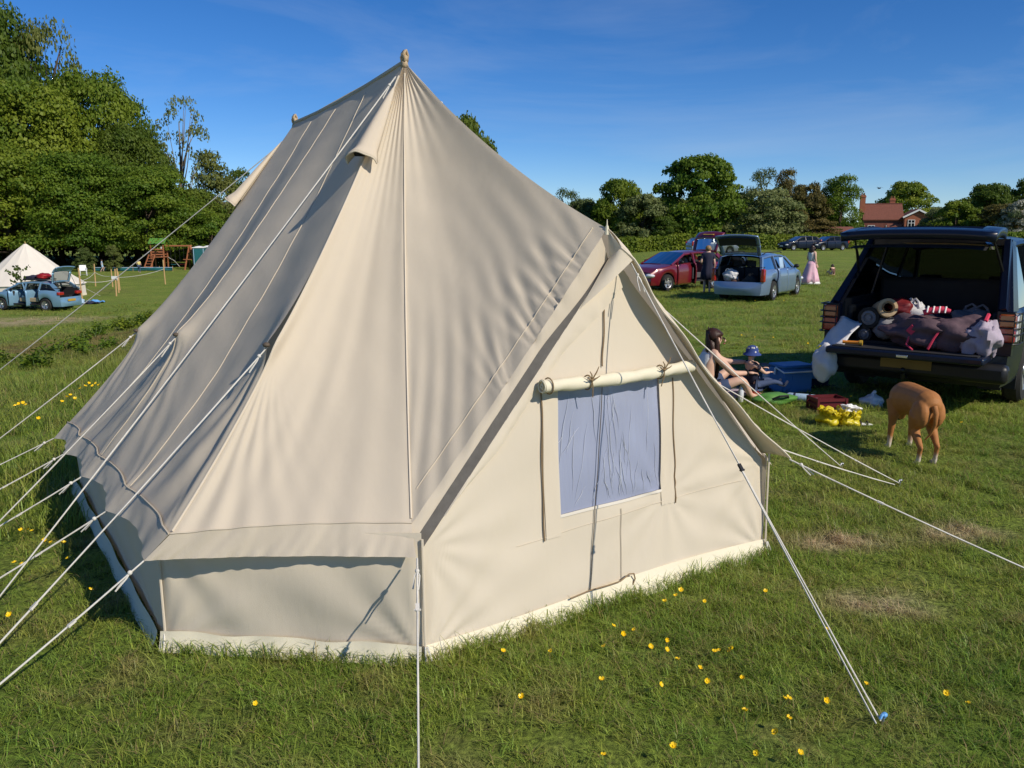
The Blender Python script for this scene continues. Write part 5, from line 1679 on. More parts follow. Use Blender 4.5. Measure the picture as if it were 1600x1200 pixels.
# D posts, shoulder, rear lights behind their guards, bumper, tow bar
b = MB()
for sx in (-1, 1):
    b.add([V3((sx * x, y, z)) for x, y, z in ((.90, -2.34, 1.06), (.76, -2.34, 1.05), (.635, -1.69, 1.70), (.715, -1.62, 1.77), (.90, -2.05, 1.06), (.725, -1.46, 1.74))],
          [(0, 1, 2, 3) if sx > 0 else (3, 2, 1, 0), (0, 3, 5, 4) if sx > 0 else (4, 5, 3, 0)])
    b.box((sx * .845, -2.33, .85), (.15, .10, .44))
b.box((0, -1.66, 1.742), (1.36, .08, .07))
b.build("boot_frame", M['navy_paint'], rr, 40)
for sx in (-1, 1):
    b = MB(); b.box((sx * .865, -2.385, .98), (.15, .05, .13)); b.build("indicator", M['amber_lens'], rr, bevel=.015)
    b = MB(); b.box((sx * .865, -2.385, .84), (.15, .05, .15)); b.build("taillight", M['red_lens'], rr, bevel=.015)
    b = MB(); b.box((sx * .925, -2.27, .91), (.06, .20, .28)); b.build("side_light", M['clear_lens'], rr, bevel=.012)
    b = MB()
    for z in (.755, .85, .91, .98, 1.06): b.tube([(sx * .785, -2.43, z), (sx * .93, -2.43, z), (sx * .975, -2.38, z), (sx * .975, -2.14, z)], .0075, 6)
    for p in ((sx * .79, -2.43), (sx * .93, -2.43), (sx * .975, -2.30), (sx * .975, -2.14)): b.tube([(p[0], p[1], .75), (p[0], p[1], 1.065)], .006, 6)
    b.build("light_guard", M['black'], rr)
b = MB(); b.box((0, -2.44, .45), (1.86, .20, .19)); b.build("rear_bumper", M['black'], rr, bevel=.05)
b = MB(); b.box((.0, -2.548, .49), (.50, .012, .11)); b.build("number_plate", M['shaded_plate'], rr)
b = MB(); b.tube([(0, -2.50, .34), (0, -2.62, .34), (0, -2.64, .40)], .022, 8); b.ell((0, -2.64, .43), .03, 8, 6); b.build("tow_ball", M['black'], rr)
for sx in (-1, 1):
    b = MB(); b.box((sx * .80, -1.72, .36), (.20, .025, .32)); b.build("mud_flap", M['rubber'], rr)
b = MB(); b.box((0, -1.75, .655), (1.40, 1.10, .03)); b.build("boot_floor", M['dark'], rr)
for sx in (-1, 1): b = MB(); b.box((sx * .74, -1.70, .86), (.10, 1.0, .36)); b.build("boot_trim", M['dark'], rr, bevel=.03)
b = MB(); b.box((0, -1.32, 1.02), (1.30, .10, .62)); b.build("seat", M['dark'], rr, bevel=.05)


def on_rr(x, y, z): return in_car(rr, x, y, z, hh_)


rz = -hh_
t = thing("tent_bag", "long grey and plum fabric bag with pink straps slumped across the off-roader's tailgate", "bag", on_rr(.28, -2.38, .65), rz)
b = MB(); lumpy(b, (-.15, 0, .16), (.42, .24, .17), 21, .22, 30, 18); lumpy(b, (.18, -.02, .17), (.32, .22, .18), 22, .2, 28, 18); b.build("bag_body", M['plum_cloth'], t, 60)
b = MB(); lumpy(b, (.44, -.08, .16), (.12, .20, .18), 23, .28, 22, 16); b.build("bag_end", M['lilac_cloth'], t, 60)
b = MB(); lumpy(b, (.33, -.17, .13), (.11, .06, .16), 24, .25, 16, 12, Matrix.Rotation(R(12), 3, 'Y')); b.build("bag_flap", M['lilac_cloth'], t, 70)
b = MB()
b.tube([(-.25, -.22, .13), (-.27, -.25, .05), (-.20, -.28, .0)], .012, 6); b.tube([(.02, -.22, .20), (-.02, -.25, .12), (-.06, -.26, .02)], .013, 6); b.tube([(.40, .08, .37), (.42, -.06, .385), (.42, -.18, .33)], .02, 6)
b.box((-.24, -.21, .20), (.07, .02, .08), Matrix.Rotation(R(40), 3, 'Y')); b.build("strap", M['rose_cloth'], t)
t = thing("rolled_rug", "cream and brown rolled rug on top of the luggage in the off-roader's boot", "rug", on_rr(-.42, -2.0, .98), rz)
b = MB()
b.lathe([(.10, -.32), (.115, -.1), (.11, .15), (.10, .33), (.07, .335), (.05, .30), (.045, .335)], 18, Matrix.Rotation(R(78), 4, 'X') @ Matrix.Rotation(R(24), 4, 'Y')); b.build("roll", M['cream_cloth'], t, 70)
b = MB(); lumpy(b, (.18, -.05, .04), (.14, .12, .10), 31, .25); b.build("fold", M['dark_red'], t, 70)
t = thing("pushchair", "folded black pushchair with grey wheels in the left of the off-roader's boot", "pushchair", on_rr(-.50, -2.16, .66), rz)
for x, z, r_ in ((.02, .26, .115), (-.02, .075, .085)):
    Mx = Matrix.Translation((x, -.12, z)) @ Matrix.Rotation(R(90), 4, 'X')
    w = MB().lathe([(r_ * .7, -.025), (r_, -.02), (r_, .02), (r_ * .7, .025), (r_ * .7, -.025)], 22, Mx).build("wheel", M['rubber'], t, 35)
    b = MB(); b.lathe([(r_ * .72, .015), (r_ * .45, .03), (r_ * .42, .012), (0, .012)], 18, Mx); b.lathe([(.03, .03), (0, .032)], 10, Mx); b.build("rim", M['grey_cloth'], w, 35)
b = MB(); b.tube([(-.1, 0, .05), (.05, .05, .32), (.3, .1, .22), (.42, .1, .05)], .016, 8); b.tube([(-.1, -.1, .05), (.1, -.08, .3), (.34, -.05, .1)], .014, 8); b.build("frame", M['black'], t)
b = MB(); lumpy(b, (.22, -.02, .14), (.18, .14, .13), 33, .2); b.build("seat_fabric", M['grey_cloth'], t, 70)
bag("carrier_bag", "white carrier bag standing behind the rolled rug in the boot", "bag", on_rr(-.10, -1.92, .72), rz, (.17, .15, .19), 'white_bag', 35)
bag("rubble_sack", "grey plastic sack at the right of the boot", "bag", on_rr(.46, -1.85, .68), rz, (.22, .2, .19), 'grey_cloth', 36)
bag("kit_bag", "black kit bag in the middle of the boot", "bag", on_rr(.12, -1.95, .66), rz, (.28, .2, .16), 'navy_cloth', 37)
t = thing("toy_figure", "small red and white striped soft toy on the plum bag", "toy", on_rr(.22, -2.42, 1.0), rz + .3)
b = MB(); b.tube([(-.12, 0, .02), (-.04, 0, .05), (.06, 0, .06), (.13, 0, .045)], [.03, .035, .035, .02], 8); b.build("toy_body", M['rose_cloth'], t, 60)
b = MB()
for k in range(4): b.tube([(-.09 + .055 * k, -.045, .03), (-.08 + .055 * k, -.015, .09), (-.07 + .055 * k, .03, .08)], .009, 6)
b.build("stripe", M['white_cloth'], t, 60)
t = thing("torch", "orange and yellow torch lying on the left of the lowered tailgate", "torch", on_rr(-.52, -2.66, .66), rz + .15)
b = MB(); Mx = Matrix.Rotation(R(90), 4, 'Y'); b.lathe([(0, -.10), (.018, -.10), (.018, .05), (.027, .075), (.027, .10), (0, .10)], 14, Matrix.Translation((0, 0, .02)) @ Mx); b.build("barrel", M['orange_plastic'], t, 35)
b = MB(); b.lathe([(.028, .07), (.029, .10), (.0, .102)], 14, Matrix.Translation((0, 0, .02)) @ Mx); b.build("lens", M['plate_y'], t, 35)
# white carrier bag hung on the left of the tailgate
t = thing("hanging_bag", "white carrier bag hanging from the left corner of the off-roader's tailgate", "bag", on_rr(-.80, -2.66, .60), rz)
b = MB(); lumpy(b, (0, 0, -.17), (.13, .12, .20), 41, .14, 20, 16); b.build("bag_body", M['white_bag'], t, 70)
b = MB(); b.grid(lambda s, q: V3((-.10 + .26 * s + .10 * q + .01 * math.sin(q * 9), .0 + .06 * math.sin(s * 5 + q * 3) + .34 * q, .0 + .30 * q + .03 * math.sin(s * 6))), 10, 12); b.build("bag_top", M['white_bag'], t, 70, solid=.004)

# ------------------------------------------------------------------ people and the dog
EDGES = [('pelvis', 'spine'), ('spine', 'chest'), ('chest', 'neck'), ('neck', 'head'), ('head', 'top'),
         ('chest', 'shL'), ('shL', 'elL'), ('elL', 'wrL'), ('chest', 'shR'), ('shR', 'elR'), ('elR', 'wrR'),
         ('pelvis', 'hipL'), ('hipL', 'knL'), ('knL', 'anL'), ('anL', 'toeL'), ('pelvis', 'hipR'), ('hipR', 'knR'), ('knR', 'anR'), ('anR', 'toeR')]
RAD = dict(pelvis=.13, spine=.115, chest=.13, neck=.047, head=.092, top=.062, sh=.058, el=.040, wr=.026, hip=.083, kn=.053, an=.036, toe=.032)
STAND = dict(pelvis=(0, 0, .92), spine=(0, -.01, 1.10), chest=(0, 0, 1.27), neck=(0, 0, 1.42), head=(0, .02, 1.53), top=(0, .015, 1.60),
             shL=(-.165, 0, 1.35), elL=(-.21, -.02, 1.08), wrL=(-.22, .07, .86), shR=(.165, 0, 1.35), elR=(.21, -.02, 1.08), wrR=(.22, .07, .86),
             hipL=(-.085, 0, .90), knL=(-.09, .02, .50), anL=(-.09, -.01, .07), toeL=(-.10, .13, .03), hipR=(.085, 0, .90), knR=(.09, .02, .50), anR=(.09, -.01, .07), toeR=(.10, .13, .03))


def skin_mesh(name, J, edges, rad, mt, parent, sub=1, root=None):
    names = []
    for a, b in edges:
        for q in (a, b):
            if q not in names: names.append(q)
    me = bpy.data.meshes.new(name)
    me.from_pydata([tuple(J[n]) for n in names], [(names.index(a), names.index(b)) for a, b in edges], [])
    o = bpy.data.objects.new(name, me); COL.objects.link(o); o.parent = parent
    me.materials.append(mt)
    m = o.modifiers.new("skin", 'SKIN'); m.use_smooth_shade = True
    sv = me.skin_vertices[0].data
    for i, n in enumerate(names):
        r = rad(n); sv[i].radius = r if isinstance(r, tuple) else (r, r)
        sv[i].use_root = n == (root or names[0])
    if sub:
        s = o.modifiers.new("sub", 'SUBSURF'); s.levels = sub; s.render_levels = sub
    return o


def hand(parent, wrist, d, up, k, mt='skin'):
    """palm, four unequal bent fingers and a thumb from the palm's side"""
    d, up = V3(d).normalized(), V3(up).normalized(); sd = d.cross(up).normalized(); w = V3(wrist)
    b = MB()
    b.ell(w + d * .045 * k, (.038 * k, .050 * k, .016 * k), 10, 8, Matrix((sd, d, up)).transposed())
    for i, (x, ln) in enumerate(((-.027, .060), (-.009, .072), (.010, .068), (.028, .054))):
        p = w + sd * x * k + d * .082 * k
        b.tube([p - d * .02 * k, p + d * ln * .5 * k - up * .006 * k, p + d * ln * .85 * k - up * .026 * k], [.0095 * k, .009 * k, .006 * k], 6)
    p = w - sd * .03 * k + d * .03 * k
    b.tube([p, p - sd * .028 * k + d * .025 * k, p - sd * .03 * k + d * .055 * k - up * .01 * k], [.011 * k, .010 * k, .006 * k], 6)
    return b.build("hand", M[mt], parent, 60)


def person(name, label, pos, rz, h, pose, clothes, hair, hairlen, group=None, mt='skin', face=True, cat="person", hands=True):
    k = h / 1.66
    t = thing(name, label, cat, pos, rz, group)
    J = {n: V3(pose.get(n, STAND[n])) * k for n in STAND}
    def rr(infl=1.0):
        return lambda n: RAD[n.rstrip('LR') if n[-1] in 'LR' and n not in RAD else n] * k * infl
    skin_mesh("body", J, EDGES, rr(), M[mt], t)
    H = J['head']; fwd = V3((0, 1, 0)); up = (J['top'] - H).normalized()
    if 'face' in pose: fwd = V3(pose['face']).normalized()
    side = fwd.cross(up).normalized()
    if face:
        b = MB()
        for s in (-1, 1): b.ell(H + fwd * .088 * k + side * .033 * k * s + up * .012 * k, .0105 * k, 8, 6)
        b.build("eyes", M['eye'], t)
        b = MB(); b.tube([H + fwd * .088 * k + up * .012 * k, H + fwd * .100 * k - up * .018 * k, H + fwd * .092 * k - up * .024 * k], [.008 * k, .013 * k, .012 * k], 6); b.build("nose", M[mt], t)
        b = MB(); b.ell(H + fwd * .084 * k - up * .05 * k, (.022 * k, .012 * k, .008 * k), 8, 6); b.build("mouth", M['lips'], t)
        b = MB()
        for s in (-1, 1): b.ell(H + side * .095 * k * s, (.014 * k, .022 * k, .03 * k), 8, 6)
        b.build("ears", M[mt], t)
    if hands:
        for s in 'LR':
            d = (J['wr' + s] - J['el' + s]).normalized()
            hand(t, J['wr' + s] + d * .005 * k, d, V3((1 if s == 'L' else -1, .1, .25)) if abs(d.z) > .6 else V3((0, 0, 1)), k, mt)
    if hair:
        b = MB(); c = H + up * .022 * k - fwd * .018 * k
        Rm = Matrix((side, fwd, up)).transposed()
        b.ell(c, (.104 * k, .108 * k, .106 * k), 24, 16, Rm, lambda p: (1.0 + .025 * math.sin(p.x * 22 + p.y * 9) + .02 * math.sin(p.y * 31)) if not (p.y > .25 and p.z < .30) else .78)
        if hairlen:
            b.ell(c - fwd * .060 * k - up * hairlen * .45 * k, (.118 * k, .068 * k, (hairlen * .62) * k), 18, 12, Rm, lambda p: 1 + .10 * math.sin(p.x * 16) + .06 * math.sin(p.x * 31 + p.z * 4))
            for s in (-1, 1):
                b.tube([c + side * .085 * k * s, c + side * .10 * k * s - up * hairlen * .4 * k - fwd * .01 * k, c + side * .085 * k * s - up * hairlen * .85 * k - fwd * .02 * k], [.03 * k, .034 * k, .008 * k], 7)
        b.build("hair", M[hair], t, 70)
    for nm, cm, ed, infl in clothes:
        J2 = dict(J)
        for s in 'LR':
            J2['slv' + s] = J['sh' + s].lerp(J['el' + s], .55); J2['thi' + s] = J['hip' + s].lerp(J['kn' + s], .75)
            J2['anT' + s] = J['an' + s] + V3((0, 0, .02 * k))
        rad = {'slvL': .050, 'slvR': .050, 'thiL': .066, 'thiR': .066, 'anTL': .040, 'anTR': .040}
        skin_mesh(nm, J2, ed, lambda n: (rad[n] * k * infl if n in rad else rr(infl)(n)), M[cm], t)
    return t, J, k


TOP = [('pelvis', 'spine'), ('spine', 'chest'), ('chest', 'shL'), ('shL', 'slvL'), ('chest', 'shR'), ('shR', 'slvR')]
VEST = [('pelvis', 'spine'), ('spine', 'chest'), ('chest', 'shL'), ('chest', 'shR')]
SHORTS = [('pelvis', 'hipL'), ('hipL', 'thiL'), ('pelvis', 'hipR'), ('hipR', 'thiR')]
TROUS = [('pelvis', 'hipL'), ('hipL', 'knL'), ('knL', 'anTL'), ('pelvis', 'hipR'), ('hipR', 'knR'), ('knR', 'anTR')]


def dress(parent, mt, prof, k, seed=1, name="dress", lean=(0, 0)):
    """prof: (z, rx, ry)"""
    b = MB(); n = 26
    for z, rx, ry in prof:
        f = (prof[0][0] - z)
        for i in range(n):
            a = 2 * math.pi * i / n; w = 1 + .17 * f * math.sin(a * 7 + seed + f) + .08 * f * math.sin(a * 11 - 2 * f) + .07 * f * math.sin(a * 3)
            b.v.append((rx * k * w * math.cos(a) + lean[0] * f, ry * k * w * math.sin(a) + lean[1] * f, z * k))
    for j in range(len(prof) - 1):
        for i in range(n): b.f.append((j * n + i, (j + 1) * n + i, (j + 1) * n + (i + 1) % n, j * n + (i + 1) % n)); b.mi.append(0)
    return b.build(name, M[mt], parent, 70, solid=.004)


# woman sitting on the grass, turned to the right, reaching towards the toddler
ws_ = ground_at(1107, 603)
wpos = V3((2.16, 9.05, 0.0))
SIT = dict(pelvis=(0, -.05, .13), spine=(0, -.04, .30), chest=(0, .03, .48), neck=(0, .07, .62), head=(.0, .11, .73), top=(0, .10, .80),
           shL=(-.165, .04, .56), elL=(-.16, .30, .43), wrL=(-.10, .54, .43), shR=(.165, .04, .56), elR=(.18, .26, .34), wrR=(.10, .48, .33),
           hipL=(-.09, 0, .12), knL=(-.17, .38, .34), anL=(-.08, .60, .06), toeL=(-.08, .74, .03), hipR=(.09, 0, .12), knR=(.22, .36, .28), anR=(.10, .52, .06), toeR=(.12, .66, .03), face=(.15, 1, -.1))
wm_, WJ, wk = person("person", "woman with long brown hair and white top sitting, arms stretched towards a toddler", wpos, R(-82), 1.56, SIT,
                     [("white_top", 'white_cloth', VEST, 1.10), ("shorts", 'denim', SHORTS, 1.13)], 'brown_hair', .50)
b = MB(); d_ = (WJ['wrR'] - WJ['elR']).normalized(); sdv = d_.cross(V3((0, 0, 1))).normalized(); upv = sdv.cross(d_)
b.tube([WJ['wrR'] - d_ * .03 + (sdv * math.cos(a) + upv * math.sin(a)) * .034 for a in [q * .5236 for q in range(12)]], .009, 6, closed=True); b.build("wristband", M['black'], wm_)

# toddler with a starry sun hat lying back on the blanket
tp_ = at_depth(1180, 9.15) + V3((0, 0, .10))
TOD = dict(pelvis=(0, -.02, .14), spine=(0, -.10, .30), chest=(0, -.16, .52), neck=(0, -.15, .68), head=(0, -.12, .84), top=(0, -.11, .94),
           shL=(-.19, -.14, .62), elL=(-.24, .08, .45), wrL=(-.14, .26, .48), shR=(.19, -.14, .62), elR=(.24, .10, .42), wrR=(.14, .28, .42),
           hipL=(-.10, .02, .13), knL=(-.16, .40, .20), anL=(-.14, .70, .08), toeL=(-.14, .78, .20), hipR=(.10, .02, .13), knR=(.16, .40, .20), anR=(.14, .70, .08), toeR=(.14, .78, .20), face=(.5, 1, -.1))
tod, TJ, tk = person("person", "toddler in a blue starry sun hat sitting on the picnic blanket", tp_, R(-75), .80, TOD,
                     [("dark_top", 'navy_cloth', TOP, 1.32), ("trousers", 'denim', TROUS, 1.15)], 'fair_hair', 0)
Hh = TJ['head']; b = MB(); hk = .062
b.lathe([(hk * 1.65, -.018), (hk * 1.55, -.008), (hk * 1.12, .012), (hk * 1.08, .045), (hk * .8, .075), (hk * .3, .088), (0, .09)], 22, Matrix.Translation(Hh + V3((0, .0, .012))))
ho = b.build("sun_hat", pmat("hat_cloth", (.03, .06, .22), .85, .1, 20, .2, 100), tod, 60)
b = MB()
for k in range(14):
    a = k * 2.4; z = .02 + .055 * ((k * .37) % 1); r_ = hk * (1.10 if z < .045 else .92)
    c = Hh + V3((r_ * math.cos(a), r_ * math.sin(a), z + .012)); out = V3((math.cos(a), math.sin(a), .35)).normalized(); sd = out.cross(V3((0, 0, 1))).normalized(); u_ = sd.cross(out)
    pts = [c + out * .003 + (sd * math.cos(q * .6283) + u_ * math.sin(q * .6283)) * (.014 if q % 2 == 0 else .006) for q in range(10)]
    b.poly(pts)
b.build("star", M['white_cloth'], ho)

# standing woman in navy between the red and the blue car
p_ = at_depth(1105, 28.6)
nw, NJ, nk = person("person", "woman in a dark navy dress standing between the red hatchback and blue estate", p_, R(-10), 1.64, dict(STAND, elL=(-.24, -.05, 1.08), wrL=(-.14, .14, 1.0), elR=(.22, -.03, 1.06), face=(.3, 1, 0)), [], 'fair_hair', 0)
dress(nw, 'navy_cloth', [(1.42, .16, .10), (1.36, .235, .125), (1.22, .20, .13), (1.06, .165, .125), (.92, .195, .145), (.72, .215, .155), (.48, .215, .155)], nk)
b = MB()
for s in (-1, 1): b.tube([(s * .165 * nk, 0, 1.35 * nk), (s * .20 * nk, -.02, 1.2 * nk)], [.072 * nk, .062 * nk], 10)
b.build("sleeve", M['navy_cloth'], nw, 60)

# girl in a long pink and white dress beyond the estate
p_ = at_depth(1267, 33.5)
gd, GJ, gk = person("person", "girl with dark hair in a long pink and white dress walking past the blue estate", p_, R(-60), 1.58, dict(STAND, wrL=(-.16, .16, .95), knL=(-.09, .14, .50), anL=(-.09, .18, .07), toeL=(-.10, .32, .03), anR=(.09, -.14, .10), toeR=(.10, -.02, .03)), [], 'dark_hair', .30)
dress(gd, 'white_cloth', [(1.36, .15, .10), (1.25, .17, .115), (1.06, .145, .11), (.98, .155, .12)], gk, 2, "bodice")
dress(gd, 'pink_cloth', [(1.0, .15, .118), (.85, .20, .17), (.55, .27, .25), (.30, .32, .32), (.10, .36, .38)], gk, 2, "skirt", lean=(0, -.10))
dress(gd, 'white_cloth', [(.14, .358, .375), (.04, .40, .42)], gk, 2, "hem", lean=(0, -.10))

# far children and figures
p_ = at_depth(1302, 40)
CROUCH = dict(SIT, wrL=(-.1, .34, .15), elL=(-.2, .2, .3), wrR=(.1, .34, .15), elR=(.2, .2, .3))
person("person", "child with dark hair crouching alone on the grass right of the pink dress", p_, R(20), 1.1, CROUCH, [("shirt", 'brown_cloth', TOP, 1.1)], 'dark_hair', .1, hands=False)
RUN = dict(STAND, knL=(-.09, .25, .55), anL=(-.09, .10, .20), toeL=(-.1, .22, .12), anR=(.09, -.22, .14), toeR=(.1, -.12, .04), wrL=(-.24, .2, 1.0), wrR=(.24, -.1, .95))
p_ = at_depth(157, 78); person("person", "small child in a pale blue dress running across the far left field", p_, R(-60), 1.2, RUN, [("blue_dress", 'pale_blue_cloth', TOP + SHORTS, 1.25)], 'dark_hair', .12, hands=False, face=False)
p_ = at_depth(215, 76); person("person", "small child in a yellow top and dark trousers on the far left field", p_, R(20), 1.28, RUN, [("yellow_top", 'yellow_cloth', TOP, 1.18), ("trousers", 'denim', TROUS, 1.15)], 'dark_hair', .12, hands=False, face=False)
p_ = at_depth(290, 58)
LIE = dict(pelvis=(0, 0, .12), spine=(0, -.18, .14), chest=(0, -.36, .20), neck=(0, -.5, .28), head=(0, -.6, .34), top=(0, -.66, .38), shL=(-.17, -.4, .24), elL=(-.3, -.3, .05), wrL=(-.2, -.1, .08), shR=(.17, -.4, .24), elR=(.3, -.3, .05), wrR=(.2, -.1, .08),
           hipL=(-.09, .05, .11), knL=(-.1, .4, .38), anL=(-.1, .7, .06), toeL=(-.1, .82, .04), hipR=(.09, .05, .11), knR=(.1, .42, .30), anR=(.1, .78, .06), toeR=(.1, .9, .04), face=(0, .5, 1))
person("person", "person in red lying back on the grass at the tent's left edge", p_, R(65), 1.7, LIE, [("red_top", 'red_plastic', TOP, 1.15), ("white_shorts", 'white_cloth', SHORTS, 1.15)], 'dark_hair', 0, hands=False)
# person leaning into the red car
p_ = in_car(red, -.42, .30, 0, hr)

# ---- the tan dog, seen from behind
def dog_mat():
    m, nt, out = new_mat("dog_coat"); N, L = nt.nodes.new, nt.links.new
    tc = N("ShaderNodeTexCoord"); sx = N("ShaderNodeSeparateXYZ"); L(tc.outputs["Object"], sx.inputs[0])
    nz = N("ShaderNodeTexNoise"); nz.inputs["Scale"].default_value = 14; nz.inputs["Detail"].default_value = 5; L(tc.outputs["Object"], nz.inputs["Vector"])
    def mx(f, a, b):
        q = N("ShaderNodeMix"); q.data_type = 'RGBA'; L(f, q.inputs["Factor"])
        for k, v in (("A", a), ("B", b)):
            if isinstance(v, tuple): q.inputs[k].default_value = (*v, 1)
            else: L(v, q.inputs[k])
        return q.outputs["Result"]
    def mr(f, a, b):
        q = N("ShaderNodeMapRange"); q.inputs[1].default_value = a; q.inputs[2].default_value = b; L(f, q.inputs[0]); return q.outputs[0]
    ad = N("ShaderNodeMath"); ad.operation = 'MULTIPLY_ADD'; ad.inputs[1].default_value = .10; L(nz.outputs["Fac"], ad.inputs[0]); L(sx.outputs[2], ad.inputs[2])
    base = mx(nz.outputs["Fac"], (.44, .195, .065), (.31, .125, .040))
    c = mx(mr(ad.outputs[0], .17, .10), base, (.66, .58, .48))       # white socks
    st = N("ShaderNodeTexNoise"); st.inputs["Scale"].default_value = 260
    mp = N("ShaderNodeMapping"); mp.inputs["Scale"].default_value = (1, .25, .5); L(tc.outputs["Object"], mp.inputs[0]); L(mp.outputs[0], st.inputs["Vector"])
    bp = N("ShaderNodeBump"); bp.inputs["Strength"].default_value = .35; bp.inputs["Distance"].default_value = .004; L(st.outputs["Fac"], bp.inputs["Height"])
    p = N("ShaderNodeBsdfPrincipled"); p.inputs["Roughness"].default_value = .6; p.inputs["Specular IOR Level"].default_value = .2; 
    L(c, p.inputs["Base Color"]); L(bp.outputs[0], p.inputs["Normal"]); L(p.outputs[0], out.inputs[0])
    return m


DM = dog_mat()
dg = ground_at(1424, 711)
dog = thing("dog", "tan short haired dog with pale socks standing with its back to us beside the off-roader", "dog", (dg.x, dg.y, -.012), R(-4))
b = MB()
# trunk: deep chest, tucked loin, rounded rump
b.tube([(0, -.325, .455), (0, -.30, .462), (0, -.22, .475), (0, -.10, .478), (0, .04, .465), (0, .17, .445), (0, .27, .445), (0, .34, .45)], [.05, .085, .112, .108, .122, .138, .122, .07], 16)
b.tube([(0, .24, .46), (.04, .35, .44), (.09, .43, .36)], [.10, .085, .065], 12)
b.ell((.11, .47, .31), (.070, .085, .068), 12, 9); b.tube([(.115, .50, .28), (.125, .57, .20)], [.045, .034], 10)
for sx, dy in ((-1, -.02), (1, .03)):
    # hind leg: heavy thigh, knee forward, hock behind, near-vertical shank, paw
    b.ell((sx * .070, -.235 + dy, .405), (.070, .105, .115), 12, 10)
    b.tube([(sx * .074, -.23 + dy, .40), (sx * .080, -.18 + dy, .31), (sx * .082, -.165 + dy, .27)], [.085, .058, .044], 12)
    b.tube([(sx * .082, -.165 + dy, .275), (sx * .080, -.25 + dy, .205), (sx * .078, -.305 + dy, .155)], [.045, .031, .023], 10)
    b.ell((sx * .078, -.312 + dy, .155), (.020, .024, .026), 8, 6)
    b.tube([(sx * .078, -.305 + dy, .155), (sx * .078, -.292 + dy, .07), (sx * .078, -.28 + dy, .03)], [.022, .019, .021], 10)
    b.ell((sx * .078, -.255 + dy, .018), (.027, .045, .018), 10, 7)
    # front leg
    b.tube([(sx * .080, .25 + dy, .42), (sx * .095, .215 + dy, .30), (sx * .098, .23 + dy, .25)], [.075, .048, .036], 12)
    b.tube([(sx * .098, .225 + dy, .26), (sx * .10, .245 + dy, .13), (sx * .102, .25 + dy, .035)], [.036, .025, .020], 10)
    b.ell((sx * .103, .275 + dy, .018), (.026, .042, .018), 10, 7)
b.v = [(x * .97, y * 1.04, z * 1.04) for x, y, z in b.v]
o = b.build("body", DM, dog, None)
m = o.modifiers.new("remesh", 'REMESH'); m.mode = 'VOXEL'; m.voxel_size = .0085; m.use_smooth_shade = True
m = o.modifiers.new("smooth", 'SMOOTH'); m.factor = .5; m.iterations = 7
b = MB(); b.tube([(0, -.345, .50), (.005, -.375, .45), (.01, -.365, .36), (.0, -.32, .27), (-.03, -.30, .215)], [.024, .021, .015, .010, .004], 8); b.build("tail", DM, dog, 60)
for s in (-1, 1):
    b = MB(); b.tube([(.12 + s * .045, .47, .385), (.12 + s * .085, .46, .375), (.12 + s * .10, .48, .31)], [.026, .026, .010], 7); b.build("ear", DM, dog, 60)
b = MB(); b.ell((.123, .625, .185), (.02, .016, .014), 8, 6); b.build("nose", M['black'], dog)

# ------------------------------------------------------------------ picnic things in the shade by the off-roader
def gp(px, py): return ground_at(px, py)


def cloth(name, label, cat, px, py, w, d, mt, rz=0.0, h=.03, seed=1, group=None):
    t = tag(None, None) if False else None
    g = random.Random(seed); ph = [g.uniform(0, 6) for _ in range(6)]; p = gp(px, py)
    def f(s, q):
        x, y = (s - .5) * w, (q - .5) * d
        e = 1 + .08 * math.sin(5 * s + ph[0]) * math.sin(4 * q + ph[1])
        return V3((x * e, y * e, .02 + h * (.5 + .5 * math.sin(x * 14 + ph[2] + 3 * math.sin(y * 6 + ph[3]))) * (.4 + .6 * math.sin(math.pi * s) * math.sin(math.pi * q)) + .012 * math.sin(y * 25 + x * 9 + ph[4])))
    o = MB().grid(f, 30, 24).build(name, M[mt], None, 70, solid=.006)
    o.location = p; o.rotation_euler = (0, 0, rz)
    return tag(o, label, cat, group)


cloth("picnic_blanket", "dark green and red edged picnic blanket spread under the toddler", "blanket", 1165, 598, 1.75, 1.2, 'dark', .25, .03, 3)
cloth("red_blanket", "dark red blanket edge lying beyond the blue cool box", "blanket", 1222, 576, .8, .35, 'dark_red', -.1, .05, 4)
cloth("lilac_towel", "crumpled lilac towel on the grass beside the tent's edge", "towel", 1150, 622, .45, .35, 'lilac_cloth', .3, .10, 5)
cloth("teal_mat", "teal mat on the grass in front of the toddler", "mat", 1196, 605, .42, .3, 'teal_plastic', .15, .02, 6)
bag("white_pack", "small pale bag leaning against the left side of the blue cool box", "bag", gp(1203, 606), .2, (.09, .08, .11), 'white_bag', 51)
t = thing("green_bag", "bright green soft bag lying below the blue cool box", "bag", gp(1210, 632), .3)
b = MB(); lumpy(b, (0, 0, .06), (.24, .13, .07), 52, .15); b.build("bag_body", M['green_plastic'], t, 70)
b = MB(); b.tube([(-.1, -.1, .08), (-.05, -.16, .12), (.05, -.16, .12), (.1, -.1, .08)], .012, 6); b.build("handle", M['dark'], t)
t = thing("red_cup", "small red beaker lying left of the green bag", "cup", gp(1178, 625), .3)
b = MB(); b.lathe([(0, 0), (.035, 0), (.045, .10), (.042, .10), (.033, .01), (0, .01)], 16); b.build("beaker", M['red_plastic'], t)
b = MB(); b.tube([(.042, 0, .08), (.075, 0, .07), (.07, 0, .03), (.037, 0, .025)], .006, 6); b.build("handle", M['red_plastic'], t)
t = thing("bottle", "clear drinks bottle glinting on the lilac towel", "bottle", gp(1157, 628), .3)
b = MB(); b.lathe([(0, 0), (.03, 0), (.032, .02), (.032, .12), (.012, .17), (.012, .19), (0, .19)], 14); b.build("bottle_body", M['clear_lens'], t)
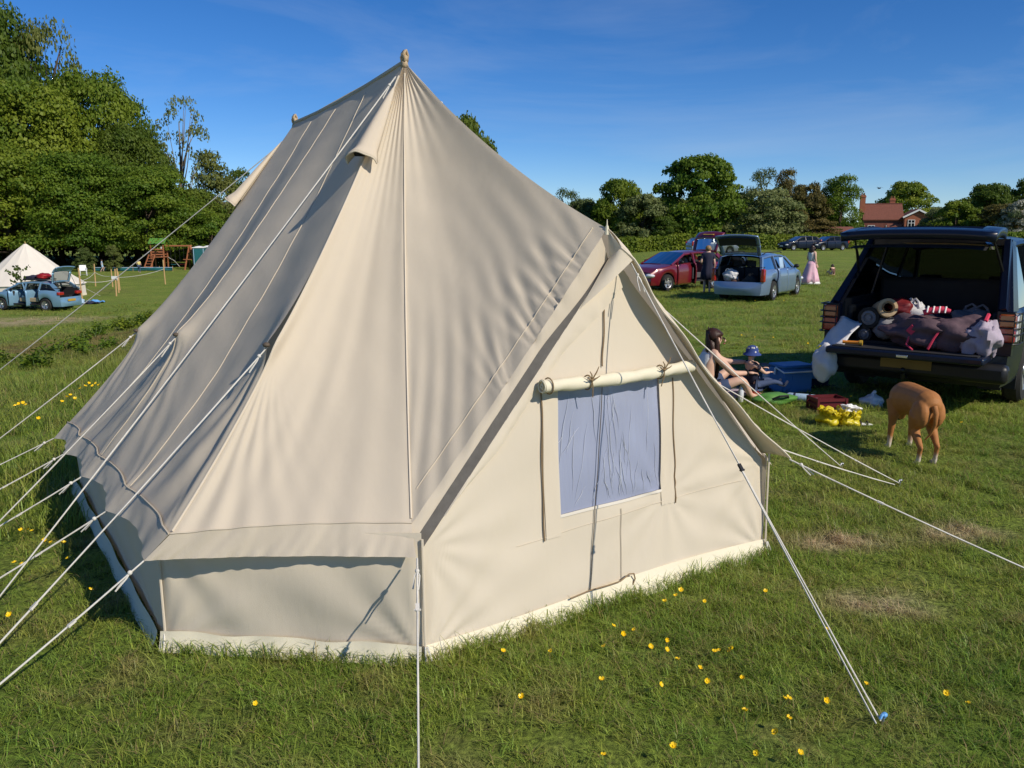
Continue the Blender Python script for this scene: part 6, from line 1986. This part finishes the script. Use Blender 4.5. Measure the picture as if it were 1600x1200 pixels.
b = MB(); b.lathe([(.014, .185), (.014, .205), (0, .206)], 12); b.build("cap", M['blue_plastic'], t)
# blue cool box
t = thing("cool_box", "blue plastic cool box standing on the grass between toddler and off-roader", "cool box", gp(1234, 612), R(18))
b = MB(); b.box((0, 0, .15), (.40, .28, .30)); b.build("box", M['blue_plastic'], t, bevel=.02)
b = MB(); b.box((0, 0, .318), (.42, .30, .036)); b.build("lid", M['sky_plastic'] if False else M['blue_plastic'], t, bevel=.012)
b = MB(); b.tube([(-.215, 0, .30), (-.225, 0, .22), (-.225, 0, .22)], .012, 6); b.tube([(-.215, .0, .30), (-.215, -.165, .26), (.215, -.165, .26), (.215, 0, .30)], .010, 6); b.build("handle", M['white_paint'], t)
b = MB(); b.box((0, -.142, .19), (.16, .006, .06)); b.build("badge", M['blue_plastic'], t)
t = thing("cool_bag", "dark cool bag with a light blue flap right of the cool box", "bag", gp(1276, 606), R(-25))
b = MB(); lumpy(b, (0, 0, .13), (.13, .11, .15), 55, .1, 18, 14); b.build("bag_body", M['navy_cloth'], t, 70)
b = MB(); b.grid(lambda s, q: V3((-.10 + .2 * s, -.12 - .02 * math.sin(q * 3), .29 - .16 * q)), 8, 6); b.build("flap", M['sky_plastic'], t, 60, solid=.01)
b = MB(); b.tube([(-.09, -.03, .26), (-.03, -.05, .38), (.06, -.03, .36), (.09, 0, .25)], .010, 6); b.build("handle", M['sky_plastic'], t)
t = thing("rolled_mat", "pale blue rolled mat lying in the shade before the cool box", "mat", gp(1253, 628), R(-28))
b = MB(); b.lathe([(0, -.16), (.035, -.16), (.045, -.14), (.045, .14), (.035, .16), (0, .16)], 14, Matrix.Translation((0, 0, .045)) @ Matrix.Rotation(R(90), 4, 'Y')); b.build("roll", M['pale_blue_cloth'], t, 50)
b = MB()
for x in (-.08, .08): b.lathe([(.047, x - .012), (.048, x + .012)], 14, Matrix.Translation((0, 0, .045)) @ Matrix.Rotation(R(90), 4, 'Y'))
b.build("strap", M['navy_cloth'], t)
t = thing("crate", "low dark red plastic crate in the shade behind the yellow bags", "crate", gp(1291, 642), R(8))
b = MB(); w, d, h = .31, .22, .15
for z in (.02, .075, .135):
    for sx in (-1, 1): b.box((sx * w / 2, 0, z), (.012, d, .03))
    for sy in (-1, 1): b.box((0, sy * d / 2, z), (w + .012, .0125, .031))
for sx in (-1, 1):
    for sy in (-1, 1): b.box((sx * w / 2, sy * d / 2, h / 2), (.024, .024, h))
b.box((0, 0, .008), (w, d, .012)); b.build("crate_frame", M['crate_red'], t)
b = MB(); b.box((0, 0, .07), (w - .03, d - .03, .10)); b.build("liner", M['crate_red'], t)
# yellow carrier bags with white paper
for nm, lb, px, py, rz, r, sd in (("yellow_bag", "bright yellow carrier bag slumped on the grass, left one of the two", 1297, 664, .2, (.12, .10, .078), 61), ("yellow_bag", "bright yellow carrier bag with white paper on top, right one of the two", 1325, 665, 1.1, (.105, .10, .070), 62)):
    bag(nm, lb, "bag", gp(px, py), rz, r, 'yellow_bag', sd, group="yellow carrier bags", n=.3, flaps=6)
t = thing("paper_wrapper", "crumpled white paper lying on the right yellow bag", "paper", gp(1328, 664) + V3((0, .02, .115)), .3)
b = MB(); lumpy(b, (0, 0, .04), (.09, .07, .045), 63, .45, 18, 12); b.build("paper", M['white_cloth'], t, 25)
t = thing("white_sack", "pale sack lying in the shade under the off-roader's bumper", "sack", gp(1361, 636), .2)
b = MB(); lumpy(b, (0, 0, .05), (.12, .10, .08), 64, .2, 18, 12); b.build("sack_body", M['white_bag'], t, 70)
b = MB(); b.tube([(0, 0, .12), (.01, 0, .15), (.04, .01, .16)], [.02, .012, .02], 6); b.build("neck", M['white_bag'], t)
t = thing("sandal", "small black and white sandal on the grass right of the yellow bags", "sandal", gp(1349, 667), R(80))
b = MB(); b.ell((0, 0, .02), (.032, .085, .014), 16, 8); b.build("sole", M['white_cloth'], t)
b = MB()
for y in (-.03, .03): b.tube([(-.032, y, .025), (-.015, y, .05), (.015, y, .05), (.032, y, .025)], .008, 6)
b.build("strap", M['black'], t)

# ------------------------------------------------------------------ the left of the field: second tent, play frame, toilets, posts, kit
p = at_depth(42, 49)
wt_ = thing("bell_tent", "white bell tent pitched at the wood's edge behind the pale blue car", "tent", p, .35)
cv = [(0.05, 3.05), (.55, 2.55), (1.2, 1.85), (1.9, 1.18), (2.45, .72)]
b = MB(); n = 14
for r_, z in cv:
    for i in range(n * 3):
        a = 2 * math.pi * i / (n * 3); c_ = math.cos(math.pi / n) / math.cos(((a * n / (2 * math.pi)) % 1 - .5) * 2 * math.pi / n)
        b.v.append((r_ * 1.25 * c_ * math.cos(a), r_ * c_ * math.sin(a), z - .02 * math.sin(a * n) ** 2))
m_ = n * 3
for j in range(len(cv) - 1):
    for i in range(m_): b.f.append((j * m_ + i, j * m_ + (i + 1) % m_, (j + 1) * m_ + (i + 1) % m_, (j + 1) * m_ + i)); b.mi.append(0)
b.build("roof", M['white_canvas'], wt_, 20)
b = MB(); b.lathe([(2.38, .0), (2.36, .75)], n, Matrix.Diagonal((1.25, 1, 1, 1))); b.build("wall_panel", M['white_canvas'], wt_, 20)
b = MB(); b.lathe([(2.40, .0), (2.39, .12)], n, Matrix.Diagonal((1.25, 1, 1, 1))); b.build("skirt", M['canvas_pale'], wt_, 20)
b = MB(); b.cyl((0, 0, 3.0), (0, 0, 3.18), .03, .02, 8); b.build("pole_tip", M['pole_wood'], wt_)
b = MB(); b.tube([(2.6, -1.0, .73), (3.9, -1.6, .02)], .008, 5); b.tube([(1.2, -2.2, .73), (1.9, -3.3, .02)], .008, 5); b.tube([(-1.2, -2.2, .73), (-1.9, -3.3, .02)], .008, 5); b.build("guy_rope", M['rope'], wt_)
b = MB(); b.add([(-.35, -2.46, .0), (.35, -2.46, .0), (0.02, -1.35, 1.62)], [(0, 1, 2)]); b.build("door_panel", M['canvas'], wt_)

p = at_depth(30, 43.5)
sp_ = thing("sapling", "sparse young tree with few dark leaves standing before the white tent", "tree", p)
g_ = random.Random(9); b = MB(); lv = MB()
b.tube([(0, 0, -.05), (.03, 0, .8), (.0, .02, 1.9)], [.025, .02, .006], 6)
for k in range(16):
    z = .6 + 1.2 * k / 16; a = g_.uniform(0, 6.3); ln = g_.uniform(.4, 1.0)
    e = V3((ln * math.cos(a), ln * .5 * math.sin(a), z + ln * .5))
    b.tube([(0.01, 0, z), e * .5 + V3((0, 0, z * .5 + .03)), e], [.010, .007, .003], 4)
    for q in range(9):
        c = V3((0, 0, z)).lerp(e, g_.uniform(.35, 1.05)) + V3((g_.uniform(-.06, .06), g_.uniform(-.06, .06), g_.uniform(-.06, .06))); s_ = g_.uniform(.05, .10); a2 = g_.uniform(0, 6.3)
        d1 = V3((math.cos(a2), .3, math.sin(a2))) * s_; d2 = V3((-math.sin(a2), .5, math.cos(a2))) * s_ * .6
        lv.poly([c - d1, c + d2, c + d1, c - d2])
b.build("trunk", M['bark'], sp_); lv.build("crown", M['leaf_dark'], sp_, None)

# post and rope enclosure round the saplings
fn = thing("rope_fence", "rustic fence of thin wooden posts and rope in the grass left of centre", "fence", at_depth(165, 52))
fo_ = fn.location.copy()
tops = []
for px, d, h in ((123, 46, 1.75), (145, 58, 1.55), (172, 57, 1.2), (177, 49, 1.6), (181, 51.5, 1.5), (183, 54, 1.2), (255, 60, 1.75), (120, 62, 1.1)):
    q = at_depth(px, d) - fo_; b = MB(); lx = random.Random(px).uniform(-.05, .05)
    b.cyl(q - V3((0, 0, .1)), q + V3((lx, 0, h)), .045, .04, 7); b.build("post", M['pole_wood'], fn); tops.append(q + V3((lx, 0, h * .62)))
for i, j in ((0, 1), (1, 2), (0, 3), (3, 4), (4, 5), (4, 6), (7, 1)):
    a_, c_ = tops[i], tops[j]; MB().tube([a_.lerp(c_, q) - V3((0, 0, .5 * q * (1 - q))) for q in (0, .2, .4, .6, .8, 1)], .014, 4).build("rope", M['rope'], fn)
b = MB(); q = tops[3]; b.box(q + V3((-.05, -.06, .1)), (.34, .02, .18)); b.build("notice", M['white_paint'], fn)

# climbing frame with swings
p = at_depth(267, 84)
pf = thing("climbing_frame", "reddish wooden climbing frame with ladder, green roof and swings before the dark wood", "playground", p, R(6))
Wd = M['wood']
for x in (-1.75, -.55):
    for y in (-.6, .6): b = MB(); b.beam((x, y, -.1), (x, y, 2.75), .11); b.build("post", Wd, pf)
b = MB(); b.box((-1.15, 0, 1.25), (1.4, 1.4, .08)); b.build("deck", Wd, pf)
for z in (1.5, 1.75, 2.0):
    for y in (-.62, .62): b = MB(); b.box((-1.15, y, z), (1.3, .04, .12)); b.build("rail", Wd, pf)
b = MB()
for y in (-.68, .68): b.prism([(-1.95, y * 1.15, 2.55), (-.35, y * 1.15, 2.55), (-.35, 0, 3.05), (-1.95, 0, 3.05)], (0, 0, .06))
b.build("roof", M['green_plastic'], pf)
for x in (-2.1, -1.5): b = MB(); b.beam((x - .35, -1.25, -.05), (x + .12, -.62, 1.5), .08); b.build("ladder_side", Wd, pf)
for k in range(6):
    q = (k + .5) / 6; b = MB(); b.box((-1.8 - .35 + .47 * q, -1.25 + .63 * q, -.05 + 1.55 * q), (.62, .09, .05)); b.build("rung", Wd, pf)
b = MB(); b.beam((-.55, 0, 2.35), (2.05, 0, 2.35), .13); b.build("crossbeam", Wd, pf)
for x, y in ((1.75, -.95), (1.75, .95)): b = MB(); b.beam((x + .65 * 1, y, -.1), (x + .15, 0, 2.4), .10); b.build("leg", Wd, pf)
for x, y in ((1.45, -.95), (1.45, .95)): b = MB(); b.beam((x, y, -.1), (x + .35, 0, 2.4), .10); b.build("leg", Wd, pf)
b = MB(); b.beam((1.3, -.62, 1.0), (2.3, -.62, 1.0), .07); b.build("brace", Wd, pf)
for x in (.15, 1.0):
    b = MB()
    for s in (-.2, .2): b.tube([(x + s, 0, 2.3), (x + s, .02, .5)], .014, 4)
    r_ = b.build("swing_chain", M['dark'], pf); b = MB(); b.box((x, .02, .48), (.46, .2, .05)); b.build("swing_seat", M['red_plastic'] if x > .5 else M['teal_plastic'], r_, bevel=.01)
b = MB(); b.tube([(-.5, .3, 1.25), (.1, .5, .85), (.6, .6, .2)], .02, 5); b.build("climbing_rope", M['rope'], pf)
person("person", "child in a white top standing on the climbing frame's platform", V3((p.x - .75, p.y - .55, p.z + 1.29)), R(150), 1.15, STAND, [("white_top", 'white_cloth', TOP, 1.2), ("trousers", 'navy_cloth', TROUS, 1.15)], 'dark_hair', .1, hands=False, face=False)

# portable toilets
for nm, lb, px, d in (("portable_toilet", "teal portable toilet with white roof right of the swings, fully in view", 311, 84), ("portable_toilet", "teal portable toilet half hidden by the tent's slope", 326, 86)):
    q = at_depth(px, d); t = thing(nm, lb, "toilet", q, R(12), "portable toilets")
    b = MB(); b.box((0, 0, 1.1), (1.1, 1.1, 2.2)); b.build("cabin", M['teal_plastic'], t, bevel=.04)
    b = MB(); b.grid(lambda s, r_: V3(((s - .5) * 1.2, (r_ - .5) * 1.2, 2.2 + .16 * math.sin(math.pi * s) * math.sin(math.pi * r_) ** .5)), 8, 8); b.box((0, 0, 2.2), (1.2, 1.2, .06)); b.build("roof", M['white_paint'], t)
    b = MB(); b.box((0, -.56, 1.05), (.72, .03, 1.9)); d_o = b.build("door", M['teal_plastic'], t, bevel=.01); b = MB(); b.box((.28, -.59, 1.05), (.05, .03, .16)); b.build("handle", M['white_paint'], d_o)
    b = MB()
    for x in (-.46, .46): b.box((x, -.565, 1.1), (.05, .02, 2.0))
    b.build("trim", M['pale_blue_cloth'], t)

# white plastic chair
t = thing("garden_chair", "white plastic garden chair standing far off behind the posts", "chair", at_depth(127, 72), R(30))
b = MB(); b.box((0, 0, .45), (.52, .5, .05)); b.build("seat", M['white_paint'], t, bevel=.01)
for x in (-.24, .24):
    for y in (-.22, .22): b = MB(); b.beam((x * 1.08, y * 1.1, 0), (x, y, .45), .05); b.build("leg", M['white_paint'], t)
b = MB(); b.grid(lambda s, q: V3(((s - .5) * .52, .24 + .12 * q + .04 * (1 - (2 * s - 1) ** 2), .45 + .45 * q)), 8, 6); b.build("backrest", M['white_paint'], t, 60, solid=.03)
for x in (-.28, .28): b = MB(); b.tube([(x, -.2, .45), (x, -.22, .66), (x, .26, .68)], .025, 6); b.build("arm", M['white_paint'], t)

# football goal net line far off and kit on the grass by the pale blue car
q = at_depth(205, 80)
t = thing("windbreak", "low teal windbreak stretched along the foot of the wood", "windbreak", q, R(3))
b = MB(); b.grid(lambda s, r_: V3(((s - .5) * 7.5, .10 * math.sin(s * 14), .05 + .32 * r_ - .04 * math.sin(s * 28) ** 2 * r_)), 60, 3); b.build("screen", M['teal_plastic'], t, 60, solid=.01)
b = MB(); b.box((0, -.02, .37), (7.5, .015, .05)); b.build("edging", M['pale_blue_cloth'], t)
for k in range(7): b = MB(); b.cyl((-3.75 + 1.25 * k, .03, -.1), (-3.75 + 1.25 * k, .03, .5), .02, .02, 5); b.build("pole", M['pole_wood'], t)
for nm, lb, cat, px, py, w, d, mt, rz, h, sd in (
        ("groundsheet", "green groundsheet on the grass beside the pale blue car's wheel", "groundsheet", 36, 482, 1.2, .6, 'teal_plastic', .1, .10, 71),
        ("sleeping_bag", "bright blue and turquoise sleeping bag laid out right of the pale blue car", "sleeping bag", 148, 473, 1.0, .5, 'sky_plastic', .15, .16, 72),
        ("tarpaulin", "dark blue tarpaulin behind the sleeping bag", "tarpaulin", 134, 475, 1.3, .5, 'navy_cloth', .1, .16, 73)):
    cloth(nm, lb, cat, px, py, w, d, mt, rz, h, sd)
bag("kit_bag", "grey kit bag on the grass behind the pale blue car", "bag", gp(92, 481), .2, (.42, .25, .2), 'grey_cloth', 74)
bag("stuff_sack", "navy stuff sack on the grass right of the grey kit bag", "bag", gp(108, 479), .5, (.34, .25, .2), 'navy_cloth', 75)
bag("stuff_sack", "pale blue stuff sack on the grass left of the turquoise sleeping bag", "bag", gp(124, 477), .9, (.3, .22, .16), 'pale_blue_cloth', 76)

# mangled bit of blue groundsheet at the tent's left corner
# ------------------------------------------------------------------ plants in the turf: buttercups, taller weeds
def buttercup_meshes():
    out = []
    for sd in range(4):
        g = random.Random(sd + 100); pb_, sb = MB(), MB()
        sb.tube([(0, 0, -.105), (.008, .004, -.05), (0, 0, -.002)], .0012, 5)
        for k in range(5):
            a = 2 * math.pi * k / 5 + g.uniform(-.1, .1); d1 = V3((math.cos(a), math.sin(a), 0)); s1 = V3((-math.sin(a), math.cos(a), 0))
            op = .55 + .2 * sd % .5
            pts = [V3((0, 0, 0)), d1 * .006 + s1 * .006 + V3((0, 0, .003)), d1 * .0125 + s1 * .0055 + V3((0, 0, .013 * op)), d1 * .0135 - s1 * .0055 + V3((0, 0, .013 * op)), d1 * .006 - s1 * .006 + V3((0, 0, .003))]
            pb_.poly(pts)
        pb_.ell((0, 0, .003), (.0045, .0045, .004), 7, 5)
        out.append((pb_, sb))
    return out


BM = buttercup_meshes()
proto = []
def buttercup(px, py, lb, grp, s=1.0, i=0):
    p = ground_at(px, py, .085 * s)
    v = i % 4
    if len(proto) <= v:
        t = thing("buttercup", lb, "flower", (0, 0, 0), 0, grp)
        h_ = BM[v][0].build("flower_head", M['petal'], t, None); BM[v][1].build("stem", M['stem'], t)
        proto.append(t); 
    else:
        src = proto[v]; t = src.copy(); COL.objects.link(t)
        for ch in CH[v]:
            c = ch.copy(); COL.objects.link(c); c.parent = t
    t["label"] = lb; t["group"] = grp
    g = random.Random(px * 7 + py)
    t.location = (p.x, p.y, p.z + .085 * s); t.scale = (s, s, s)
    t.rotation_euler = (g.uniform(-.3, .9), g.uniform(-.6, .6), g.uniform(-.6, .6))
    if len(CH) <= v: CH.append(kids(t))
CH = []
NEAR = ((399, 1100), (958, 980), (973, 992), (991, 986), (944, 1011), (1016, 1011), (1041, 1002), (1041, 1016), (1064, 922), (1056, 932), (1039, 942), (1101, 941), (1196, 924), (1058, 1032), (1093, 1046), (1105, 1065), (1117, 1019), (1123, 1018), (1144, 1016), (1140, 1019), (1032, 1071), (940, 1064), (861, 1019), (786, 1019), (1232, 1092), (1226, 1094), (1164, 1113), (1212, 1146), (1182, 1177), (1291, 1096), (1353, 1070), (1294, 984), (1479, 1084), (1513, 1101), (1231, 1123), (1052, 1167), (943, 1182), (815, 1090), (1160, 1060), (1250, 1178))
LEFT = ((23, 880), (35, 882), (99, 850), (107, 873), (142, 923), (15, 961), (33, 830), (44, 828), (50, 831), (80, 848), (30, 632), (36, 630), (41, 633), (97, 628), (104, 621), (110, 618), (117, 623), (133, 604), (139, 600), (145, 603), (150, 599), (155, 602), (60, 655), (126, 607), (24, 634), (70, 845))
MIDR = ((1159, 524), (1180, 527), (1238, 523), (1208, 528), (1282, 541), (1262, 537), (1275, 559), (1262, 545), (1503, 661), (1130, 470), (1330, 620), (1225, 470), (1180, 470))
for i, (x, y) in enumerate(NEAR): buttercup(x, y, "yellow buttercup among the short grass in front of the tent", "buttercups before the tent", .72 + .25 * ((i * .37) % 1), i)
for i, (x, y) in enumerate(LEFT): buttercup(x, y, "yellow buttercup in the grass left of the tent under the ropes", "buttercups left of the tent", 1.0 if y > 700 else 1.5, i)
for i, (x, y) in enumerate(MIDR): buttercup(x, y, "tiny yellow flower on the open grass right of the tent", "flowers right of the tent", 1.1, i)

# leafy weeds (nettles and docks) on the slope to the left
wl = []
g_ = np.random.default_rng(77)
WEED = []
for sd in range(3):
    C, Nn, S = [], [], []
    for k in range(16):
        a, r_ = g_.uniform(0, 6.28), g_.uniform(0, .22)
        hh_ = g_.uniform(.18, .42)
        for q in range(14):
            f = q / 14
            C.append((r_ * math.cos(a) + g_.normal() * .04, r_ * math.sin(a) + g_.normal() * .04, hh_ * (.15 + .85 * f))); Nn.append((g_.normal() * .6, g_.normal() * .6 - .2, .8)); S.append(.10 * (1.1 - .5 * f))
    Vq, Fq = leaf_quads(np.array(C), np.array(Nn), np.array(S), g_)
    me = npmesh("foliage", Vq, Fq); at_ = me.attributes.new("hue", 'FLOAT', 'FACE'); at_.data.foreach_set("value", g_.uniform(0, 1, len(Fq)).astype(np.float32)); me.materials.append(M['leaf_oak'])
    b = MB()
    for k in range(5): b.tube([(g_.uniform(-.15, .15), g_.uniform(-.15, .15), -.02), (g_.uniform(-.15, .15), g_.uniform(-.15, .15), .3)], .004, 4)
    m2 = bpy.data.meshes.new("stem"); m2.from_pydata(b.v, [], b.f); m2.materials.append(M['stem']); WEED.append((me, m2))
for i, (px, py, s) in enumerate(((205, 515, 1.5), (190, 512, 1.3), (220, 508, 1.4), (160, 520, 1.3), (150, 527, 1.2), (135, 555, 1.1), (118, 548, 1.2), (88, 552, 1.1), (75, 560, 1.0), (60, 575, 1.1), (5, 575, 1.1), (170, 545, 1.0), (130, 535, 1.0), (235, 498, 1.3))):
    p = ground_at(px, py); t = thing("weed_clump", "clump of leafy green weeds in the long grass of the left slope", "plant", p, px * .7, "weed clumps on the left slope")
    t.scale = (s, s, s * .8)
    for nm, me in zip(("foliage", "stem"), WEED[i % 3]): o = bpy.data.objects.new(nm, me); COL.objects.link(o); o.parent = t

# brittle straw stalks and a bird high over the house
t = thing("bird", "tiny dark bird flying above the brick house chimneys", "bird", (52.0, 120.0, 7.9), .4)
b = MB(); b.ell((0, 0, 0), (.10, .32, .09), 8, 6); b.build("body", M['dark'], t)
for s in (-1, 1): b = MB(); b.add([(0, .12, .03), (0, -.12, .03), (s * .32, -.02, .16), (s * .75, -.14, .06), (s * .34, .14, .15)], [(0, 1, 2, 4), (4, 2, 3)]); b.build("wing", M['dark'], t)
